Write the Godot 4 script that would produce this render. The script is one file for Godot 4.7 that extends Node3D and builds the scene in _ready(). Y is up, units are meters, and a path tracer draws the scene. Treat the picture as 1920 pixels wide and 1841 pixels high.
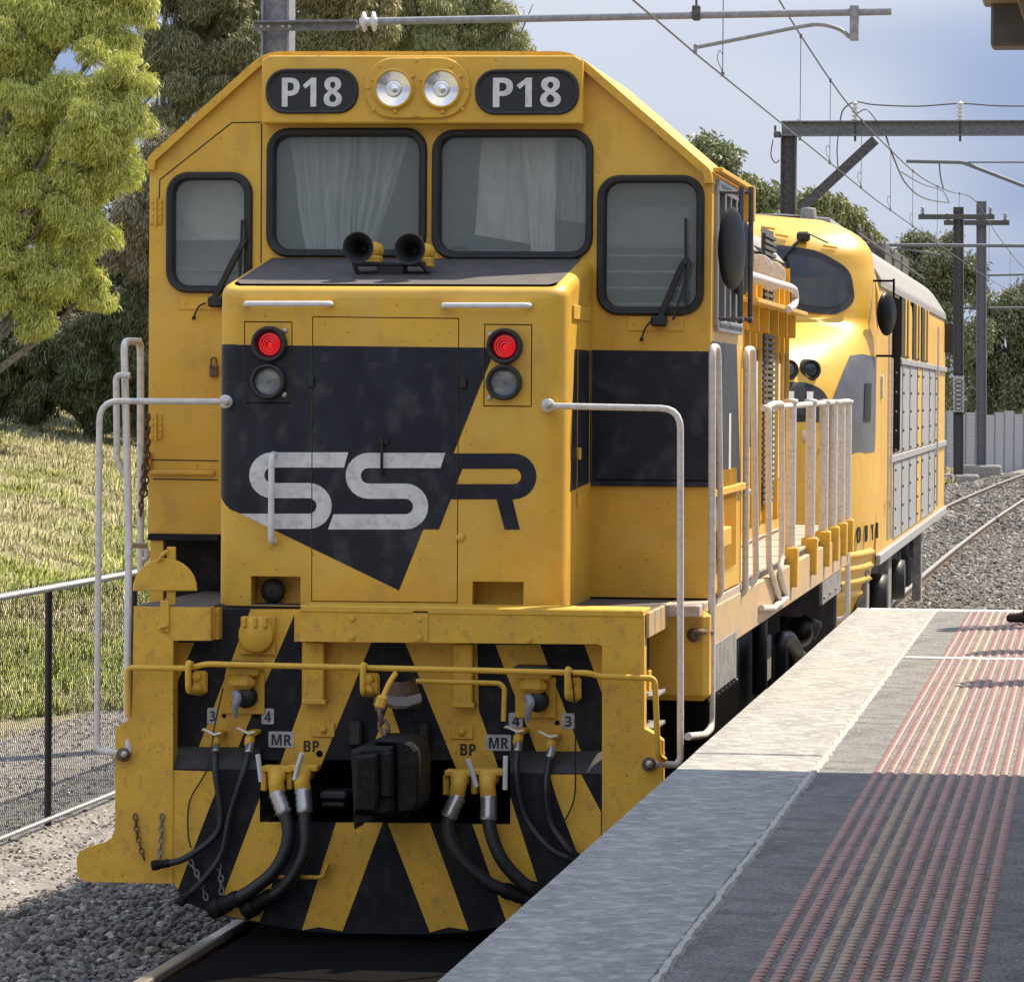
extends Node3D

# ---------------------------------------------------------------- camera model (photo pixels -> metres)
const FPX := 7400.0
const EYE := Vector3(3.42, 2.65, 19.2)   # rail tops at y = 0, track centre at x = 0, nose of the first engine at z = 0
var cb: Basis

func ray(px: float, py: float) -> Vector3:
	return cb * Vector3((px - 960.0) / FPX, -(py - 920.5) / FPX, -1.0)

func fz(px: float, py: float, z: float) -> Vector3:
	var d := ray(px, py)
	return EYE + d * ((z - EYE.z) / d.z)

func fx(px: float, py: float, x: float) -> Vector3:
	var d := ray(px, py)
	return EYE + d * ((x - EYE.x) / d.x)

func fy(px: float, py: float, y: float) -> Vector3:
	var d := ray(px, py)
	return EYE + d * ((y - EYE.y) / d.y)

func pz(a: Array, z: float) -> PackedVector2Array:
	var o := PackedVector2Array()
	for p in a:
		var q := fz(p[0], p[1], z)
		o.append(Vector2(q.x, q.y))
	return o

func pl(a: Array, z: float) -> Array:
	var o := []
	for p in a:
		o.append(fz(p[0], p[1], z + (p[2] if p.size() > 2 else 0.0)))
	return o

# ---------------------------------------------------------------- mesh builder
class MB:
	var v := PackedVector3Array()
	var n := PackedVector3Array()
	var c := PackedColorArray()
	var col := Color(1, 1, 1)
	func tn(a: Vector3, b: Vector3, d: Vector3, na: Vector3, nb: Vector3, nd: Vector3):
		v.append(a); v.append(d); v.append(b)
		n.append(na); n.append(nd); n.append(nb)
		c.append(col); c.append(col); c.append(col)
	func tri(a: Vector3, b: Vector3, d: Vector3):      # counter-clockwise seen from outside
		var m := (b - a).cross(d - a)
		if m.length_squared() < 1e-16: return
		m = m.normalized()
		tn(a, b, d, m, m, m)
	func quad(a, b, d, e):
		tri(a, b, d); tri(a, d, e)
	func qn(a, b, d, e, na, nb, nd, ne):
		tn(a, b, d, na, nb, nd); tn(a, d, e, na, nd, ne)
	func box(ce: Vector3, s: Vector3, bs := Basis(), ch := 0.0):
		var h := s * 0.5
		var k: float = min(ch, min(h.x, min(h.y, h.z)) * 0.9)
		if k <= 0.0:
			for ax in 3:
				for sg in [-1.0, 1.0]:
					var u := Vector3(); var w := Vector3(); var d := Vector3()
					d[ax] = h[ax] * sg
					u[(ax + 1) % 3] = h[(ax + 1) % 3]
					w[(ax + 2) % 3] = h[(ax + 2) % 3] * sg
					quad(ce + bs * (d - u - w), ce + bs * (d + u - w), ce + bs * (d + u + w), ce + bs * (d - u + w))
			return
		for ax in 3:
			for sg in [-1.0, 1.0]:
				var u := Vector3(); var w := Vector3(); var d := Vector3()
				d[ax] = h[ax] * sg
				u[(ax + 1) % 3] = h[(ax + 1) % 3] - k
				w[(ax + 2) % 3] = (h[(ax + 2) % 3] - k) * sg
				quad(ce + bs * (d - u - w), ce + bs * (d + u - w), ce + bs * (d + u + w), ce + bs * (d - u + w))
		for ax in 3:
			var b1 := (ax + 1) % 3; var b2 := (ax + 2) % 3
			for s1 in [-1.0, 1.0]:
				for s2 in [-1.0, 1.0]:
					var p := Vector3(); var q := Vector3(); var l := Vector3()
					l[ax] = h[ax] - k
					p[b1] = h[b1] * s1; p[b2] = (h[b2] - k) * s2
					q[b1] = (h[b1] - k) * s1; q[b2] = h[b2] * s2
					_eq(ce, bs, p, q, l)
		for sx in [-1.0, 1.0]:
			for sy in [-1.0, 1.0]:
				for sz in [-1.0, 1.0]:
					var a := Vector3(h.x * sx, (h.y - k) * sy, (h.z - k) * sz)
					var b := Vector3((h.x - k) * sx, h.y * sy, (h.z - k) * sz)
					var d := Vector3((h.x - k) * sx, (h.y - k) * sy, h.z * sz)
					if sx * sy * sz > 0: tri(ce + bs * a, ce + bs * b, ce + bs * d)
					else: tri(ce + bs * a, ce + bs * d, ce + bs * b)
	func _eq(ce, bs, p, q, l):
		var a = p - l; var b = p + l; var d = q + l; var e = q - l
		var m: Vector3 = (b - a).cross(d - a)
		if m.dot(p + q) > 0: quad(ce + bs * a, ce + bs * b, ce + bs * d, ce + bs * e)
		else: quad(ce + bs * a, ce + bs * e, ce + bs * d, ce + bs * b)
	func bb(x0: float, x1: float, y0: float, y1: float, z0: float, z1: float, ch := 0.0):
		box(Vector3((x0 + x1) / 2, (y0 + y1) / 2, (z0 + z1) / 2), Vector3(absf(x1 - x0), absf(y1 - y0), absf(z1 - z0)), Basis(), ch)
	func bar(a: Vector3, b: Vector3, w: float, t: float, ch := 0.0, up := Vector3.UP):   # a flat bar from a to b
		var y := (b - a).normalized()
		var x := y.cross(up)
		if x.length() < 0.01: x = y.cross(Vector3.RIGHT)
		x = x.normalized()
		box((a + b) / 2, Vector3(w, (b - a).length(), t), Basis(x, y, x.cross(y)), ch)
	func tube(pts: Array, r, sides := 8, caps := true):
		var m := pts.size()
		if m < 2: return
		var t0: Vector3 = (pts[1] - pts[0]).normalized()
		var u := t0.cross(Vector3.UP if absf(t0.y) < 0.9 else Vector3.RIGHT).normalized()
		var pr := []; var pd := []
		for i in m:
			var t: Vector3
			if i == 0: t = t0
			elif i == m - 1: t = (pts[i] - pts[i - 1]).normalized()
			else: t = ((pts[i] - pts[i - 1]).normalized() + (pts[i + 1] - pts[i]).normalized()).normalized()
			u = (u - t * u.dot(t)).normalized()
			var w := t.cross(u)
			var ring := []; var dirs := []
			var rr: float = r[i] if r is Array else r
			for k in sides:
				var a := TAU * k / sides
				var d := u * cos(a) + w * sin(a)
				ring.append(pts[i] + d * rr); dirs.append(d)
			if i > 0:
				for k in sides:
					var j := (k + 1) % sides
					qn(pr[k], pr[j], ring[j], ring[k], pd[k], pd[j], dirs[j], dirs[k])
			if caps and (i == 0 or i == m - 1):
				for k in range(1, sides - 1):
					if i == 0: tri(ring[0], ring[k + 1], ring[k])
					else: tri(ring[0], ring[k], ring[k + 1])
			pr = ring; pd = dirs
	func lathe(prof: Array, at: Vector3, bs := Basis(), segs := 20):   # prof: [radius, height along bs.y], smooth; a null starts a new smooth run
		var run := []
		var runs := [run]
		for p in prof:
			if p == null:
				run = [run[-1]]
				runs.append(run)
			else: run.append(p)
		for q in runs:
			for i in q.size() - 1:
				var r0: float = q[i][0]; var h0: float = q[i][1]; var r1: float = q[i + 1][0]; var h1: float = q[i + 1][1]
				var n0 := _ln(q, i); var n1 := _ln(q, i + 1)
				for k in segs:
					var a := TAU * k / segs; var b := TAU * (k + 1) / segs
					var da := Vector3(cos(a), 0, -sin(a)); var db := Vector3(cos(b), 0, -sin(b))
					var A := at + bs * (da * r0 + Vector3.UP * h0); var B := at + bs * (db * r0 + Vector3.UP * h0)
					var C := at + bs * (db * r1 + Vector3.UP * h1); var D := at + bs * (da * r1 + Vector3.UP * h1)
					var na := (bs * (da * n0.x + Vector3.UP * n0.y)).normalized(); var nb := (bs * (db * n0.x + Vector3.UP * n0.y)).normalized()
					var nc := (bs * (db * n1.x + Vector3.UP * n1.y)).normalized(); var nd := (bs * (da * n1.x + Vector3.UP * n1.y)).normalized()
					if r0 < 1e-6: tn(A, C, D, na, nc, nd)
					elif r1 < 1e-6: tn(A, B, D, na, nb, nd)
					else: qn(A, B, C, D, na, nb, nc, nd)
	func _ln(q, i) -> Vector2:
		var d := Vector2()
		if i > 0:
			d += Vector2(q[i][0] - q[i - 1][0], q[i][1] - q[i - 1][1]).normalized()
		if i < q.size() - 1:
			d += Vector2(q[i + 1][0] - q[i][0], q[i + 1][1] - q[i][1]).normalized()
		return Vector2(d.y, -d.x).normalized()
	func flat(poly: PackedVector2Array, z: float, front := true):       # a filled polygon on plane z
		var ix := Geometry2D.triangulate_polygon(poly)
		for i in range(0, ix.size(), 3):
			var a := poly[ix[i]]; var b := poly[ix[i + 1]]; var d := poly[ix[i + 2]]
			if (b - a).cross(d - a) < 0:
				var t := b; b = d; d = t
			if front: tri(Vector3(a.x, a.y, z), Vector3(b.x, b.y, z), Vector3(d.x, d.y, z))
			else: tri(Vector3(a.x, a.y, z), Vector3(d.x, d.y, z), Vector3(b.x, b.y, z))
	func rim(poly: PackedVector2Array, z0: float, z1: float, inward := false):   # side walls of a prism between z0 < z1
		var q := poly.duplicate()
		if Geometry2D.is_polygon_clockwise(q) != inward: q.reverse()
		for i in q.size():
			var a := q[i]; var b := q[(i + 1) % q.size()]
			quad(Vector3(a.x, a.y, z1), Vector3(a.x, a.y, z0), Vector3(b.x, b.y, z0), Vector3(b.x, b.y, z1))
	func prism(poly: PackedVector2Array, z0: float, z1: float, ch := 0.0):
		if ch > 0.0:
			var ins := Geometry2D.offset_polygon(poly, -ch)
			if ins.size() == 1 and ins[0].size() == poly.size():
				var p := poly.duplicate(); var q: PackedVector2Array = ins[0]
				if Geometry2D.is_polygon_clockwise(p): p.reverse()
				if Geometry2D.is_polygon_clockwise(q): q.reverse()
				var best := 0; var bd := 1e9
				for i in q.size():
					if q[i].distance_to(p[0]) < bd: bd = q[i].distance_to(p[0]); best = i
				for i in p.size():
					var j := (i + 1) % p.size()
					var qa := q[(best + i) % q.size()]; var qb := q[(best + j) % q.size()]
					quad(Vector3(p[i].x, p[i].y, z1 - ch), Vector3(p[j].x, p[j].y, z1 - ch), Vector3(qb.x, qb.y, z1), Vector3(qa.x, qa.y, z1))
				flat(q, z1); flat(p, z0, false); rim(p, z0, z1 - ch)
				return
		flat(poly, z1); flat(poly, z0, false); rim(poly, z0, z1)
	func wall(outer: PackedVector2Array, holes: Array, z0: float, z1: float):   # a prism with holes
		var ps := [outer]
		for h in holes:
			var cx := 0.0
			for p in h: cx += p.x
			cx /= h.size()
			var nx := []
			for p in ps:
				for half in [PackedVector2Array([Vector2(-99, -99), Vector2(cx, -99), Vector2(cx, 99), Vector2(-99, 99)]), PackedVector2Array([Vector2(cx, -99), Vector2(99, -99), Vector2(99, 99), Vector2(cx, 99)])]:
					for q in Geometry2D.intersect_polygons(p, half):
						for r in Geometry2D.clip_polygons(q, h): nx.append(r)
			ps = nx
		for p in ps:
			flat(p, z1); flat(p, z0, false)
		rim(outer, z0, z1)
		for h in holes: rim(h, z0, z1, true)
	func loft(rings: Array, closed := true, smooth := true):    # rings of equal size, counter-clockwise seen from the front (towards the last ring)
		var m: int = rings[0].size()
		var ns := []
		for i in rings.size():
			var row := []
			for k in m:
				var kp := (k + m - 1) % m if closed else max(k - 1, 0)
				var kn := (k + 1) % m if closed else min(k + 1, m - 1)
				var du: Vector3 = rings[i][kn] - rings[i][kp]
				var dv: Vector3 = rings[min(i + 1, rings.size() - 1)][k] - rings[max(i - 1, 0)][k]
				row.append(du.cross(dv).normalized())
			ns.append(row)
		for i in rings.size() - 1:
			for k in (m if closed else m - 1):
				var j := (k + 1) % m
				if smooth: qn(rings[i][k], rings[i][j], rings[i + 1][j], rings[i + 1][k], ns[i][k], ns[i][j], ns[i + 1][j], ns[i + 1][k])
				else: quad(rings[i][k], rings[i][j], rings[i + 1][j], rings[i + 1][k])
	func mesh() -> ArrayMesh:
		var a := []
		a.resize(Mesh.ARRAY_MAX)
		a[Mesh.ARRAY_VERTEX] = v; a[Mesh.ARRAY_NORMAL] = n
		for k in c:
			if k != Color(1, 1, 1):
				a[Mesh.ARRAY_COLOR] = c
				break
		var m := ArrayMesh.new()
		if v.size() > 0: m.add_surface_from_arrays(Mesh.PRIMITIVE_TRIANGLES, a)
		return m

func fillet(p: Array, r: float, k := 5) -> Array:     # a polyline with its corners rounded
	var o := [p[0]]
	for i in range(1, p.size() - 1):
		var a: Vector3 = (p[i - 1] - p[i]); var b: Vector3 = (p[i + 1] - p[i])
		var d: float = min(r, min(a.length(), b.length()) * 0.48)
		var s: Vector3 = p[i] + a.normalized() * d; var e: Vector3 = p[i] + b.normalized() * d
		for j in k + 1:
			var t := float(j) / k
			o.append(s.lerp(p[i], t).lerp(p[i].lerp(e, t), t))
	o.append(p[-1])
	return o

func curve(p: Array, k := 6) -> Array:      # Catmull-Rom
	var o := []
	for i in p.size() - 1:
		var a: Vector3 = p[max(i - 1, 0)]; var b: Vector3 = p[i]; var c: Vector3 = p[i + 1]; var d: Vector3 = p[min(i + 2, p.size() - 1)]
		for j in k:
			o.append(b.cubic_interpolate(c, a, d, float(j) / k))
	o.append(p[-1])
	return o

func rrect(a: Vector2, b: Vector2, r: float, k := 6) -> PackedVector2Array:   # rounded rectangle, counter-clockwise
	var lo := Vector2(min(a.x, b.x), min(a.y, b.y)); var hi := Vector2(max(a.x, b.x), max(a.y, b.y))
	var o := PackedVector2Array()
	for q in 4:
		var ce := Vector2(hi.x - r if q == 0 or q == 3 else lo.x + r, hi.y - r if q < 2 else lo.y + r)
		for j in k + 1:
			var t := PI / 2 * (q + float(j) / k)
			o.append(ce + Vector2(cos(t), sin(t)) * r)
	return o

func prr(x0: float, y0: float, x1: float, y1: float, r: float, z: float) -> PackedVector2Array:   # the same from pixels
	var a := fz(x0, y0, z); var b := fz(x1, y1, z)
	return rrect(Vector2(a.x, a.y), Vector2(b.x, b.y), r)

func circ(ce: Vector2, r: float, k := 20) -> PackedVector2Array:
	var o := PackedVector2Array()
	for i in k: o.append(ce + Vector2(cos(TAU * i / k), sin(TAU * i / k)) * r)
	return o

# ---------------------------------------------------------------- scene tree
var taken := {}
func numbered(called: String) -> String:
	if not taken.has(called):
		taken[called] = 0
		return called
	taken[called] += 1
	return "%s_%03d" % [called, taken[called]]

func meta(o: Node, label := "", category := "", group := "", kind := ""):
	if label: o.set_meta("label", label)
	if category: o.set_meta("category", category)
	if group: o.set_meta("group", group)
	if kind: o.set_meta("kind", kind)
	return o

func thing(called: String, at: Vector3, label: String, category: String, group := "") -> Node3D:
	var o := Node3D.new()
	o.name = numbered(called)
	add_child(o)
	o.position = at
	return meta(o, label, category, group)

func ground(called: String) -> Node3D:
	var o := Node3D.new()
	o.name = numbered(called)
	add_child(o)
	return meta(o, "", "", "", "structure")

func put(called: String, m, mat: Material, parent: Node = null) -> MeshInstance3D:    # meshes are in world metres
	var o := MeshInstance3D.new()
	o.mesh = m.mesh() if m is MB else m
	o.material_override = mat
	if parent == null:
		o.name = numbered(called)
		add_child(o)
	else:
		o.name = called
		parent.add_child(o, true)
		if parent.get_parent() == self: o.position = -parent.position
	return o

func many(called: String, mesh: Mesh, mat: Material, xf: Array, parent: Node = null, cols := []) -> MultiMeshInstance3D:
	var mm := MultiMesh.new()
	mm.transform_format = MultiMesh.TRANSFORM_3D
	mm.use_colors = cols.size() > 0
	mm.mesh = mesh
	mm.instance_count = xf.size()
	for i in xf.size():
		mm.set_instance_transform(i, xf[i])
		if cols.size() > 0: mm.set_instance_color(i, cols[i])
	var o := MultiMeshInstance3D.new()
	o.multimesh = mm
	o.material_override = mat
	if parent == null:
		o.name = numbered(called)
		add_child(o)
	else:
		o.name = called
		parent.add_child(o, true)
		if parent.get_parent() == self: o.position = -parent.position
	return o

# ---------------------------------------------------------------- materials
var M := {}
func L(r: float, g: float, b: float) -> Color:      # linear base colour -> the sRGB value a material takes
	return Color(r, g, b).linear_to_srgb()

func flatm(c: Color, rough := 0.6, metal := 0.0, spec := 0.5) -> StandardMaterial3D:
	var m := StandardMaterial3D.new()
	m.albedo_color = c
	m.roughness = rough
	m.metallic = metal
	m.metallic_specular = spec
	return m

func noise(seed_: int, freq: float, oct := 4, kind := FastNoiseLite.TYPE_SIMPLEX_SMOOTH) -> FastNoiseLite:
	var f := FastNoiseLite.new()
	f.seed = seed_
	f.noise_type = kind
	f.frequency = freq
	f.fractal_octaves = oct
	return f

# A weathered surface: a broad mottle, a fine grain, up to two kinds of stain with outlines of their own. Colours linear.
func tex(size: int, base: Color, mott: Color, stains: Array, seed_: int, grain := 0.05, f1 := 0.006, f2 := 0.25) -> ImageTexture:
	var fm := 1.0
	if size >= 512 and seed_ != 41 and seed_ != 43:      # half the pixels, the same pattern
		size /= 2
		fm = 2.0
		f1 *= fm
	var a := noise(seed_, f1, 5).get_seamless_image(size, size).get_data()
	var b := noise(seed_ + 1, f2, 2).get_seamless_image(size, size).get_data()
	var c0 := base.linear_to_srgb(); var c1 := mott.linear_to_srgb()
	var mr := PackedFloat32Array(); var mg := PackedFloat32Array(); var mb := PackedFloat32Array(); var gr := PackedFloat32Array()
	for k in 256:
		var c := c0.lerp(c1, smoothstep(0.35, 0.75, k / 255.0))
		mr.append(c.r * 255); mg.append(c.g * 255); mb.append(c.b * 255)
		gr.append(1.0 + (k / 255.0 - 0.5) * grain)
	var n := size * size
	var R := PackedFloat32Array(); var G := PackedFloat32Array(); var B := PackedFloat32Array()
	R.resize(n); G.resize(n); B.resize(n)
	for i in n:
		var k := a[i]
		R[i] = mr[k]; G[i] = mg[k]; B[i] = mb[k]
	for s in stains:
		var st := noise(s.seed, s.f * fm, s.get("oct", 3)).get_seamless_image(size, size).get_data()
		var c: Color = s.c.linear_to_srgb()
		var w := PackedFloat32Array()
		for k in 256: w.append(smoothstep(s.lo, s.hi, k / 255.0) * s.a)
		var sy: float = s.get("sy", 1.0)
		var cr := c.r * 255; var cg := c.g * 255; var cbl := c.b * 255
		for y in size:
			var row := (int(y * sy) % size) * size
			var o := y * size
			for x in size:
				var q := w[st[row + x]]
				if q > 0.0:
					var i := o + x
					R[i] += (cr - R[i]) * q; G[i] += (cg - G[i]) * q; B[i] += (cbl - B[i]) * q
	var out := PackedByteArray()
	out.resize(n * 3)
	for i in n:
		var g := gr[b[i]]
		out[i * 3] = int(minf(R[i] * g, 255.0)); out[i * 3 + 1] = int(minf(G[i] * g, 255.0)); out[i * 3 + 2] = int(minf(B[i] * g, 255.0))
	return ImageTexture.create_from_image(Image.create_from_data(size, size, false, Image.FORMAT_RGB8, out))

func bump(size: int, seed_: int, freq: float, oct: int, strength: float) -> ImageTexture:
	var a := noise(seed_, freq, oct).get_seamless_image(size, size)
	a.bump_map_to_normal_map(strength)
	return ImageTexture.create_from_image(a)

func surf(t: Texture2D, metres: float, rough := 0.6, nm: Texture2D = null, ns := 1.0, spec := 0.5) -> StandardMaterial3D:
	var m := StandardMaterial3D.new()
	m.albedo_texture = t
	m.uv1_triplanar = true
	m.uv1_world_triplanar = true
	m.uv1_scale = Vector3.ONE / metres
	m.roughness = rough
	m.metallic_specular = spec
	if nm:
		m.normal_enabled = true
		m.normal_texture = nm
		m.normal_scale = ns
	return m

func make_materials():
	# paints
	var rust := Color(0.10, 0.045, 0.018)
	var ty := tex(1024, Color(0.66, 0.378, 0.032), Color(0.615, 0.345, 0.036), [
		{"seed": 31, "f": 0.012, "oct": 5, "lo": 0.56, "hi": 0.86, "c": Color(0.40, 0.235, 0.06), "a": 0.28, "sy": 0.5},
		{"seed": 47, "f": 0.05, "oct": 3, "lo": 0.87, "hi": 0.91, "c": rust, "a": 0.8},
		{"seed": 48, "f": 0.004, "oct": 5, "lo": 0.52, "hi": 0.8, "c": Color(0.65, 0.40, 0.08), "a": 0.5}], 5, 0.03, 0.004)
	M.yellow = surf(ty, 1.9, 0.42, bump(512, 4, 0.02, 3, 1.5), 0.25)
	var tyd := tex(1024, Color(0.66, 0.378, 0.032), Color(0.615, 0.345, 0.036), [
		{"seed": 131, "f": 0.02, "oct": 6, "lo": 0.58, "hi": 0.9, "c": Color(0.30, 0.18, 0.055), "a": 0.38, "sy": 0.7},
		{"seed": 132, "f": 0.09, "oct": 3, "lo": 0.74, "hi": 0.84, "c": Color(0.25, 0.13, 0.045), "a": 0.5},
		{"seed": 147, "f": 0.06, "oct": 3, "lo": 0.84, "hi": 0.88, "c": rust, "a": 0.9}], 15, 0.05, 0.005)
	M.yellow_worn = surf(tyd, 1.5, 0.6, bump(512, 14, 0.03, 4, 2.0), 0.4)
	M.sill = surf(tex(256, Color(0.50, 0.33, 0.15), Color(0.44, 0.31, 0.18), [{"seed": 150, "f": 0.02, "oct": 4, "lo": 0.55, "hi": 0.75, "c": Color(0.3, 0.27, 0.24), "a": 0.5}], 116, 0.06, 0.02), 1.0, 0.6)
	var tn := tex(512, Color(0.0105, 0.0130, 0.0215), Color(0.016, 0.019, 0.028), [
		{"seed": 61, "f": 0.014, "oct": 6, "lo": 0.5, "hi": 0.85, "c": Color(0.06, 0.063, 0.068), "a": 0.6, "sy": 0.7}], 7, 0.05, 0.006)
	M.navy = surf(tn, 1.4, 0.42, bump(512, 24, 0.02, 3, 1.5), 0.25, 0.35)
	var tnw := tex(512, Color(0.0115, 0.0125, 0.0165), Color(0.02, 0.02, 0.023), [
		{"seed": 71, "f": 0.02, "oct": 5, "lo": 0.55, "hi": 0.85, "c": Color(0.055, 0.045, 0.035), "a": 0.5, "sy": 0.6}], 9, 0.08, 0.008)
	M.navy_worn = surf(tnw, 1.2, 0.65, null, 1.0, 0.3)
	var tg := tex(512, Color(0.33, 0.33, 0.34), Color(0.27, 0.27, 0.275), [
		{"seed": 81, "f": 0.02, "oct": 5, "lo": 0.5, "hi": 0.8, "c": Color(0.3, 0.27, 0.22), "a": 0.35}], 11, 0.04, 0.008)
	M.grey_paint = surf(tg, 1.2, 0.5)
	M.grey_dark = surf(tex(256, Color(0.085, 0.088, 0.10), Color(0.065, 0.067, 0.076), [], 111, 0.05, 0.02), 1.0, 0.4)
	M.white_letter = surf(tex(256, Color(0.62, 0.62, 0.60), Color(0.55, 0.55, 0.53), [{"seed": 91, "f": 0.03, "oct": 4, "lo": 0.55, "hi": 0.8, "c": Color(0.33, 0.33, 0.32), "a": 0.4}], 12, 0.05, 0.02), 0.6, 0.5)
	M.white_rail = surf(tex(512, Color(0.62, 0.575, 0.52), Color(0.54, 0.495, 0.44), [
		{"seed": 93, "f": 0.02, "oct": 4, "lo": 0.55, "hi": 0.8, "c": Color(0.42, 0.365, 0.30), "a": 0.5},
		{"seed": 94, "f": 0.06, "oct": 3, "lo": 0.82, "hi": 0.87, "c": rust, "a": 0.6}], 13, 0.06, 0.02), 0.5, 0.45)
	M.white_clean = surf(tex(256, Color(0.66, 0.65, 0.63), Color(0.58, 0.57, 0.55), [], 14, 0.04, 0.02), 0.5, 0.42)
	M.plate = surf(tex(256, Color(0.42, 0.42, 0.42), Color(0.34, 0.34, 0.34), [], 16, 0.05, 0.02), 0.3, 0.5)
	M.roof_dark = surf(tex(512, Color(0.062, 0.056, 0.054), Color(0.085, 0.072, 0.064), [{"seed": 95, "f": 0.02, "oct": 4, "lo": 0.5, "hi": 0.8, "c": Color(0.12, 0.10, 0.085), "a": 0.5}], 17, 0.12, 0.01), 1.0, 0.75)
	M.roof_grey = surf(tex(512, Color(0.30, 0.29, 0.28), Color(0.22, 0.21, 0.2), [{"seed": 96, "f": 0.02, "oct": 4, "lo": 0.5, "hi": 0.8, "c": Color(0.16, 0.14, 0.12), "a": 0.5}], 18, 0.08, 0.01), 1.0, 0.6)
	M.rubber = surf(tex(256, Color(0.012, 0.012, 0.013), Color(0.02, 0.02, 0.021), [], 19, 0.1, 0.02), 0.4, 0.55)
	M.hose = flatm(L(0.011, 0.011, 0.013), 0.48)
	M.black = flatm(L(0.008, 0.008, 0.009), 0.5)
	M.jet = flatm(L(0.004, 0.004, 0.005), 0.35, 0.0, 0.2)
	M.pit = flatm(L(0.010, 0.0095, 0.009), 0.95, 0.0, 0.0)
	M.steel = flatm(L(0.36, 0.35, 0.34), 0.35, 0.85)
	M.bolt = flatm(L(0.42, 0.40, 0.36), 0.4, 0.7)
	M.iron = surf(tex(512, Color(0.0075, 0.007, 0.0075), Color(0.012, 0.0105, 0.0105), [{"seed": 97, "f": 0.03, "oct": 5, "lo": 0.6, "hi": 0.85, "c": Color(0.045, 0.036, 0.03), "a": 0.45}], 20, 0.15, 0.015), 0.6, 0.55, bump(256, 33, 0.06, 3, 2.0), 0.15, 0.3)
	M.rusty = surf(tex(512, Color(0.13, 0.07, 0.04), Color(0.08, 0.045, 0.03), [{"seed": 98, "f": 0.03, "oct": 5, "lo": 0.5, "hi": 0.8, "c": Color(0.25, 0.19, 0.13), "a": 0.6}], 21, 0.2, 0.015), 0.5, 0.75)
	M.under = surf(tex(256, Color(0.03, 0.028, 0.026), Color(0.05, 0.045, 0.04), [], 22, 0.2, 0.02), 0.8, 0.8)
	M.dust_grey = surf(tex(256, Color(0.22, 0.21, 0.2), Color(0.15, 0.14, 0.13), [], 23, 0.1, 0.02), 0.8, 0.8)
	# glass and lamps
	var g := flatm(Color(0.66, 0.71, 0.69, 0.27), 0.02)
	g.transparency = BaseMaterial3D.TRANSPARENCY_ALPHA
	M.glass = g
	var gb := flatm(L(0.012, 0.02, 0.03), 0.03)
	M.glass_dark = gb
	M.lens_clear = flatm(L(0.10, 0.10, 0.10), 0.2, 0.5)
	M.reflector = flatm(L(0.85, 0.84, 0.82), 0.16, 1.0)
	var lg := flatm(Color(0.85, 0.88, 0.9, 0.1), 0.03)
	lg.transparency = BaseMaterial3D.TRANSPARENCY_ALPHA
	M.lens_glass = lg
	var rl := flatm(L(0.42, 0.012, 0.015), 0.15)
	rl.emission_enabled = true
	rl.emission = Color(1.0, 0.06, 0.09)
	rl.emission_energy_multiplier = 0.32
	M.red_glow = rl
	M.red_lens = flatm(L(0.16, 0.006, 0.01), 0.12)
	M.curtain = surf(tex(256, Color(0.31, 0.325, 0.305), Color(0.275, 0.29, 0.27), [], 25, 0.05, 0.01), 0.8, 0.9)
	M.curtain_pale = surf(tex(256, Color(0.42, 0.42, 0.39), Color(0.36, 0.36, 0.335), [], 26, 0.05, 0.01), 0.8, 0.9)
	M.inside = surf(tex(256, Color(0.34, 0.35, 0.31), Color(0.29, 0.30, 0.27), [], 27, 0.05, 0.01), 0.8, 0.8)
	# platform
	var cs := [{"seed": 201, "f": 0.016, "oct": 6, "lo": 0.56, "hi": 0.68, "c": Color(0.50, 0.49, 0.455), "a": 0.42},
		{"seed": 202, "f": 0.03, "oct": 4, "lo": 0.60, "hi": 0.70, "c": Color(0.45, 0.44, 0.405), "a": 0.4},
		{"seed": 203, "f": 0.016, "oct": 5, "lo": 0.62, "hi": 0.74, "c": Color(0.21, 0.205, 0.19), "a": 0.55}]
	M.concrete_edge = surf(tex(1024, Color(0.285, 0.278, 0.258), Color(0.235, 0.229, 0.212), cs, 41, 0.14, 0.006), 2.6, 0.85, bump(512, 42, 0.06, 5, 4.0), 0.6)
	M.asphalt = surf(tex(1024, Color(0.165, 0.162, 0.154), Color(0.125, 0.122, 0.117), [{"seed": 205, "f": 0.008, "oct": 5, "lo": 0.56, "hi": 0.78, "c": Color(0.075, 0.073, 0.07), "a": 0.55}, {"seed": 206, "f": 0.02, "oct": 4, "lo": 0.62, "hi": 0.74, "c": Color(0.24, 0.235, 0.22), "a": 0.45}, {"seed": 207, "f": 0.1, "oct": 2, "lo": 0.84, "hi": 0.88, "c": Color(0.36, 0.35, 0.33), "a": 0.6}], 43, 0.22, 0.006), 2.4, 0.8, bump(512, 44, 0.2, 3, 4.0), 0.7)
	M.tile_red = surf(tex(256, Color(0.25, 0.105, 0.085), Color(0.20, 0.09, 0.078), [{"seed": 209, "f": 0.02, "oct": 4, "lo": 0.5, "hi": 0.8, "c": Color(0.26, 0.17, 0.145), "a": 0.5}], 45, 0.1, 0.01), 0.8, 0.45)
	M.tile_yellow = surf(tex(256, Color(0.27, 0.165, 0.10), Color(0.225, 0.14, 0.09), [{"seed": 211, "f": 0.02, "oct": 4, "lo": 0.5, "hi": 0.8, "c": Color(0.34, 0.27, 0.19), "a": 0.6}], 46, 0.1, 0.01), 0.8, 0.45)
	M.paint_white = surf(tex(256, Color(0.75, 0.74, 0.70), Color(0.66, 0.65, 0.61), [{"seed": 212, "f": 0.04, "oct": 4, "lo": 0.55, "hi": 0.7, "c": Color(0.35, 0.34, 0.31), "a": 0.7}], 47, 0.05, 0.02), 0.7, 0.7)
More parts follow.
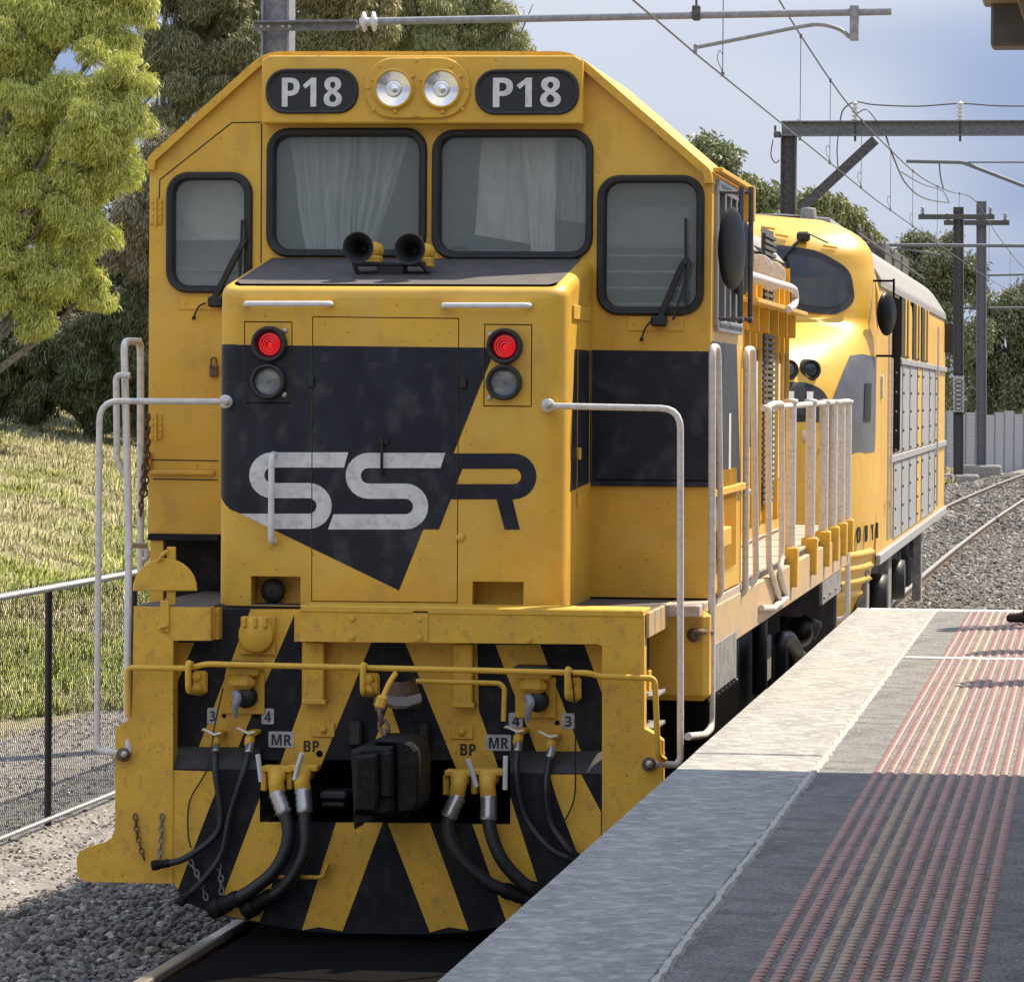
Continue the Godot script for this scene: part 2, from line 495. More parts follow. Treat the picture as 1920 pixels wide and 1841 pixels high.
	M.mortar = surf(tex(256, Color(0.50, 0.48, 0.43), Color(0.36, 0.35, 0.31), [], 48, 0.2, 0.04), 0.4, 0.9, bump(256, 49, 0.1, 4, 5.0), 1.0)
	# ground
	M.dirt = surf(tex(512, Color(0.25, 0.235, 0.215), Color(0.195, 0.182, 0.165), [{"seed": 221, "f": 0.04, "oct": 4, "lo": 0.58, "hi": 0.74, "c": Color(0.40, 0.37, 0.33), "a": 0.6}, {"seed": 223, "f": 0.02, "oct": 5, "lo": 0.6, "hi": 0.8, "c": Color(0.13, 0.115, 0.09), "a": 0.5}], 51, 0.4, 0.01), 2.5, 0.95, bump(512, 52, 0.12, 4, 6.0), 1.0)
	M.soil_grass = surf(tex(512, Color(0.30, 0.27, 0.15), Color(0.20, 0.18, 0.09), [{"seed": 225, "f": 0.03, "oct": 5, "lo": 0.55, "hi": 0.75, "c": Color(0.26, 0.22, 0.14), "a": 0.7}], 53, 0.35, 0.008), 4.0, 0.95, bump(512, 54, 0.12, 4, 6.0), 1.0)
	M.sleeper = surf(tex(256, Color(0.30, 0.28, 0.25), Color(0.22, 0.2, 0.18), [], 55, 0.15, 0.03), 0.8, 0.9)
	M.rail_side = surf(tex(256, Color(0.19, 0.145, 0.115), Color(0.13, 0.09, 0.07), [], 56, 0.15, 0.03), 0.5, 0.8)
	M.rail_top = flatm(L(0.46, 0.43, 0.40), 0.32, 0.8)
	var st := flatm(Color.WHITE, 0.9)
	st.vertex_color_use_as_albedo = true
	M.stone = st
	# overhead
	M.galv = surf(tex(256, Color(0.27, 0.275, 0.29), Color(0.2, 0.2, 0.215), [], 57, 0.06, 0.03), 0.6, 0.5, null, 1.0)
	M.galv_dark = surf(tex(256, Color(0.16, 0.165, 0.18), Color(0.11, 0.115, 0.13), [], 58, 0.08, 0.03), 0.8, 0.6)
	M.old_iron = surf(tex(256, Color(0.09, 0.085, 0.085), Color(0.055, 0.05, 0.05), [], 59, 0.1, 0.03), 0.8, 0.75)
	M.wire = flatm(L(0.10, 0.095, 0.09), 0.5, 0.4)
	M.porcelain = flatm(L(0.62, 0.61, 0.58), 0.2)
	M.fence_black = flatm(L(0.014, 0.015, 0.016), 0.45)
	M.fence_galv = flatm(L(0.5, 0.51, 0.52), 0.4, 0.5)
	M.fence_wire = flatm(L(0.014, 0.015, 0.015), 0.6)
	M.tan = surf(tex(256, Color(0.36, 0.275, 0.19), Color(0.31, 0.235, 0.165), [], 63, 0.03, 0.02), 0.8, 0.6)
	M.brown = surf(tex(256, Color(0.12, 0.105, 0.09), Color(0.1, 0.087, 0.075), [], 64, 0.03, 0.02), 0.8, 0.6)
	M.planks = surf(tex(256, Color(0.46, 0.36, 0.29), Color(0.36, 0.28, 0.22), [], 65, 0.1, 0.03, 0.25), 0.6, 0.8)
	M.bark = surf(tex(256, Color(0.22, 0.19, 0.16), Color(0.11, 0.09, 0.075), [], 66, 0.2, 0.03), 1.0, 0.9)

func make_sky() -> Sky:
	var w := 1024; var h := 512
	var a := noise(12, 0.30, 4); var b := noise(77, 0.9, 3)
	var im := Image.create_empty(w, h, false, Image.FORMAT_RGBF)
	for y in h:
		var e := PI / 2 - PI * (y + 0.5) / h
		for x in w:
			var az := TAU * ((x + 0.5) / w - 0.5)
			if e < -0.02:
				im.set_pixel(x, y, Color(0.26, 0.25, 0.23)); continue
			var d := Vector3(sin(az) * cos(e), sin(e), -cos(az) * cos(e))
			var p := Vector2(d.x, d.z) / (absf(d.y) + 0.10)
			var n := a.get_noise_3d(p.x, p.y, 3.0) + 0.4 * b.get_noise_3d(p.x, p.y, 9.0)
			var cl := smoothstep(-0.22, 0.36, n)
			var blue := Color(0.34, 0.44, 0.68).lerp(Color(0.30, 0.39, 0.58), clampf(d.y * 1.3, 0, 1))
			var c := blue.lerp(Color(0.66, 0.73, 0.88).lerp(Color(0.77, 0.745, 0.71), clampf(d.y * 2.0, 0, 1)), cl)
			c = c * (0.47 + 1.2 * d.y)         # a cloudy sky is brightest overhead
			im.set_pixel(x, y, c)
	var pm := PanoramaSkyMaterial.new()
	pm.panorama = ImageTexture.create_from_image(im)
	var s := Sky.new()
	s.sky_material = pm
	return s

func _ready():
	# camera
	var cam := Camera3D.new()
	cam.name = "camera"
	cb = Basis.from_euler(Vector3(deg_to_rad(-1.4177), deg_to_rad(8.4051), deg_to_rad(0.4)), EULER_ORDER_YXZ)
	cam.fov = 14.1814
	cam.near = 0.1
	cam.far = 1200.0
	cam.transform = Transform3D(cb, EYE)
	add_child(cam)
	cam.current = true
	# sky and exposure
	var env := Environment.new()
	env.background_mode = Environment.BG_SKY
	env.sky = make_sky()
	env.background_energy_multiplier = 1.0
	env.tonemap_mode = Environment.TONE_MAPPER_LINEAR
	env.tonemap_exposure = 1.75
	env.sdfgi_enabled = true
	env.ssao_enabled = true
	env.ssil_enabled = true
	var we := WorldEnvironment.new()
	we.name = "environment"
	we.environment = env
	add_child(we)
	# sun: high, behind the train and to the right, so that the front of the engine is in its own shade
	var sun := DirectionalLight3D.new()
	sun.name = "sun"
	sun.light_energy = 1.6
	sun.light_color = Color(1.0, 0.94, 0.84)
	sun.light_angular_distance = 0.55
	sun.shadow_enabled = true
	sun.look_at_from_position(Vector3.ZERO, -Vector3(0.45, 1.0, -0.58), Vector3.UP)
	add_child(sun)
	make_materials()
	build_ground()
	build_platform()
	build_canopy()
	build_engine()
	build_second_engine()
	build_overhead()
	build_fences()
	build_trees()
	build_people()

# ---------------------------------------------------------------- the setting
var rng := RandomNumberGenerator.new()
var gn := noise(301, 0.35, 3)

func tc(z: float) -> float:       # the track bends away to the right beyond the train
	var d: float = max(-z - 15.0, 0.0)
	return 0.00017 * d * d

func gh(x: float, z: float) -> float:
	var u := x - tc(z)
	var h := 0.0
	if absf(u) < 1.75: h = -0.165
	elif absf(u) < 2.75: h = lerpf(-0.165, -0.42, absf(u) - 1.75)
	else: h = -0.42
	if u < -5.3:
		var b := -5.3 - u
		var rise: float = 0.19 * b if b > 4.0 else 0.19 * b * b / 8.0 + 0.0
		if b > 4.0: rise -= 0.38
		rise = min(rise, 3.2) * clampf((z + 125.0) / 30.0, 0.0, 1.0)
		h += rise + gn.get_noise_2d(x, z) * 0.12 * clampf(b / 3.0, 0, 1)
	return h + gn.get_noise_2d(x * 3.0, z * 3.0) * 0.02

func rock_mesh(seed_: int) -> ArrayMesh:
	var r := RandomNumberGenerator.new()
	r.seed = seed_
	var t := (1.0 + sqrt(5.0)) / 2.0
	var p := [Vector3(-1, t, 0), Vector3(1, t, 0), Vector3(-1, -t, 0), Vector3(1, -t, 0), Vector3(0, -1, t), Vector3(0, 1, t), Vector3(0, -1, -t), Vector3(0, 1, -t), Vector3(t, 0, -1), Vector3(t, 0, 1), Vector3(-t, 0, -1), Vector3(-t, 0, 1)]
	for i in 12: p[i] = p[i].normalized() * r.randf_range(0.62, 1.15) * Vector3(1.0, 0.62, 0.78)
	var f := [0, 11, 5, 0, 5, 1, 0, 1, 7, 0, 7, 10, 0, 10, 11, 1, 5, 9, 5, 11, 4, 11, 10, 2, 10, 7, 6, 7, 1, 8, 3, 9, 4, 3, 4, 2, 3, 2, 6, 3, 6, 8, 3, 8, 9, 4, 9, 5, 2, 4, 11, 6, 2, 10, 8, 6, 7, 9, 8, 1]
	var m := MB.new()
	for i in range(0, 60, 3): m.tri(p[f[i]], p[f[i + 1]], p[f[i + 2]])
	return m.mesh()

func scatter_stones(called: String, n: int, x0: float, x1: float, z0: float, z1: float, s0: float, s1: float, seed_: int, parent: Node, follow := false, tone := 1.0):
	rng.seed = seed_
	var sets := [[], [], [], []]; var cols := [[], [], [], []]
	for i in n:
		var x := rng.randf_range(x0, x1); var z := rng.randf_range(z0, z1)
		if follow: x += tc(z)
		var s := rng.randf_range(s0, s1) * (1.0 if rng.randf() > 0.12 else 1.35)
		var k := rng.randi() % 4
		var b := Basis.from_euler(Vector3(rng.randf_range(-0.7, 0.7), rng.randf() * TAU, rng.randf_range(-0.7, 0.7))).scaled(Vector3.ONE * s)
		var y := gh(x, z) + rng.randf_range(-0.3, 0.75) * s
		var g := rng.randf_range(0.35, 1.0) * tone * (1.0 if rng.randf() > 0.25 else 1.9)
		var w := rng.randf()
		sets[k].append(Transform3D(b, Vector3(x, y, z)))
		cols[k].append(Color(0.185 * g, (0.172 - 0.012 * w) * g, (0.158 - 0.03 * w) * g))
	for k in 4:
		meta(many(called, rock_mesh(900 + k), M.stone, sets[k], parent, cols[k]), "", "", "", "stuff")

func build_ground():
	# one sheet of earth out to the horizon
	var xs := []; var zs := []
	var x := -420.0
	while x < 420.0:
		xs.append(x)
		x += 0.35 if absf(x) < 7 else (1.0 if absf(x) < 26 else (6.0 if absf(x) < 80 else 40.0))
	xs.append(420.0)
	var z := 80.0
	while z > -900.0:
		zs.append(z)
		z -= (4.0 if z > 12 else (0.8 if z > -60 else (2.0 if z > -140 else 40.0)))
	zs.append(-900.0)
	var dirt := MB.new(); var turf := MB.new()
	for j in zs.size() - 1:
		for i in xs.size() - 1:
			var p := []
			for q in [[i, j + 1], [i + 1, j + 1], [i + 1, j], [i, j]]:
				p.append(Vector3(xs[q[0]], gh(xs[q[0]], zs[q[1]]), zs[q[1]]))
			# seen from above this runs anti-clockwise when z grows towards the viewer
			var u: float = p[0].x - tc(p[0].z)
			var mb := turf if u < -6.6 + gn.get_noise_2d(p[0].z * 0.7, 5.0) * 1.6 or u > 14.0 else dirt
			mb.quad(p[3], p[2], p[1], p[0])
	var g := ground("ground")
	put("earth", dirt, M.dirt, g)
	put("turf", turf, M.soil_grass, g)
	# track
	var t := ground("railway_track")
	var prof := [[-0.07, -0.165], [0.07, -0.165], [0.07, -0.15], [0.012, -0.135], [0.012, -0.05], [0.036, -0.035], [0.036, -0.008], [-0.036, -0.008], [-0.036, -0.035], [-0.012, -0.05], [-0.012, -0.135], [-0.07, -0.15]]
	for s in [-0.8, 0.8]:
		var rings := []; var tops := []
		var zz := 20.0
		while zz > -170.0:
			var ring := []
			var dx: float = tc(zz - 0.5) - tc(zz + 0.5)
			var side := Vector3(1, 0, dx).normalized()
			for q in prof: ring.append(Vector3(tc(zz) + s, 0, zz) + side * q[0] + Vector3.UP * q[1])
			rings.append(ring)
			tops.append([Vector3(tc(zz) + s, -0.006, zz) + side * 0.034, Vector3(tc(zz) + s, 0, zz) + side * 0.026, Vector3(tc(zz) + s, 0, zz) - side * 0.026, Vector3(tc(zz) + s, -0.006, zz) - side * 0.034])
			zz -= 4.0 if zz > -20 else 2.0
		for r in rings: r.reverse()
		var m := MB.new()
		m.loft(rings, true, false)
		var r := put("rail", m, M.rail_side, t)
		var h := MB.new()
		for i in tops.size() - 1:
			for k in 3: h.quad(tops[i][k], tops[i + 1][k], tops[i + 1][k + 1], tops[i][k + 1])
		put("running_surface", h, M.rail_top, r)
	var sl := MB.new()
	sl.box(Vector3(0, -0.06, 0), Vector3(2.6, 0.2, 0.22), Basis(), 0.02)
	var slm := sl.mesh()
	var cl := MB.new()
	for s in [-0.8, 0.8]:
		for k in [-1, 1]:
			cl.box(Vector3(s + 0.085 * k, 0.075, 0), Vector3(0.07, 0.03, 0.09), Basis(Vector3(0, 0, 1), -0.3 * k), 0.006)
	var clm := cl.mesh()
	zz_sleepers(t, slm, clm)
	# added near-black panels, standing in for the dark between the rails
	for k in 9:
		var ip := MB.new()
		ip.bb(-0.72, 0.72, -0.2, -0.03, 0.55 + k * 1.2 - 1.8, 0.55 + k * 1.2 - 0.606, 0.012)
		put("added_dark_panel", ip, M.pit, t)
	# ballast
	var b := ground("ballast")
	scatter_stones("ballast_stones", 21000, -2.9, 0.9, -7.5, 1.4, 0.018, 0.036, 11, b)
	scatter_stones("ballast_fines", 22000, -6.5, -2.4, -22.0, 1.6, 0.006, 0.02, 12, b, false, 2.2)
	scatter_stones("ballast_stones", 44000, -2.6, 2.9, -62.0, -30.0, 0.03, 0.05, 13, b, true, 1.15)
	scatter_stones("ballast_stones", 24000, -3.4, 3.0, -125.0, -62.0, 0.045, 0.075, 14, b, true, 1.15)
	scatter_stones("ballast_stones", 20000, 2.6, 6.0, -40.0, -10.8, 0.028, 0.05, 15, b, true, 1.1)
	scatter_stones("verge_stones", 7000, -7.5, -3.4, -120.0, -62.0, 0.03, 0.07, 16, b, true, 1.25)

func zz_sleepers(t: Node3D, slm: Mesh, clm: Mesh):
	var z := 1.2
	while z > -118.0:
		if z < -32.0:
			var o := MeshInstance3D.new()
			o.name = "sleeper"
			o.mesh = slm
			o.material_override = M.sleeper
			o.position = Vector3(tc(z), -0.205, z)
			t.add_child(o, true)
			var c := MeshInstance3D.new()
			c.name = "rail_clips"
			c.mesh = clm
			c.material_override = M.rusty
			o.add_child(c, true)
		z -= 0.68

func build_platform():
	var p := ground("platform")
	var top := 1.05
	var zf := fy(1760, 1143, top).z          # far end
	var xj := fy(1240, 1829, top).x          # joint between the coping and the asphalt
	var m := MB.new()
	m.bb(1.86, 14.0, -0.6, top - 0.16, zf + 0.12, 46.0)
	put("platform_wall", m, M.concrete_edge, p)
	# coping slabs, each with its own small step
	var zj := fy(1150, 1600, top).z
	var ends := [zf]
	var z := zj - 3.9 * 6
	while z < 40.0:
		if z > zf + 0.8: ends.append(z)
		z += 3.9
	for i in ends.size() - 1:
		var s := MB.new()
		var dy := 0.002 * ((i * 7) % 3 - 1)
		s.bb(1.65 + 0.002 * ((i * 5) % 3), xj - 0.012, top - 0.16, top + dy, ends[i] + 0.004, ends[i + 1] - 0.004, 0.012)
		put("coping_slab", s, M.concrete_edge, p)
	# asphalt, with the ragged mortar joint beside it
	var a := MB.new()
	a.bb(xj + 0.012, 14.0, top - 0.15, top - 0.004, zf + 0.14, 46.0)
	put("asphalt_surface", a, M.asphalt, p)
	var j := MB.new()
	rng.seed = 5
	var rings := []
	z = zf + 0.05
	while z < 12.0:
		var k := rng.randf_range(0.7, 1.35) if z > -4.0 else 0.8
		var o := rng.randf_range(-0.006, 0.006)
		rings.append([Vector3(xj - 0.022 * k + o, top - 0.01, z), Vector3(xj - 0.012 * k + o, top + 0.003 * k, z), Vector3(xj + 0.006 + o, top + 0.005 * k, z), Vector3(xj + 0.018 * k + o, top - 0.01, z)])
		z += rng.randf_range(0.03, 0.09)
	j.loft(rings, false, false)
	put("mortar_joint", j, M.mortar, p)
	# end coping painted white, and a white line across
	var e := MB.new()
	e.bb(xj - 0.5, 14.0, top - 0.16, top + 0.002, zf - 0.06, zf + 0.136, 0.01)
	e.bb(1.65, xj - 0.5, top - 0.16, top + 0.0015, zf - 0.06, zf - 0.002, 0.01)
	put("white_end_edge", e, M.paint_white, p)
	var wl := MB.new()
	var zl := fy(1760, 1233, top).z
	wl.bb(xj + 0.03, 14.0, top - 0.003, top + 0.001, zl - 0.07, zl + 0.07)
	put("white_line", wl, M.paint_white, p)
	# twelve rows of ribbed tactile strips
	var xa := fy(1403, 1841, top).x; var xb := fy(1838, 1841, top).x
	var pitch := (xb - xa) / 11.68
	for i in 12:
		var t := MB.new()
		var x0 := xa + pitch * i; var x1 := x0 + pitch * 0.68
		var zz := zf + 0.16
		rng.seed = 40 + i
		while zz < 9.5:
			if absf(zz + 0.035 - zl) > 0.07:
				var h := 0.0065 + rng.randf_range(-0.0008, 0.0008)
				var lo := top - 0.004
				var A := [Vector3(x0, lo, zz + 0.07), Vector3(x1, lo, zz + 0.07), Vector3(x1, lo, zz), Vector3(x0, lo, zz)]
				var C := [Vector3(x0 + 0.003, lo + h * 0.75, zz + 0.062), Vector3(x1 - 0.003, lo + h * 0.75, zz + 0.062), Vector3(x1 - 0.003, lo + h * 0.75, zz + 0.005), Vector3(x0 + 0.003, lo + h * 0.75, zz + 0.005)]
				var B := [Vector3(x0 + 0.009, lo + h, zz + 0.05), Vector3(x1 - 0.009, lo + h, zz + 0.05), Vector3(x1 - 0.009, lo + h, zz + 0.014), Vector3(x0 + 0.009, lo + h, zz + 0.014)]
				var sg := [[-1.0, 1.0], [1.0, 1.0], [1.0, -1.0], [-1.0, -1.0]]
				var nA := []; var nC := []; var nB := []
				for k in 4:
					nA.append(Vector3(sg[k][0] * 0.8, 0.35, sg[k][1] * 0.5).normalized()); nC.append(Vector3(sg[k][0] * 0.55, 0.75, sg[k][1] * 0.5).normalized()); nB.append(Vector3(sg[k][0] * 0.15, 0.97, sg[k][1] * 0.15).normalized())
				for k in 4:
					var j2 := (k + 1) % 4
					t.qn(A[k], A[j2], C[j2], C[k], nA[k], nA[j2], nC[j2], nC[k])
					t.qn(C[k], C[j2], B[j2], B[k], nC[k], nC[j2], nB[j2], nB[k])
				t.qn(B[0], B[1], B[2], B[3], nB[0], nB[1], nB[2], nB[3])
			zz += 0.07
		put("tactile_strip", t, M.tile_yellow if i == 3 or i == 4 else M.tile_red, p)

func build_canopy():
	var a := fz(1858, 86, 0.78)
	var zf := 0.54
	var c := thing("platform_canopy", Vector3(7, 1.05, 10), "brown platform canopy roof with a deep end beam over the shaded asphalt", "canopy")
	var m := MB.new()
	m.bb(a.x, 13.0, a.y, a.y + 0.75, zf, 0.78, 0.012)
	put("end_beam", m, M.brown, c)
	var r := fz(1845, 13, 0.62)
	m = MB.new()
	m.bb(r.x, 13.2, r.y, r.y + 0.22, zf + 0.06, 42.0, 0.01)
	put("roof_deck", m, M.tan, c)
	m = MB.new()
	var q := fz(1916, 0, 0.9)
	m.bar(q + Vector3(0.08, -0.22, 0.06), q + Vector3(-0.16, 0.5, 0.06), 0.07, 0.05, 0.005)
	put("brace", m, M.tan, c)
	for z in [6.0, 14.0, 24.0, 34.0]:
		m = MB.new()
		m.bb(6.9, 7.1, 1.045, r.y, z - 0.1, z + 0.1, 0.015)
		put("post", m, M.tan, c)

# ---------------------------------------------------------------- first engine
const ZC := -1.0      # cab front
const ZH := 0.30      # headstock frame
const ZS := 0.12      # striped plate behind it
var E: Node3D

func ring_loft(o: PackedVector2Array, i: PackedVector2Array, steps: Array) -> MB:   # steps: [share from outer to inner, z]
	var m := MB.new()
	var rs := []
	for s in steps:
		var r := []
		for k in o.size():
			var p := o[k].lerp(i[k], s[0])
			r.append(Vector3(p.x, p.y, s[1]))
		rs.append(r)
	m.loft(rs)
	return m

func arc2(cx: float, cy: float, r0: float, r1: float, a0: float, a1: float, k := 12) -> Array:    # half ring in pixels, y down
	var o := []
	for i in k + 1:
		var t := lerpf(a0, a1, float(i) / k)
		o.append([cx + cos(t) * r1, cy + sin(t) * r1])
	for i in k + 1:
		var t := lerpf(a1, a0, float(i) / k)
		o.append([cx + cos(t) * r0, cy + sin(t) * r0])
	return o

func sheet(m: MB, polys: Array, z: float, seams: Array, px := true, zp := 0.0):   # thin paint film, cut where a seam runs
	for q in polys:
		var ps := [pz(q, zp) if px else q]
		for s in seams:
			var nx := []
			for p in ps:
				for r in Geometry2D.clip_polygons(p, s): nx.append(r)
			ps = nx
		for p in ps: m.flat(p, z)

func text(called: String, s: String, x0: float, y0: float, x1: float, y1: float, z: float, mat: Material, parent: Node, weight := 700):
	var t := TextMesh.new()
	var f := SystemFont.new()
	f.font_names = PackedStringArray(["Droid Sans"])
	f.font_weight = weight
	t.font = f
	t.text = s
	t.font_size = 64
	t.pixel_size = 0.01
	t.depth = 0.03
	var ab := t.get_aabb()
	var a := fz(x0, y1, z); var b := fz(x1, y0, z)
	var o := put(called, t, mat, parent)
	var sx := (b.x - a.x) / ab.size.x; var sy := (b.y - a.y) / ab.size.y
	o.scale = Vector3(sx, sy, 0.1)
	o.position += Vector3((a.x + b.x) / 2 - ab.get_center().x * sx, (a.y + b.y) / 2 - ab.get_center().y * sy, z)
	return o

func rod(called: String, pts: Array, r: float, mat: Material, parent: Node, bend := 0.06, sides := 10) -> MeshInstance3D:
	var m := MB.new()
	m.tube(fillet(pts, bend), r, sides)
	return put(called, m, mat, parent)

func bolts(m: MB, pts: Array, z: float, r := 0.014, h := 0.012, six := true):
	for p in pts:
		var q := fz(p[0], p[1], z)
		m.lathe([[r, 0.0], [r, h * 0.7], null, [r * 0.75, h], [0.0, h]], q, Basis(Vector3.RIGHT, PI / 2), 6 if six else 12)

func put_bolts(called: String, pts: Array, z: float, r: float, h: float, mat: Material, parent: Node, six := true):
	for p in pts:
		var m := MB.new()
		bolts(m, [p], z, r, h, six)
		put(called, m, mat, parent)

func lamp(called: String, px: float, py: float, z: float, lit: bool, parent: Node):
	var c := fz(px, py, z)
	var bs := Basis(Vector3.RIGHT, PI / 2)
	var m := MB.new()
	m.lathe([[0.0885, -0.01], [0.0885, 0.038], [0.084, 0.05], [0.075, 0.052], [0.0685, 0.044], [0.0665, 0.008], [0.0, 0.006]], c, bs, 36)
	var l := put(called, m, M.rubber, parent)
	m = MB.new()
	if lit:
		m.lathe([[0.0675, 0.014], [0.05, 0.019], [0.0, 0.02]], c, bs, 32)
		put("lens", m, M.red_lens, l)
		m = MB.new()
		var o := Vector3(0.006, -0.006, 0)
		for k in 4:
			var r := 0.053 - k * 0.0125
			m.lathe([[r, 0.02 + k * 0.003], [r - 0.003, 0.026 + k * 0.003], [r - 0.0075, 0.023 + k * 0.003]], c + o * (k + 1) / 4.0, bs, 32)
		m.lathe([[0.008, 0.03], [0.0, 0.036]], c + o, bs, 16)
		put("lens_rings", m, M.red_glow, l)
	else:
		m.lathe([[0.0665, 0.024], [0.05, 0.034], [0.025, 0.039], [0.0, 0.04]], c, bs, 28)
		put("lens", m, M.lens_glass, l)
		m = MB.new()
		m.lathe([[0.066, 0.022], [0.05, 0.013], [0.03, 0.009], [0.01, 0.008], null, [0.009, 0.02], [0.0, 0.024]], c, bs, 28)
		put("reflector", m, M.lens_clear, l)

func build_engine():
	E = thing("diesel_locomotive", Vector3(0, 0, -6), "yellow and black shunting diesel engine with number P18 and two lit red tail lamps", "locomotive")
	engine_nose()
	engine_cab()
	engine_front_end()
	engine_couplings()
	engine_rails()
	engine_body()

func engine_nose():
	var xl := fz(408, 800, 0).x; var xr := fz(1061, 800, 0).x
	var yb := fz(735, 1140, 0).y; var yt := fz(735, 536, 0).y
	var R := 0.095
	var hz := func(z): return yt + 0.17 * minf(-z, 1.0) * 1.0
	# seams: door, lamp plates
	var door := pz([[585, 593], [861, 596], [858, 1131], [583, 1128]], 0)
	var pa := pz([[457, 602], [548, 603], [548, 757], [457, 756]], 0)
	var pb := pz([[908, 607], [998, 608], [997, 763], [906, 762]], 0)
	var n1 := pz([[470, 1080], [563, 1081], [563, 1136], [470, 1135]], 0)
	var n2 := pz([[886, 1090], [982, 1091], [981, 1142], [885, 1141]], 0)
	var frame := PackedVector2Array([Vector2(xl + R, yb), Vector2(xr - R, yb), Vector2(xr - R, yt - 0.06), Vector2(xl + R, yt - 0.06)])
	var m := MB.new()
	m.wall(frame, [door, pa, pb, n1, n2], -0.03, 0.0)
	# rounded corners, sides and the rolled top edge
	var path := []
	path.append(Vector3(xl, 0, ZC))
	path.append(Vector3(xl, 0, -0.6))
	for k in 9:
		var a := PI + PI / 2 * k / 8.0
		path.append(Vector3(xl + R + cos(a) * R, 0, -R - sin(a) * R))
	var pr := []
	for k in 9:
		var a := PI / 2 - PI / 2 * k / 8.0
		pr.append(Vector3(xr - R + cos(a) * R, 0, -R + sin(a) * R))
	pr.append(Vector3(xr, 0, -0.6))
	pr.append(Vector3(xr, 0, ZC))
	for side in [path, pr, [Vector3(xl + R, 0, 0), Vector3(xr - R, 0, 0)]]:
		var rings := []
		var front: bool = side.size() == 2
		for s in 8:
			var ring := []
			for p in side:
				var top: float = hz.call(p.z)
				var nx: Vector3
				if p.z < -R - 0.001: nx = Vector3(signf(p.x), 0, 0)
				else:
					var cx := clampf(p.x, xl + R, xr - R)
					nx = Vector3(p.x - cx, 0, p.z + R).normalized()
				if s == 0: ring.append(Vector3(p.x, (yb if not front else yt - 0.06), p.z))
				else:
					var a := PI / 2 * (s - 1) / 6.0
					ring.append(p + Vector3(0, top - 0.06 + 0.06 * sin(a), 0) - nx * 0.06 * (1 - cos(a)))
			rings.append(ring)
		m.loft(rings, false)
	var nose := put("nose", m, M.yellow, E)
	# top plate
	var t := MB.new()
	var ins := 0.058
	var f0 := []; var f1 := []
	for k in 11:
		var u := k / 10.0
		var z: float = lerpf(-ins, ZC, u)
		f0.append(Vector3(xl + ins + (0.04 if k == 0 else 0.0), hz.call(z) + 0.001, z)); f1.append(Vector3(xr - ins - (0.04 if k == 0 else 0.0), hz.call(z) + 0.001, z))
	for k in 10: t.quad(f0[k], f1[k], f1[k + 1], f0[k + 1])
	put("nose_top", t, M.roof_dark, nose)
	# door and plates, with dark gaps round them
	for q in [door, pa, pb]:
		m = MB.new(); m.flat(Geometry2D.offset_polygon(q, 0.006)[0], -0.031); put("gap_backing", m, M.pit, nose)
	m = MB.new(); m.prism(Geometry2D.offset_polygon(door, -0.005)[0], -0.03, 0.0005); put("nose_door", m, M.yellow, nose)
	for q in [pa, pb]:
		m = MB.new(); m.prism(Geometry2D.offset_polygon(q, -0.0055)[0], -0.03, -0.0005); put("lamp_plate", m, M.yellow, nose)
	for q in [n1, n2]:
		m = MB.new()
		m.flat(q, -0.16); m.rim(q, -0.16, -0.03, true)
		put("recess", m, M.yellow_worn, nose)
	# black flash with lettering
	var seams := []
	for q in [door, pa, pb]:
		var o: PackedVector2Array = Geometry2D.offset_polygon(q, 0.0005)[0]
		var i: PackedVector2Array = Geometry2D.offset_polygon(q, -0.004)[0]
		for k in 4:
			var a: Vector2 = q[k]; var b: Vector2 = q[(k + 1) % 4]
			var d := (b - a).normalized(); var nn := Vector2(-d.y, d.x) * 0.005
			if nn.dot((q[0] + q[2]) / 2.0 - a) < 0.0: nn = -nn
			seams.append(PackedVector2Array([a - d * 0.001, b + d * 0.001, b + d * 0.001 + nn, a - d * 0.001 + nn]))
	m = MB.new()
	var xc := 408.0 + R * 386.0
	var fl := pz([[xc, 646.5], [929, 652], [748, 1107], [xc, 959]], 0)
	fl[0].x = xl + R - 0.001; fl[3].x = xl + R - 0.001
	sheet(m, [fl], 0.002, seams, false)
	# R of the lettering, black on yellow
	sheet(m, [[[843, 850], [963, 850], [963, 879], [867, 879], [832, 879]], [[832, 879], [867, 879], [855, 907.5], [820, 907.5]], [[820, 907.5], [963, 907.5], [963, 936], [808, 936]],
		arc2(963, 893, 14.3, 43, -PI / 2, PI / 2), [[931, 936], [961, 936], [975, 993], [946.5, 993]], [[808, 936], [845, 936], [823, 992.5], [786, 992.5]]], 0.0026, seams)
	var y0 := fz(408, 645.5, 0).y; var y1 := fz(408, 930, 0).y; var y2 := fz(xc, 959, 0).y
	var rr := [[], []]
	for k in range(1, 9):
		var a := PI + PI / 2 * k / 8.0
		var x := xl + R + cos(a) * (R + 0.002)
		var low := lerpf(y1, y2, smoothstep(0.1, 1.0, k / 8.0))
		rr[0].append(Vector3(x, low, -R - sin(a) * (R + 0.002))); rr[1].append(Vector3(x, y0, -R - sin(a) * (R + 0.002)))
	m.loft(rr, false)
	put("black_flash", m, M.navy, nose)
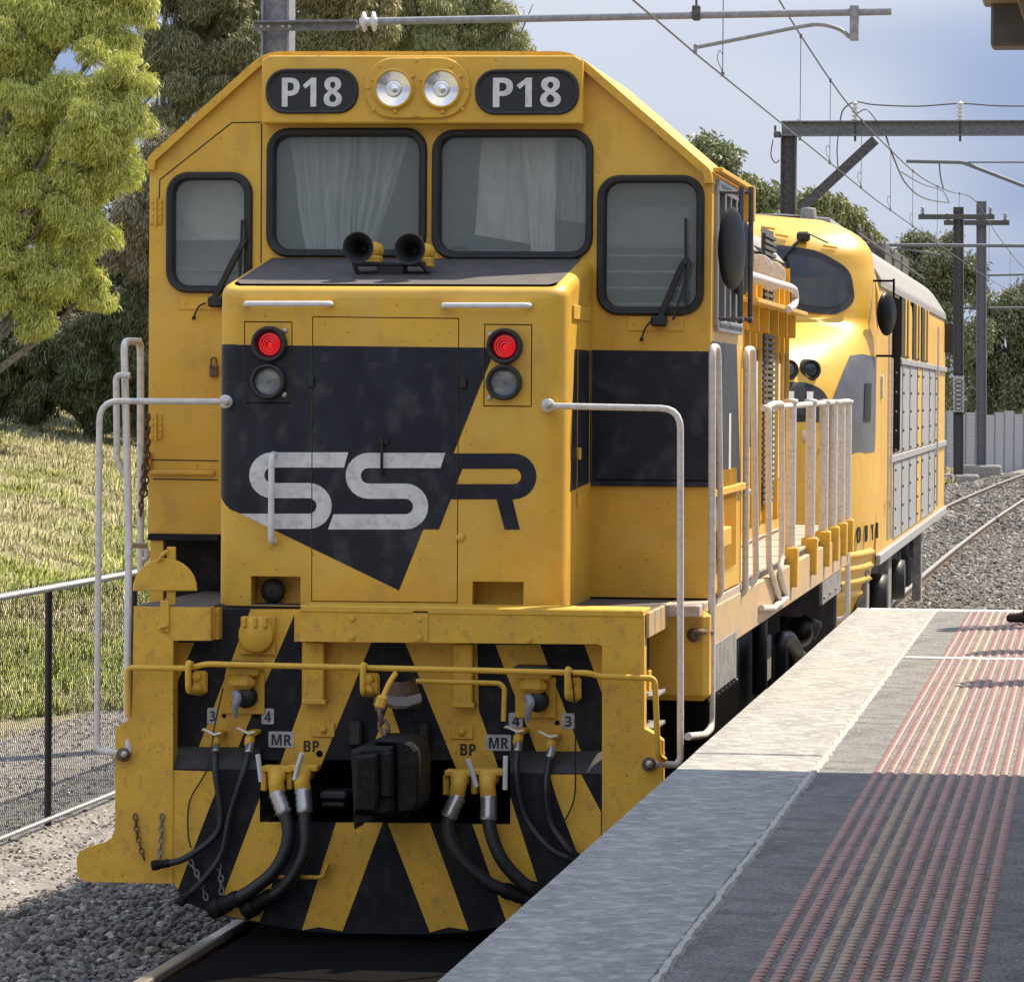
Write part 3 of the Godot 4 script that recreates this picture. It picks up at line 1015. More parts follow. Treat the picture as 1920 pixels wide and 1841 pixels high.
	for s in [[510.0, 579.0, 891.0, 653.0, 645.0, 450.0, 509.0], [691.0, 760.0, 892.0, 835.0, 826.0, 625.0, 615.0]]:
		m = MB.new()
		var cy: float = s[2]
		sheet(m, [[[s[0], cy - 43], [s[3], cy - 43], [s[4], cy - 14.5], [s[0], cy - 14.5]], arc2(s[0], cy, 14.5, 43, -PI / 2, -PI * 1.5), [[s[0], cy + 14.5], [s[1], cy + 14.5], [s[1], cy + 43], [s[0], cy + 43]],
			arc2(s[1], cy + 57.5, 14.5, 43, -PI / 2, PI / 2), [[s[5], cy + 72], [s[1], cy + 72], [s[1], cy + 100.5], [s[6], cy + 100.5]]], 0.004, seams)
		put("letter", m, M.white_letter, nose)
	# grab bars
	for g in [[[459, 570], [626, 570]], [[829, 573], [998, 573]]]:
		var a := fz(g[0][0], g[0][1], 0.0); var b := fz(g[1][0], g[1][1], 0.0)
		rod("grab_bar", [a + Vector3(0.014, 0, 0), a + Vector3(0.012, 0, 0.05), b + Vector3(-0.012, 0, 0.05), b + Vector3(-0.014, 0, 0)], 0.0145, M.white_clean, nose, 0.03)
	var ga := fz(515, 852, 0); var gb := fz(514, 1016, 0)
	rod("grab_bar", [ga, ga + Vector3(0, 0, 0.08), gb + Vector3(0, 0, 0.08), gb], 0.016, M.white_clean, nose, 0.04)
	# latches
	m = MB.new()
	var la := fz(720, 828, 0)
	m.box(la + Vector3(0, 0.0, 0.012), Vector3(0.05, 0.025, 0.02), Basis(), 0.004)
	m.tube([la + Vector3(-0.005, 0.015, 0.03), la + Vector3(-0.006, -0.14, 0.03), la + Vector3(-0.006, -0.16, 0.01)], 0.008, 8)
	put("door_latch", m, M.black, nose)
	for p in [[582, 716], [868, 718]]:
		m = MB.new(); m.box(fz(p[0], p[1], 0.012), Vector3(0.035, 0.05, 0.02), Basis(), 0.004); put("catch", m, M.black, nose)
	m = MB.new(); bolts(m, [[864, 1007]], 0.0, 0.02, 0.016, false); put("catch", m, M.yellow, nose)
	# tail and marker lamps
	lamp("tail_lamp", 506, 645, 0.0, true, nose); lamp("tail_lamp", 947, 649, 0.0, true, nose)
	lamp("marker_lamp", 504, 715, 0.0, false, nose); lamp("marker_lamp", 946, 717, 0.0, false, nose)
	put_bolts("screw", [[534, 620], [533, 740], [919, 627], [918, 746]], 0.0, 0.013, 0.012, M.bolt, nose, false)
	# round black socket in the left recess
	m = MB.new()
	m.lathe([[0.02, -0.16], [0.055, -0.155], [0.062, -0.12], [0.056, -0.1], [0.02, -0.095], [0.0, -0.095]], fz(502, 1110, 0.02), Basis(Vector3.RIGHT, PI / 2), 20)
	m.lathe([[0.008, -0.1], [0.008, -0.07], [0.0, -0.07]], fz(500, 1111, 0.02), Basis(Vector3.RIGHT, PI / 2), 8)
	put("jumper_socket", m, M.rubber, nose)
	# side door on the right of the nose, with its grey-black band
	m = MB.new()
	var s0 := fx(1063, 655, xr); var s1 := fx(1106, 655, xr)
	var ya := fz(1080, 655, -0.4).y; var yc := fz(1080, 920, -0.4).y; var yd := fz(1080, 908, -0.4).y
	m.quad(Vector3(xr + 0.002, yc, -0.17), Vector3(xr + 0.002, yd, ZC + 0.03), Vector3(xr + 0.002, ya, ZC + 0.03), Vector3(xr + 0.002, ya, -0.3))
	put("black_band", m, M.navy, nose)
	m = MB.new()
	for z in [-0.42, -0.9]:
		m.bb(xr - 0.02, xr + 0.0035, yb + 0.03, hz.call(z) - 0.2, z - 0.004, z + 0.004)
	for y in [2.35, 2.12]:
		m.bb(xr, xr + 0.02, y - 0.03, y + 0.03, -0.45, -0.40, 0.004)
	m.bb(xr, xr + 0.012, hz.call(-0.5) - 0.24, hz.call(-0.5) - 0.17, -0.86, -0.2, 0.003)
	put("side_door_trim", m, M.yellow_worn, nose)
	# twin horns on the top
	horns(hz)

func horns(hz: Callable):
	var m := MB.new()
	var base := fz(735, 512, -0.45)
	m.box(base + Vector3(0, 0.0, 0), Vector3(0.14, 0.075, 0.12), Basis(), 0.006)
	m.box(base + Vector3(0, 0.045, 0), Vector3(0.36, 0.02, 0.12), Basis(), 0.004)
	var br := put("horn_bracket", m, M.black, E)
	m = MB.new()
	var a := fz(662, 498, -0.4); var b := fz(806, 505, -0.4)
	m.tube(fillet([a + Vector3(0, 0.03, 0), a + Vector3(0.02, -0.04, 0), base + Vector3(-0.07, -0.02, 0)], 0.03), 0.013, 8)
	put("air_pipe", m, M.black, br)
	m = MB.new()
	m.tube(fillet([b + Vector3(-0.06, 0.05, 0), b + Vector3(0, -0.025, 0), base + Vector3(0.07, -0.02, 0)], 0.03), 0.013, 8)
	put("air_pipe", m, M.black, br)
	for p in [[672, 464], [769, 467]]:
		var c := fz(p[0], p[1], -0.25)
		m = MB.new()
		m.lathe([[0.0, 0.10], [0.012, 0.10], [0.022, 0.11], [0.03, 0.16], [0.045, 0.22], [0.073, 0.262], [0.0785, 0.266], [0.0785, 0.258], [0.07, 0.25], [0.05, 0.21], [0.036, 0.15], [0.026, 0.08]], c + Vector3(0, 0, -0.25), Basis(Vector3.RIGHT, PI / 2), 28)
		var h := put("horn", m, M.rubber, E)
		m = MB.new()
		m.lathe([[0.0, -0.06], [0.04, -0.06], [0.045, -0.05], [0.045, 0.0], [0.032, 0.02], [0.03, 0.06], [0.0, 0.06]], c + Vector3(0.03, -0.005, -0.26), Basis(Vector3.RIGHT, PI / 2), 20)
		m.box(c + Vector3(0.045, -0.06, -0.2), Vector3(0.07, 0.05, 0.1), Basis(), 0.006)
		put("horn_driver", m, M.yellow, h)

func window(called: String, x0: float, y0: float, x1: float, y1: float, gx0: float, gy0: float, gx1: float, gy1: float, parent: Node) -> PackedVector2Array:
	var o := prr(x0, y0, x1, y1, 0.115, ZC); var i := prr(gx0, gy0, gx1, gy1, 0.075, ZC)
	var w := put(called, ring_loft(o, i, [[0.0, ZC - 0.002], [0.06, ZC + 0.02], [0.3, ZC + 0.03], [0.45, ZC + 0.022], [0.55, ZC + 0.022], [0.75, ZC + 0.026], [0.95, ZC + 0.006], [1.0, ZC - 0.03]]), M.rubber, parent)
	var m := MB.new()
	m.flat(Geometry2D.offset_polygon(i, 0.004)[0], ZC - 0.022)
	put("pane", m, M.glass, w)
	return Geometry2D.offset_polygon(i, 0.012)[0]

func engine_cab():
	var cab := Node3D.new()
	var el := fz(280, 300, ZC); var tl := fz(500, 104, ZC); var tr := fz(1078, 104, ZC); var er := fz(1336, 325, ZC)
	var bl := fz(280, 1000, ZC); var br := fz(1330, 1122, ZC)
	var zb := -2.85
	var outer := PackedVector2Array([Vector2(el.x, bl.y), Vector2(br.x, bl.y) if false else Vector2(fz(1100, 1122, ZC).x, bl.y), Vector2(fz(1100, 1122, ZC).x, br.y), Vector2(er.x - 0.004, br.y), Vector2(er.x, er.y), Vector2(tr.x, tr.y), Vector2(tl.x, tl.y), Vector2(el.x, el.y)])
	# window openings come first
	var holder := MB.new()
	var wins := [[500, 240, 800, 483, 517, 257, 784, 467], [810, 243, 1112, 487, 828, 258, 1097, 471], [312, 322, 473, 550, 328, 338, 456, 535], [1120, 328, 1320, 592, 1138, 343, 1304, 575]]
	var holes := []
	for w in wins: holes.append(Geometry2D.offset_polygon(prr(w[4], w[5], w[6], w[7], 0.075, ZC), 0.006)[0])
	holder.wall(outer, holes, ZC - 0.05, ZC)
	var c := put("cab", holder, M.yellow, E)
	for w in wins: window("window", w[0], w[1], w[2], w[3], w[4], w[5], w[6], w[7], c)
	# sides, back and floor
	var m := MB.new()
	m.bb(el.x, el.x + 0.05, bl.y, el.y, zb, ZC - 0.05)
	put("side_wall", m, M.yellow, c)
	m = MB.new()
	var wz0 := -1.15; var wz1 := -2.55
	var wy0 := fx(1350, 612, er.x).y; var wy1 := fx(1350, 352, er.x).y
	m.bb(er.x - 0.05, er.x, br.y, wy0, zb, ZC - 0.05)
	m.bb(er.x - 0.05, er.x, wy1, er.y, zb, ZC - 0.05)
	m.bb(er.x - 0.05, er.x, wy0, wy1, wz0, ZC - 0.05)
	m.bb(er.x - 0.05, er.x, wy0, wy1, zb, wz1)
	put("side_wall", m, M.yellow, c)
	m = MB.new()
	m.prism(PackedVector2Array([Vector2(el.x + 0.05, bl.y), Vector2(er.x - 0.05, bl.y), Vector2(er.x - 0.05, er.y), Vector2(tr.x, tr.y - 0.02), Vector2(tl.x, tl.y - 0.02), Vector2(el.x + 0.05, el.y)]), zb, zb + 0.05)
	m.bb(fz(480, 0, ZC).x, er.x - 0.05, br.y, br.y + 0.06, zb + 0.05, ZC - 0.05)
	m.bb(-0.25, 0.35, 2.0, 3.0, -2.6, -2.2, 0.05)
	m.bb(-1.0, -0.45, 2.0, 2.95, -2.7, -2.5, 0.03)
	put("interior", m, M.inside, c)
	# roof: four plates with rounded eaves, standing a little forward of the front
	var sec := []
	for p in [el + Vector3(-0.004, -0.05, 0), el + Vector3(0.0, 0.012, 0), tl + Vector3(0, 0.018, 0), tr + Vector3(0, 0.018, 0), er + Vector3(0.0, 0.012, 0), er + Vector3(0.004, -0.05, 0)]: sec.append(Vector3(p.x, p.y, 0))
	var outl := fillet(sec, 0.09, 5)
	var ou := PackedVector2Array(); var inn := PackedVector2Array()
	for k in outl.size():
		var a: Vector3 = outl[max(k - 1, 0)]; var b: Vector3 = outl[min(k + 1, outl.size() - 1)]
		var d := (b - a).normalized()
		ou.append(Vector2(outl[k].x, outl[k].y))
		inn.append(Vector2(outl[k].x, outl[k].y) + Vector2(d.y, -d.x) * 0.04)
	inn.reverse()
	var poly := ou.duplicate(); poly.append_array(inn)
	m = MB.new()
	m.prism(poly, zb - 0.05, ZC + 0.05)
	put("cab_roof", m, M.yellow_worn, c)
	# black band on the right
	m = MB.new()
	m.flat(pz([[1106, 656], [1334, 659], [1332, 913], [1106, 910]], ZC), ZC + 0.002)
	put("black_band", m, M.navy, c)
	m = MB.new()
	m.bb(fz(1118, 870, ZC).x, fz(1330, 870, ZC).x, fz(1200, 900, ZC).y, fz(1200, 862, ZC).y, ZC + 0.003, ZC + 0.012, 0.004)
	m.bb(fz(1106, 870, ZC).x, fz(1332, 870, ZC).x, fz(1200, 912, ZC).y, fz(1200, 903, ZC).y, ZC + 0.003, ZC + 0.028, 0.004)
	put("band_rail", m, M.navy, c)
	# door seams, hinges and rails on the left
	m = MB.new()
	for s in [[[490, 232], [489, 500]], [[434, 230], [489, 229]], [[434, 230], [299, 337]], [[299, 337], [298, 372]], [[282, 862], [408, 864]], [[286, 898], [408, 900]]]:
		m = MB.new()
		m.bar(fz(s[0][0], s[0][1], ZC + 0.0005), fz(s[1][0], s[1][1], ZC + 0.0005), 0.0065, 0.003, 0.0, Vector3(0, 0, 1))
		put("door_seam", m, M.under, c)
	m = MB.new()
	m.bb(fz(284, 0, ZC).x, fz(408, 0, ZC).x, fz(300, 890, ZC).y, fz(300, 881, ZC).y, ZC, ZC + 0.03, 0.006)
	m.bb(fz(281, 0, ZC).x, fz(288, 0, ZC).x, fz(280, 888, ZC).y, fz(280, 848, ZC).y, ZC, ZC + 0.035, 0.006)
	put("drip_rail", m, M.yellow, c)
	for y in [[373, 421], [778, 824]]:
		m = MB.new()
		var a := fz(281, y[1], ZC); var b := fz(304, y[0], ZC)
		m.bb(a.x, b.x, a.y, b.y, ZC, ZC + 0.008, 0.002)
		m.tube([Vector3((a.x + b.x) / 2, a.y - 0.005, ZC + 0.012), Vector3((a.x + b.x) / 2, b.y + 0.005, ZC + 0.012)], 0.008, 8)
		var bo := []
		for k in 4: for s in [286.0, 300.0]: bo.append([s, lerpf(y[0] + 6, y[1] - 6, k / 3.0)])
		bolts(m, bo, ZC + 0.008, 0.006, 0.006, false)
		put("hinge", m, M.yellow_worn, c)
	m = MB.new()
	var lk := fz(400, 696, ZC + 0.02)
	m.box(lk, Vector3(0.045, 0.06, 0.022), Basis(), 0.005)
	m.tube(fillet([lk + Vector3(-0.014, 0.03, 0), lk + Vector3(-0.014, 0.07, 0), lk + Vector3(0.014, 0.07, 0), lk + Vector3(0.014, 0.03, 0)], 0.014), 0.005, 6)
	put("padlock", m, M.rusty, c)
	# blue-black tread plate well below the door
	m = MB.new()
	var w0 := fz(288, 1002, ZC); var w1 := fz(410, 1128, ZC)
	m.bb(w0.x, w1.x, w1.y - 0.4, w0.y, ZC - 0.5, ZC - 0.25)
	m.bb(w0.x - 0.03, w1.x, w0.y - 0.03, w0.y + 0.004, ZC - 0.3, ZC + 0.02, 0.004)
	for i in 14:
		for j in 13:
			var q := Vector3(lerpf(w0.x + 0.06, w1.x, i / 14.0), lerpf(w1.y, w0.y - 0.04, j / 13.0), ZC - 0.248)
			m.box(q, Vector3(0.018, 0.005, 0.005), Basis(Vector3(0, 0, 1), 0.8 if (i + j) % 2 else -0.8))
	put("tread_plate", m, M.navy_worn, c)
	m = MB.new()
	m.bb(w0.x - 0.02, w0.x + 0.05, w1.y - 0.4, w0.y, ZC - 0.05, ZC)
	put("well_jamb", m, M.yellow, c)
	head_panel(c)
	wipers(c)
	curtains(c)
	cab_side(c, er.x, wy0, wy1, wz0, wz1)

func head_panel(c: Node):
	var zf := ZC + 0.12
	var m := MB.new()
	m.prism(pz([[490, 112], [505, 103], [1078, 103], [1092, 112], [1092, 232], [490, 231]], ZC + 0.12), ZC, zf, 0.008)
	var hp := put("number_panel", m, M.yellow, c)
	for b in [[498, 129, 672, 213, 528, 144, 641, 200], [891, 130, 1086, 215, 924, 144, 1052, 201]]:
		var o := prr(b[0], b[1], b[2], b[3], 0.105, zf); var i := prr(b[0] + 9, b[1] + 8, b[2] - 9, b[3] - 8, 0.085, zf)
		var f := put("number_board", ring_loft(o, i, [[0.0, zf], [0.1, zf + 0.014], [0.6, zf + 0.016], [1.0, zf + 0.004]]), M.rubber, hp)
		m = MB.new(); m.flat(i, zf + 0.0045)
		put("board_face", m, M.black, f)
		text("numerals", "P18", b[4], b[5], b[6], b[7], zf + 0.007, M.white_letter, f)
	# twin headlamp bezel
	var bz := prr(684, 108, 882, 222, 0.155, zf)
	m = MB.new(); m.prism(bz, zf, zf + 0.022, 0.007)
	bolts(m, [[712, 124], [781, 113], [846, 124], [700, 205], [782, 217], [868, 205], [690, 165], [875, 165]], zf + 0.022, 0.009, 0.008, false)
	var hb := put("headlamp_bezel", m, M.yellow, hp)
	for p in [[737, 166], [827, 166]]:
		var q := fz(p[0], p[1], zf + 0.045)
		var bs := Basis(Vector3.RIGHT, PI / 2)
		m = MB.new()
		m.lathe([[0.113, -0.024], [0.111, -0.016], null, [0.104, -0.016], [0.103, 0.0], [0.099, 0.008], [0.092, 0.008], [0.0885, 0.0], [0.0885, -0.022]], q, bs, 36)
		for k in 3:
			var a := 0.6 + k * TAU / 3
			m.box(q + Vector3(cos(a), sin(a), 0) * 0.112 + Vector3(0, 0, -0.014), Vector3(0.03, 0.02, 0.014), Basis(Vector3(0, 0, 1), a), 0.003)
		var l := put("headlamp", m, M.yellow, hb)
		m = MB.new()
		var pr := []
		for k in 9: pr.append([0.0885 * (1 - k / 8.0), -0.004 - 0.016 * sin(PI / 2 * k / 8.0)])
		pr[8][0] = 0.0
		m.lathe(pr, q, bs, 28)
		m.lathe([[0.045, -0.018], [0.044, -0.012], [0.03, -0.009], [0.016, -0.016], [0.014, -0.004], [0.0, -0.003]], q, bs, 20)
		put("reflector", m, M.reflector, l)
		m = MB.new()
		m.lathe([[0.088, 0.0], [0.06, 0.007], [0.03, 0.010], [0.0, 0.011]], q, bs, 28)
		put("lens", m, M.lens_glass, l)

func wipers(c: Node):
	for s in [[[405, 566], [336, 556, 411, 580], [[398, 566], [447, 470], [460, 448]], [[447, 478], [452, 545]], [456, 452], [[385, 568], [372, 575], [363, 594]]],
			[[1236, 602], [1177, 593, 1282, 620], [[1234, 604], [1280, 495], [1290, 484]], [[1262, 600], [1296, 492]], [1288, 484], [[1228, 596], [1212, 612], [1203, 634]]]]:
		var m := MB.new()
		var a := fz(s[1][0], s[1][3], ZC); var b := fz(s[1][2], s[1][1], ZC)
		m.bb(a.x, b.x, a.y, b.y, ZC, ZC + 0.008, 0.002)
		bolts(m, [[s[1][0] + 12, (s[1][1] + s[1][3]) / 2.0], [s[1][2] - 12, (s[1][1] + s[1][3]) / 2.0 + 1]], ZC + 0.006, 0.007, 0.006, false)
		put("wiper_plate", m, M.yellow, c)
		m = MB.new()
		var z := ZC + 0.05
		var p: Array = s[2]
		m.bar(fz(p[0][0], p[0][1], z), fz(p[1][0], p[1][1], z + 0.01), 0.034, 0.02, 0.006, Vector3(0, 0, 1))
		m.bar(fz(p[1][0], p[1][1], z + 0.01), fz(p[2][0], p[2][1], z), 0.03, 0.02, 0.005, Vector3(0, 0, 1))
		m.box(fz(s[0][0], s[0][1], z - 0.01), Vector3(0.08, 0.055, 0.07), Basis(), 0.01)
		m.bar(fz(s[3][0][0], s[3][0][1], z), fz(s[3][1][0], s[3][1][1], z), 0.012, 0.012, 0.0, Vector3(0, 0, 1))
		var w := put("wiper", m, M.black, c)
		m = MB.new()
		m.bar(fz(s[4][0] - 2, s[4][1] - 75 if s[4][0] > 800 else s[4][1] - 40, ZC + 0.045), fz(s[4][0] - (2 if s[4][0] > 800 else 8), s[4][1] + 92, ZC + 0.045), 0.014, 0.02, 0.003, Vector3(0, 0, 1))
		put("blade", m, M.rubber, w)
		m = MB.new()
		m.tube(curve([fz(s[5][0][0], s[5][0][1], ZC + 0.04), fz(s[5][1][0], s[5][1][1], ZC + 0.04), fz(s[5][2][0], s[5][2][1], ZC + 0.03)]), 0.005, 6)
		m.lathe([[0.0, -0.012], [0.01, -0.008], [0.01, 0.008], [0.0, 0.012]], fz(s[5][2][0], s[5][2][1] + 2, ZC + 0.03), Basis(), 8)
		put("air_hose", m, M.black, w)

func drape(pts: Array, z: float, seed_: int, folds: float, amp: float) -> MB:    # hanging cloth: pts top-left, top-right, bottom-right, bottom-left pixels
	var m := MB.new()
	var nz := noise(seed_, 0.9, 3)
	var rows := []
	var NX := 40; var NY := 14
	for j in NY + 1:
		var r := []
		for i in NX + 1:
			var u := float(i) / NX; var v := float(j) / NY
			var px := lerpf(lerpf(pts[0][0], pts[1][0], u), lerpf(pts[3][0], pts[2][0], u), v)
			var py := lerpf(lerpf(pts[0][1], pts[1][1], u), lerpf(pts[3][1], pts[2][1], u), v)
			var d := sin(u * folds * TAU + nz.get_noise_2d(u * 3, v * 2) * 2.5) * amp + nz.get_noise_2d(u * 4 + 7, v * 2) * amp * 1.6
			r.append(fz(px, py, z) + Vector3(0, 0, d))
		rows.append(r)
	rows.reverse()
	m.loft(rows, false)
	return m

func curtains(c: Node):
	put("curtain", drape([[540, 235], [670, 235], [650, 500], [575, 500]], ZC - 0.16, 1, 6, 0.018), M.curtain, c)
	put("curtain", drape([[655, 235], [775, 235], [690, 500], [660, 500]], ZC - 0.2, 2, 4, 0.02), M.curtain, c)
	put("curtain", drape([[905, 235], [985, 235], [1010, 460], [890, 440]], ZC - 0.2, 3, 1.0, 0.015), M.curtain_pale, c)
	put("curtain", drape([[975, 235], [1045, 235], [1040, 500], [1000, 500]], ZC - 0.15, 4, 1.5, 0.012), M.curtain_pale, c)
	put("curtain", drape([[1030, 235], [1110, 235], [1110, 420], [1030, 410]], ZC - 0.24, 5, 7, 0.012), M.curtain, c)
	put("sun_blind", drape([[318, 320], [470, 320], [466, 450], [318, 450]], ZC - 0.22, 6, 0.5, 0.012), M.curtain_pale, c)
	var m := MB.new()
	var a := fz(318, 540, ZC - 0.4); var b := fz(470, 446, ZC - 0.4)
	m.bb(a.x - 0.1, b.x + 0.05, a.y - 0.1, b.y, ZC - 0.46, ZC - 0.42)
	for k in 3: m.bb(a.x - 0.1, b.x + 0.05, a.y + k * 0.09, a.y + k * 0.09 + 0.012, ZC - 0.42, ZC - 0.4)
	for k in 4: m.bb(a.x + 0.1 * k, a.x + 0.1 * k + 0.015, a.y - 0.1, b.y, ZC - 0.42, ZC - 0.405)
	put("locker", m, M.curtain_pale, c)
	m = MB.new()
	a = fz(1120, 600, ZC - 0.5); b = fz(1330, 330, ZC - 0.5)
	for k in 4: m.bb(a.x, b.x - 0.1, a.y + 0.08 + k * 0.085, a.y + 0.092 + k * 0.085, ZC - 0.5, ZC - 0.48)
	m.bb(a.x, a.x + 0.5, a.y + 0.38, a.y + 0.6, ZC - 0.55, ZC - 0.48, 0.02)
	put("control_stand", m, M.inside, c)

func cab_side(c: Node, X: float, wy0: float, wy1: float, wz0: float, wz1: float):
	# sliding side window in a bright metal frame
	var m := MB.new()
	m.bb(X - 0.03, X + 0.025, wy0 - 0.03, wy0 + 0.03, wz1, wz0, 0.004)
	m.bb(X - 0.03, X + 0.025, wy1 - 0.03, wy1 + 0.03, wz1, wz0, 0.004)
	for z in [wz0, -1.55, -1.85, -2.2, wz1]: m.bb(X - 0.03, X + 0.022, wy0, wy1, z - 0.025, z + 0.025, 0.004)
	for k in 16:
		for y in [wy0, wy1]: m.bb(X + 0.02, X + 0.03, y - 0.012, y + 0.012, wz1 + 0.06 + k * 0.083, wz1 + 0.075 + k * 0.083)
	var w := put("side_window", m, M.steel, c)
	m = MB.new()
	m.bb(X - 0.02, X - 0.014, wy0 + 0.03, wy1 - 0.03, wz1, wz0)
	put("pane", m, M.glass_dark, w)
	# rain gutter and hooks over it
	m = MB.new()
	m.bb(X, X + 0.05, wy1 + 0.06, wy1 + 0.085, -2.9, -1.02, 0.004)
	m.bb(X, X + 0.07, wy1 - 0.12, wy1 + 0.08, -2.8, -2.72, 0.01)
	put("gutter", m, M.yellow_worn, c)
	# two round black mirrors on posts
	var k := 0
	for d in [[1373, 466], [1390, 482]]:
		m = MB.new()
		var pr := []
		for i in 7: pr.append([0.212 * cos(PI / 2 * i / 6.0) if i < 6 else 0.0, 0.03 * sin(PI / 2 * i / 6.0)])
		var bs := Basis(Vector3(0, 0, 1), -PI / 2).rotated(Vector3.UP, -0.22)
		var disc := fx(d[0], d[1], X + 0.12 - 0.06 * k)
		m.lathe([[0.0, -0.02], [0.18, -0.018], [0.208, -0.008], [0.212, 0.0]], disc, bs, 32)
		m.lathe(pr, disc, bs, 32)
		var mir := put("mirror", m, M.jet, c)
		m = MB.new()
		var px: float = 1391.0 if k == 0 else 1409.0
		var t0 := fx(px, 350, X + 0.13); var b0 := fx(px, 606, X + 0.13)
		m.tube([Vector3(X + 0.13, t0.y, t0.z), Vector3(X + 0.13, b0.y, t0.z)], 0.014, 8)
		m.tube([Vector3(X, t0.y - 0.03, t0.z + 0.05), Vector3(X + 0.13, t0.y - 0.03, t0.z)], 0.01, 6)
		m.box(Vector3(X + 0.06, b0.y + 0.02, t0.z), Vector3(0.17, 0.02, 0.1), Basis(), 0.004)
		put("mirror_post", m, M.old_iron, mir)
		k += 1
	# black band and worn white lettering along the side, seen at a slant
	m = MB.new()
	var y0 := fx(1340, 915, X).y; var y1 := fx(1340, 640, X).y
	m.quad(Vector3(X + 0.002, y0, ZC - 0.01), Vector3(X + 0.002, y0, -2.75), Vector3(X + 0.002, y1, -2.45), Vector3(X + 0.002, y1, ZC - 0.01))
	put("black_band", m, M.navy, c)
	m = MB.new()
	for s in [[1.95, 2.15, -1.1, -1.5], [2.2, 2.5, -1.2, -1.35], [1.72, 1.85, -1.6, -2.2], [2.0, 2.55, -2.0, -2.12]]:
		m.bb(X + 0.003, X + 0.005, s[0], s[1], s[3], s[2])
	put("side_lettering", m, M.white_letter, c)
	m = MB.new()
	m.bb(X, X + 0.03, fx(1345, 922, X).y - 0.02, fx(1345, 922, X).y + 0.02, -2.85, ZC, 0.005)
	m.bb(X, X + 0.05, fx(1345, 1000, X).y - 0.07, fx(1345, 1000, X).y + 0.03, -1.7, -1.2, 0.008)
	for i in 22: m.bb(X, X + 0.015, 1.72, 2.25, -1.2 - 0.055 * i - 0.012, -1.2 - 0.055 * i)
	put("side_vents", m, M.yellow_worn, c)

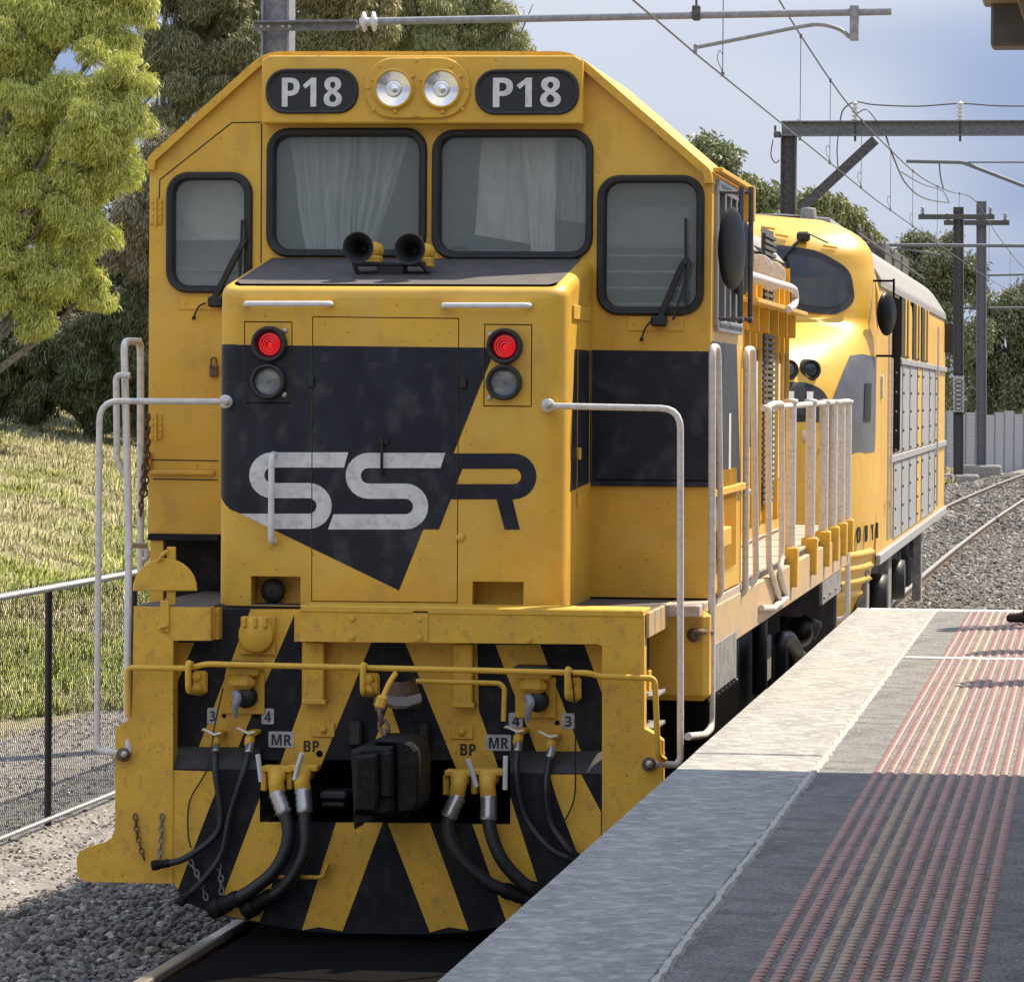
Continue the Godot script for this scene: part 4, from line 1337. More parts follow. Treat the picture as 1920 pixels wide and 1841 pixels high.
func engine_front_end():
	# headstock frame: left leg with its foot, right leg, top beam
	var m := MB.new()
	m.prism(pz([[250, 1137], [394, 1139], [394, 1201], [324, 1201], [323, 1657], [160, 1653], [148, 1646], [144, 1636], [143, 1608], [148, 1597], [160, 1590], [196, 1580], [209, 1570], [215, 1555], [216, 1365], [246, 1346], [248, 1300]], ZH), ZH - 0.10, ZH, 0.006)
	var left := put("headstock_leg", m, M.yellow_worn, E)
	m = MB.new()
	m.prism(pz([[563, 1147], [1208, 1153], [1208, 1366], [1226, 1376], [1242, 1390], [1243, 1660], [1129, 1660], [1129, 1211], [1120, 1208], [563, 1203]], ZH), ZH - 0.10, ZH, 0.006)
	var beam := put("headstock_beam", m, M.yellow_worn, E)
	m = MB.new()
	m.bb(fz(563, 1150, ZH).x, fz(1206, 1150, ZH).x, fz(800, 1150, ZH).y - 0.004, fz(800, 1138, ZH).y, -0.02, ZH + 0.006, 0.006)
	m.bb(fz(1206, 1150, ZH).x - 0.0, fz(1206, 1150, ZH).x + 0.01, 1.2, 1.3, 0, 0.1)
	put("beam_flange", m, M.yellow_worn, beam)
	put_bolts("bolt", [[660, 1160], [660, 1195], [787, 1161], [787, 1196], [992, 1200]], ZH, 0.016, 0.012, M.yellow_worn, beam)
	m = MB.new()
	m.prism(pz([[774, 1145], [803, 1145], [803, 1203], [774, 1203]], ZH), ZH, ZH + 0.006, 0.002)
	put("jack_plate", m, M.yellow_worn, beam)
	# deck
	m = MB.new()
	var yd := fz(735, 1139, 0.1).y
	var xl := fz(252, 1137, ZH).x; var xr := fz(1208, 1153, ZH).x
	m.bb(xl, xr, yd - 0.05, yd, ZC - 0.4, -0.02, 0.006)
	m.bb(xl, fz(395, 0, ZH).x, yd - 0.05, yd + 0.002, -0.03, ZH - 0.02, 0.005)
	put("front_deck", m, M.roof_dark, E)
	m = MB.new()
	for k in 4:
		m.bb(xr + 0.002, xr + 0.02, yd - 0.12, yd + 0.002, -0.8 + k * 0.27, -0.8 + k * 0.27 + 0.25, 0.004)
	put("deck_edge", m, M.sill, E)
	m = MB.new()
	var dr := fz(1330, 1125, ZC)
	m.bb(xr, dr.x, yd - 0.06, yd - 0.001, -2.9, -0.5, 0.006)
	put("side_deck", m, M.planks, E)
	# right-hand step box behind the leg
	m = MB.new()
	var b0 := fz(1150, 1312, -0.62); var b1 := fz(1330, 1146, -0.62)
	m.bb(b0.x, b1.x, b0.y, b1.y, -0.86, -0.62, 0.03)
	put("sand_box", m, M.yellow, E)
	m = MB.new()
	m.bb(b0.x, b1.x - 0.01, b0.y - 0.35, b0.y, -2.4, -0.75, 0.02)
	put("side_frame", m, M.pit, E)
	m = MB.new()
	for k in 3: m.bb(fz(1206, 0, 0.1).x, fz(1240, 0, 0.1).x, fz(1206, 1300 + k * 60, 0.0).y - 0.02, fz(1206, 1300 + k * 60, 0.0).y, -0.35, 0.12, 0.004)
	put("step", m, M.dust_grey, E)
	# striped plate
	m = MB.new()
	m.prism(pz([[323, 1142], [1130, 1142], [1130, 1425], [323, 1425]], ZS), ZS - 0.05, ZS)
	var sp := put("striped_plate", m, M.navy_worn, E)
	m = MB.new()
	for q in [[[323, 1205], [364, 1205], [323, 1300]], [[470, 1142], [556, 1142], [446, 1402], [372, 1402]], [[566, 1200], [698, 1200], [598, 1445], [521, 1445], [566, 1318]], [[730, 1316], [758, 1397], [700, 1397]],
			[[760, 1205], [895, 1205], [898, 1332], [915, 1380], [938, 1452], [860, 1452]], [[929, 1209], [1013, 1209], [1092, 1415], [1008, 1415]], [[1096, 1209], [1130, 1209], [1130, 1302]]]:
		m.flat(pz(q, ZS), ZS + 0.003)
	put("yellow_stripes", m, M.yellow_worn, sp)
	# box stiffeners on the plate
	for q in [[567, 1205, 607, 1316], [849, 1208, 886, 1322]]:
		m = MB.new()
		var a := fz(q[0], q[3], ZS + 0.08); var b := fz(q[2], q[1], ZS + 0.08)
		m.bb(a.x, b.x, a.y, b.y, ZS, ZS + 0.08, 0.006)
		m.bb(a.x - 0.004, b.x + 0.012, a.y - 0.012, a.y + 0.012, ZS, ZS + 0.085, 0.004)
		put("stiffener", m, M.yellow_worn, sp)
	m = MB.new()
	var gx := fz(394, 1140, ZH).x
	m.bb(gx, gx + 0.02, fz(394, 1201, ZH).y, fz(394, 1142, ZH).y, ZS, ZH - 0.1)
	put("gap_cheek", m, M.yellow_worn, sp)
	m = MB.new()
	m.bb(gx + 0.4, fz(563, 1140, ZH).x, fz(563, 1205, ZH).y, fz(563, 1146, ZH).y, ZS, ZH - 0.1)
	put("gap_cheek", m, M.yellow_worn, sp)
	# rusty ledge and pilot
	var ZP := 0.29
	for q in [[323, 487, 1400, 1442], [957, 1130, 1408, 1450]]:
		m = MB.new()
		var a := fz(q[0], q[2], ZS); var b := fz(q[1], q[2], ZS); var c := fz(q[1], q[3], ZP); var d := fz(q[0], q[3], ZP)
		var mid0 := a.lerp(d, 0.6) + Vector3(0, 0.02, 0); var mid1 := b.lerp(c, 0.6) + Vector3(0, 0.02, 0)
		m.loft([[d, c], [d.lerp(mid0, 0.5) + Vector3(0, 0.004, 0.008), c.lerp(mid1, 0.5) + Vector3(0, 0.004, 0.008)], [mid0, mid1], [a, b]], false)
		put("ledge", m, M.under, E)
	m = MB.new()
	var pil := pz([[323, 1441], [487, 1443], [487, 1541], [957, 1545], [957, 1449], [1130, 1450], [1130, 1668], [1075, 1702], [985, 1730], [880, 1747], [800, 1752], [640, 1750], [570, 1745], [470, 1728], [395, 1712], [345, 1690], [323, 1655]], ZP)
	m.prism(pil, ZP - 0.03, ZP, 0.004)
	var pl_ := put("pilot", m, M.navy_worn, E)
	m = MB.new()
	for q in [[[323, 1444], [402, 1446], [405, 1482], [333, 1668], [323, 1652]], [[487, 1496], [487, 1541], [542, 1541], [499, 1698], [486, 1728], [420, 1716], [410, 1700]], [[630, 1542], [718, 1542], [642, 1746], [598, 1738], [566, 1744]],
			[[727, 1543], [806, 1543], [879, 1744], [842, 1738], [806, 1748]], [[886, 1545], [957, 1545], [957, 1494], [1015, 1676], [992, 1726], [952, 1735]], [[1030, 1452], [1090, 1452], [1127, 1522], [1127, 1664], [1098, 1640], [1046, 1502]]]:
		m.flat(pz(q, ZP), ZP + 0.003)
	put("yellow_stripes", m, M.yellow_worn, pl_)
	# coupler pocket
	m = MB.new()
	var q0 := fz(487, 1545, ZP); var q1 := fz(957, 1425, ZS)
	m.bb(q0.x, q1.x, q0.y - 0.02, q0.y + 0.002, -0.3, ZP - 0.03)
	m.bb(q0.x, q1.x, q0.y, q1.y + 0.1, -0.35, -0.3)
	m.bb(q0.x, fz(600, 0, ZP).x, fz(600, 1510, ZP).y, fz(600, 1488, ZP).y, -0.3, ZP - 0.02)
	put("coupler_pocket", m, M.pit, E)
	m = MB.new()
	rod_hook(m)
	put("drain_hook", m, M.yellow_worn, pl_)

func rod_hook(m: MB):
	m.tube(fillet([fz(515, 1640, 0.31), fz(515, 1645, 0.36), fz(605, 1645, 0.36), fz(612, 1622, 0.36), fz(612, 1622, 0.29)], 0.02), 0.011, 8)

func label_plate(s: String, x0: float, y0: float, x1: float, y1: float, parent: Node, z := ZS):
	var m := MB.new()
	m.prism(prr(x0, y0, x1, y1, 0.008, z + 0.006), z + 0.003, z + 0.006)
	var p := put("label_plate", m, M.plate, parent)
	var w := (x1 - x0); var h := (y1 - y0)
	text("lettering", s, x0 + w * (0.12 if s.length() > 1 else 0.24), y0 + h * 0.2, x1 - w * (0.1 if s.length() > 1 else 0.22), y1 - h * 0.16, z + 0.0075, M.black, p, 600)

func hose(called: String, pts: Array, r: float, parent: Node, fit := true):
	var m := MB.new()
	var c := curve(pts, 7)
	m.tube(c, r, 12)
	var h := put(called, m, M.hose, parent)
	if fit:
		m = MB.new()
		var d := (c[2] - c[0]) as Vector3
		d = d.normalized()
		var x := d.cross(Vector3(0, 0, 1)).normalized()
		var bs := Basis(x, d, x.cross(d))
		var pr := []
		for k in 4:
			pr.append([r * 1.16, k * r * 0.9]); pr.append([r * 1.3, k * r * 0.9 + r * 0.4])
		pr.append([r * 1.05, 4 * r * 0.9])
		m.lathe(pr, c[0] - d * r * 0.6, bs, 14)
		put("ferrule", m, M.steel, h)
		m = MB.new()
		var e := (c[-1] - c[-3]) as Vector3
		e = e.normalized()
		x = e.cross(Vector3(0, 0, 1)).normalized()
		bs = Basis(x, e, x.cross(e))
		m.lathe([[r * 1.15, -r * 2.0], [r * 1.3, -r * 1.2], [r * 1.15, -r * 0.4], [r * 1.3, 0.2 * r], [r * 1.2, r * 1.2], null, [r * 1.5, r * 1.3], [r * 1.5, r * 3.2], [0.0, r * 3.3]], c[-1], bs, 14)
		put("glad_hand", m, M.iron, h)
	return h

func chain(called: String, pts: Array, r: float, link: float, mat: Material, parent: Node):
	var m := MB.new()
	var c := curve(pts, 10)
	var along := 0.0; var next := 0.0; var k := 0
	for i in c.size() - 1:
		var seg: float = (c[i + 1] - c[i]).length()
		while next <= along + seg and seg > 0:
			var p: Vector3 = c[i].lerp(c[i + 1], (next - along) / seg)
			var d: Vector3 = (c[i + 1] - c[i]).normalized()
			var s := d.cross(Vector3(0, 0, 1)).normalized()
			if k % 2: s = s.cross(d)
			var lp := []
			for j in 9:
				var a := TAU * j / 8.0
				lp.append(p + d * cos(a) * link * 0.62 + s * sin(a) * link * 0.36)
			m.tube(lp, r, 5, false)
			next += link * 0.95
			k += 1
		along += seg
	return put(called, m, mat, parent)

func engine_couplings():
	var fr := Basis(Vector3.RIGHT, PI / 2)
	# knuckle coupler
	var m := MB.new()
	var zf := 0.86
	m.prism(pz([[652, 1410], [668, 1404], [690, 1400], [733, 1402], [735, 1525], [722, 1533], [690, 1532], [658, 1529]], zf), 0.42, zf - 0.05, 0.02)
	var cp := put("coupler", m, M.iron, E)
	m = MB.new()
	m.prism(pz([[690, 1394], [700, 1388], [744, 1388], [766, 1396], [776, 1410], [779, 1428], [780, 1508], [774, 1523], [762, 1528], [735, 1530], [734, 1402]], zf), 0.44, zf - 0.08, 0.016)
	put("guard_arm", m, M.iron, cp)
	m = MB.new()
	m.prism(pz([[664, 1417], [706, 1414], [709, 1498], [705, 1524], [662, 1522]], zf), zf - 0.08, zf - 0.005, 0.014)
	put("knuckle", m, M.iron, cp)
	m = MB.new()
	m.prism(pz([[712, 1412], [733, 1410], [733, 1495], [712, 1497]], zf), zf - 0.06, zf - 0.02, 0.008)
	m.prism(pz([[657, 1530], [695, 1532], [693, 1543], [664, 1545], [660, 1558]], zf), zf - 0.3, zf - 0.06, 0.006)
	put("lock_piece", m, M.iron, cp)
	m = MB.new()
	m.bb(fz(690, 0, 0.5).x, fz(770, 0, 0.5).x, fz(0, 1520, 0.5).y, fz(0, 1420, 0.5).y, -0.2, 0.45, 0.02)
	put("shank", m, M.iron, cp)
	# black brackets each side of it
	m = MB.new()
	for q in [[652, 1352, 678, 1400, ZS + 0.05], [785, 1355, 803, 1470, ZS + 0.06], [598, 1485, 650, 1500, ZS + 0.2], [602, 1500, 648, 1515, ZS + 0.17]]:
		var a := fz(q[0], q[3], q[4]); var b := fz(q[2], q[1], q[4])
		m = MB.new()
		m.bb(a.x, b.x, a.y, b.y, ZS, q[4], 0.012)
		put("coupler_bracket", m, M.black, cp)
	# lifting chain
	chain("lift_chain", [fz(712, 1320, 0.5), fz(714, 1345, 0.52), fz(722, 1372, 0.55), fz(718, 1392, 0.6)], 0.011, 0.062, M.rusty, cp)
	m = MB.new()
	m.tube(fillet([fz(742, 1262, 0.42), fz(730, 1280, 0.46), fz(716, 1312, 0.5)], 0.02), 0.014, 8)
	m.box(fz(715, 1316, 0.5), Vector3(0.05, 0.07, 0.05), Basis(Vector3(0, 0, 1), -0.3), 0.012)
	put("lift_arm", m, M.yellow_worn, cp)
	# bell-mouthed sanding shroud behind the rod
	m = MB.new()
	var bp := [[735, 1268, 778, 1268], [730, 1285, 783, 1285], [723, 1302, 788, 1302], [718, 1318, 790, 1316]]
	var rings := []
	for b in bp:
		var r := []
		for k in 9:
			var a := PI * k / 8.0
			var cx: float = (b[0] + b[2]) / 2.0; var w: float = (b[2] - b[0]) / 2.0
			r.append(fz(cx - cos(a) * w, b[1], ZS + 0.05) + Vector3(0, -sin(a) * 0.02, sin(a) * 0.12))
		rings.append(r)
	rings.reverse()
	m.loft(rings, false)
	var sh := put("bell_shroud", m, M.rusty, E)
	m = MB.new()
	m.prism(pz([[720, 1302], [735, 1306], [760, 1307], [788, 1300], [790, 1316], [765, 1324], [738, 1323], [722, 1318]], ZS + 0.17), ZS + 0.14, ZS + 0.17, 0.004)
	put("shroud_lip", m, M.dust_grey, sh)
	# uncoupling rod and its brackets
	rod("uncoupling_rod", [fz(240, 1345, 0.36), fz(238, 1252, 0.36), fz(355, 1253, 0.40), fz(385, 1245, 0.42), fz(1105, 1262, 0.42), fz(1122, 1268, 0.40), fz(1228, 1272, 0.38), fz(1234, 1418, 0.36), fz(1246, 1424, 0.3)], 0.0145, M.yellow_worn, E, 0.03)
	for q in [[375, 1268], [698, 1272], [1076, 1280]]:
		m = MB.new()
		var c := fz(q[0], q[1], ZS + 0.02)
		m.box(c + Vector3(0, -0.03, 0), Vector3(0.075, 0.115, 0.03), Basis(), 0.012)
		m.tube(fillet([c + Vector3(0.01, -0.08, 0.02), c + Vector3(0.01, -0.05, 0.3), c + Vector3(0.01, 0.09, 0.31), c + Vector3(0.01, 0.075, 0.24)], 0.03), 0.016, 8)
		var bk := put("rod_bracket", m, M.yellow_worn, E)
		m = MB.new()
		for dy in [0.0, -0.055]: m.lathe([[0.024, 0.0], [0.024, 0.014], null, [0.018, 0.02], [0.0, 0.02]], c + Vector3(-0.012, dy, 0.015), fr, 6)
		put("bolt", m, M.yellow_worn, bk)
	rod("air_pipe", [fz(780, 1277, 0.3), fz(937, 1281, 0.3), fz(946, 1290, 0.3), fz(944, 1352, 0.3)], 0.0125, M.yellow_worn, E, 0.03)
	# round socket covers, multiple-unit plugs, hooks
	m = MB.new()
	var sc := fz(482, 1192, ZS + 0.02)
	m.prism(rrect(Vector2(sc.x - 0.085, sc.y - 0.095), Vector2(sc.x + 0.09, sc.y + 0.095), 0.01), ZS, ZS + 0.02, 0.003)
	m.lathe([[0.088, 0.0], [0.088, 0.035], [0.08, 0.045], [0.0, 0.047]], sc + Vector3(0, 0.005, 0), fr, 28)
	for d in [-0.055, 0.0, 0.05]: m.box(sc + Vector3(d, 0.07, 0.045), Vector3(0.02, 0.055, 0.03), Basis(), 0.006)
	put("socket_cover", m, M.yellow_worn, E)
	for q in [[452, 1280], [1000, 1287]]:
		m = MB.new()
		var c := fz(q[0], q[1], ZS + 0.1)
		m.box(c + Vector3(0, 0.055, -0.05), Vector3(0.16, 0.05, 0.1), Basis(), 0.01)
		m.box(c + Vector3(0, 0.0, -0.03), Vector3(0.13, 0.08, 0.13), Basis(), 0.03)
		m.box(c + Vector3(0, -0.06, -0.08), Vector3(0.2, 0.2, 0.012), Basis(), 0.004)
		var pg := put("jumper_plug", m, M.yellow_worn, E)
		m = MB.new()
		m.lathe([[0.05, 0.0], [0.052, 0.08], [0.04, 0.1], [0.0, 0.1]], c + Vector3(0.02, -0.075, -0.08), fr, 16)
		put("plug_body", m, M.black, pg)
		m = MB.new()
		m.bb(c.x - 0.09, c.x + 0.09, c.y + 0.085, c.y + 0.1, ZS, ZS + 0.17, 0.004)
		put("plug_hood", m, M.black, pg)
		m = MB.new()
		m.tube(curve([c + Vector3(-0.02, -0.05, 0.05), c + Vector3(0.0, -0.07, 0.085), c + Vector3(-0.01, -0.11, 0.085), c + Vector3(-0.018, -0.165, 0.06)]), [0.02, 0.02, 0.021, 0.022, 0.022, 0.022, 0.022, 0.022, 0.022, 0.021, 0.02, 0.02, 0.019, 0.018, 0.017, 0.016, 0.014, 0.012, 0.01], 10)
		put("plug_handle", m, M.galv, pg)
	# writing
	label_plate("3", 388, 1327, 407, 1357, E); label_plate("4", 490, 1328, 513, 1358, E)
	label_plate("4", 954, 1336, 980, 1366, E); label_plate("3", 1053, 1337, 1077, 1367, E)
	label_plate("MR", 503, 1371, 551, 1402, E); label_plate("MR", 911, 1377, 958, 1408, E)
	text("pipe_lettering", "BP", 569, 1389, 598, 1409, ZS + 0.0045, M.black, E, 600)
	text("pipe_lettering", "BP", 863, 1395, 892, 1416, ZS + 0.0045, M.black, E, 600)
	for q in [[585, 1355, 627, 1382], [846, 1359, 887, 1386]]:
		m = MB.new()
		m.prism(prr(q[0], q[1], q[2], q[3], 0.004, ZS + 0.01), ZS + 0.002, ZS + 0.016, 0.003)
		m.lathe([[0.02, 0.0], [0.018, 0.012], [0.008, 0.02], [0.0, 0.02]], fz((q[0] + q[2]) / 2, (q[1] + q[3]) / 2, ZS + 0.016), fr, 14)
		put("valve_plate", m, M.yellow_worn, E)
	for q in [[420, 1342, 0.008], [480, 1342, 0.008], [599, 1413, 0.012], [1045, 1355, 0.009], [976, 1355, 0.008]]:
		m = MB.new()
		m.flat(circ(Vector2(fz(q[0], q[1], ZS).x, fz(q[0], q[1], ZS).y), q[2] * 1.4), ZS + 0.0045)
		put("drilled_hole", m, M.pit, E)
	# brake cocks: elbow, handle, strap, then the hose
	var cocks := [[518, 1462, 483, 1415, 489, 1465, [[520, 1492], [541, 1560], [520, 1625], [470, 1670], [428, 1692]], true], [566, 1460, 566, 1412, 552, 1462, [[568, 1488], [572, 1540], [570, 1600], [535, 1660], [490, 1690]], true],
		[861, 1470, 877, 1424, 893, 1475, [[856, 1500], [840, 1545], [860, 1605], [915, 1655], [968, 1676]], true], [914, 1468, 948, 1418, 947, 1480, [[916, 1502], [918, 1550], [940, 1610], [980, 1655], [1015, 1675]], true]]
	for q in cocks:
		m = MB.new()
		var c := fz(q[0], q[1], 0.36)
		m.lathe([[0.0, -0.1], [0.038, -0.1], [0.045, -0.06], [0.045, 0.05], [0.04, 0.07], [0.0, 0.075]], c + Vector3(0, 0.02, -0.05), fr, 16)
		m.tube(curve([c + Vector3(0, 0.03, -0.06), c + Vector3(0, 0.0, 0.01), fz(q[6][0][0], q[6][0][1] - 6, 0.37)]), 0.04, 12)
		m.box(c + Vector3(0.0, 0.05, -0.05), Vector3(0.15, 0.03, 0.1), Basis(), 0.006)
		m.box(c + Vector3(-0.07, -0.01, -0.05), Vector3(0.03, 0.1, 0.05), Basis(), 0.006)
		var ck := put("brake_cock", m, M.yellow_worn, E)
		m = MB.new()
		m.tube([fz(q[4], q[5], 0.4), fz((q[2] + q[4]) / 2.0, (q[3] + q[5]) / 2.0 - 3, 0.41), fz(q[2], q[3], 0.42)], 0.0125, 8)
		put("handle", m, M.white_clean, ck)
		var hp := []
		for k in q[6].size(): hp.append(fz(q[6][k][0], q[6][k][1], 0.38 + 0.05 * sin(k * 0.8)))
		hose("brake_hose", hp, 0.033 if q[7] else 0.03, E)
	# thinner control hoses
	for q in [[[404, 1400], [403, 1440], [414, 1530], [400, 1570], [345, 1610], [305, 1620]], [[468, 1398], [455, 1450], [430, 1530], [415, 1600], [380, 1650], [350, 1680]], [[972, 1395], [968, 1450], [985, 1530], [1030, 1590], [1076, 1612]], [[1034, 1405], [1024, 1470], [1032, 1540], [1060, 1585], [1080, 1605]]]:
		var hp := []
		for k in q.size(): hp.append(fz(q[k][0], q[k][1], 0.24 if k < 1 else (0.34 if k < q.size() - 2 else 0.37)))
		hose("control_hose", hp, 0.017, E)
		m = MB.new()
		var top := fz(q[0][0], q[0][1] - 12, 0.23)
		m.lathe([[0.016, -0.04], [0.024, -0.03], [0.026, 0.0], [0.02, 0.02], [0.012, 0.03], [0.0, 0.03]], top, Basis(Vector3(0, 0, 1), -0.2), 12)
		m.box(top + Vector3(0.01, 0.03, -0.05), Vector3(0.05, 0.025, 0.12), Basis(), 0.006)
		m.tube([top + Vector3(-0.07, 0.05, 0.0), top + Vector3(0.03, 0.03, 0.02)], 0.006, 6)
		put("control_cock", m, M.yellow_worn, E)
		m = MB.new()
		m.tube([top + Vector3(-0.06, 0.055, 0.01), top + Vector3(0.0, 0.03, 0.03), top + Vector3(0.03, 0.038, 0.03)], 0.0065, 6)
		put("cock_lever", m, M.white_clean, E)
	m = MB.new()
	m.tube(curve([fz(418, 1290, 0.2), fz(402, 1360, 0.24), fz(388, 1440, 0.31), fz(356, 1500, 0.32), fz(352, 1560, 0.32), fz(358, 1590, 0.33)]), 0.004, 6)
	put("dangling_wire", m, M.black, E)
	m = MB.new()
	m.tube(curve([fz(1072, 1262, 0.44), fz(1078, 1330, 0.36), fz(1079, 1430, 0.33), fz(1076, 1500, 0.33), fz(1052, 1550, 0.33)]), 0.004, 6)
	put("dangling_wire", m, M.black, E)
	chain("safety_chain", [fz(253, 1532, 0.31), fz(258, 1570, 0.32), fz(270, 1612, 0.33)], 0.004, 0.03, M.rusty, E)
	chain("safety_chain", [fz(303, 1532, 0.31), fz(301, 1575, 0.32), fz(299, 1615, 0.33)], 0.004, 0.03, M.dust_grey, E)
	chain("safety_chain", [fz(358, 1618, 0.31), fz(372, 1645, 0.33), fz(388, 1690, 0.34)], 0.0045, 0.032, M.dust_grey, E)
	chain("safety_chain", [fz(410, 1625, 0.31), fz(414, 1650, 0.33), fz(415, 1680, 0.34)], 0.0045, 0.032, M.dust_grey, E)

func engine_rails():
	# bent handrails at the front corners, bolted to the nose
	var eyes := [[425, 753], [1029, 760]]
	rod("corner_handrail", [fz(425, 753, 0.03), fz(186, 752, 0.16), fz(181, 1398, 0.30), fz(186, 1408, 0.31), fz(236, 1414, 0.33)], 0.0165, M.white_rail, E, 0.10)
	rod("corner_handrail", [fz(1030, 761, 0.03), fz(1276, 766, 0.10), fz(1276, 1424, 0.20), fz(1268, 1434, 0.22), fz(1218, 1432, 0.33)], 0.0165, M.white_rail, E, 0.10)
	for p in [[425, 753, 0.0], [1029, 760, 0.0], [233, 1414, ZH], [1218, 1432, ZH]]:
		var m := MB.new()
		m.lathe([[0.03, 0.0], [0.034, 0.02], [0.034, 0.04], [0.028, 0.048], [0.0, 0.05]], fz(p[0], p[1], p[2]), Basis(Vector3.RIGHT, PI / 2), 18)
		var e := put("rail_eye", m, M.white_rail if p[2] == 0.0 else M.rusty, E)
		m = MB.new()
		m.lathe([[0.018, 0.0], [0.018, 0.012], null, [0.013, 0.018], [0.0, 0.018]], fz(p[0], p[1], p[2] + 0.05), Basis(Vector3.RIGHT, PI / 2), 6)
		put("bolt", m, M.bolt, e)
	# tall loops by the left steps
	rod("step_handrail", [fz(240, 1412, ZH), fz(238, 1300, 0.22), fz(241, 1000, -0.2), fz(232, 640, -0.4), fz(263, 640, -0.75), fz(263, 1066, -0.75), fz(262, 1090, -0.7)], 0.019, M.white_rail, E, 0.06)
	rod("step_handrail", [fz(243, 704, -0.3), fz(217, 702, -0.3), fz(219, 870, -0.3), fz(238, 893, -0.3)], 0.0165, M.white_rail, E, 0.05)
	var m := MB.new()
	m.bar(fz(244, 1022, -0.3), fz(274, 1022, -0.5), 0.03, 0.02, 0.006, Vector3(0, 0, 1))
	m.tube(fillet([fz(262, 1022, -0.5), fz(274, 1028, -0.5), fz(276, 1045, -0.5), fz(268, 1050, -0.5)], 0.02), 0.014, 8)
	put("rail_stay", m, M.white_rail, E)
	chain("door_chain", [fz(274, 782, -0.8), fz(272, 850, -0.75), fz(266, 920, -0.72), fz(263, 965, -0.72)], 0.0055, 0.035, M.rusty, E)
	chain("door_chain", [fz(276, 782, -0.82), fz(276, 860, -0.78), fz(270, 935, -0.74)], 0.0055, 0.035, M.rusty, E)
	# half-moon plate on its strap
	m = MB.new()
	var hp := []
	for k in 17:
		var a := PI - PI * k / 16.0
		hp.append([308 + cos(a) * 60, 1104 - sin(a) * 57])
	hp.append([368, 1108]); hp.append([248, 1108])
	m.prism(pz(hp, 0.2), 0.185, 0.2, 0.004)
	var hm := put("half_moon_plate", m, M.yellow_worn, E)
	m = MB.new()
	var sa := fz(308, 1185, ZH + 0.012); var sb := fz(308, 1025, 0.17)
	m.bb(sa.x - 0.022, sa.x + 0.022, sa.y, fz(308, 1137, ZH).y + 0.03, ZH, ZH + 0.014, 0.003)
	m.bb(sa.x - 0.022, sa.x + 0.022, fz(308, 1108, 0.2).y - 0.09, sb.y, 0.165, 0.182, 0.003)
	m.tube([fz(297, 1178, ZH + 0.02), fz(314, 1172, ZH + 0.03)], 0.009, 8)
	m.tube(fillet([fz(296, 1052, 0.21), fz(306, 1038, 0.23), fz(312, 1034, 0.2)], 0.02), 0.01, 8)
	put("plate_strap", m, M.yellow_worn, hm)

func side_rod(called: String, pts: Array, X: float, r: float, mat: Material, bend := 0.06):
	var o := []
	for p in pts: o.append(fx(p[0], p[1], X + (p[2] if p.size() > 2 else 0.0)))
	return rod(called, o, r, mat, E, bend)

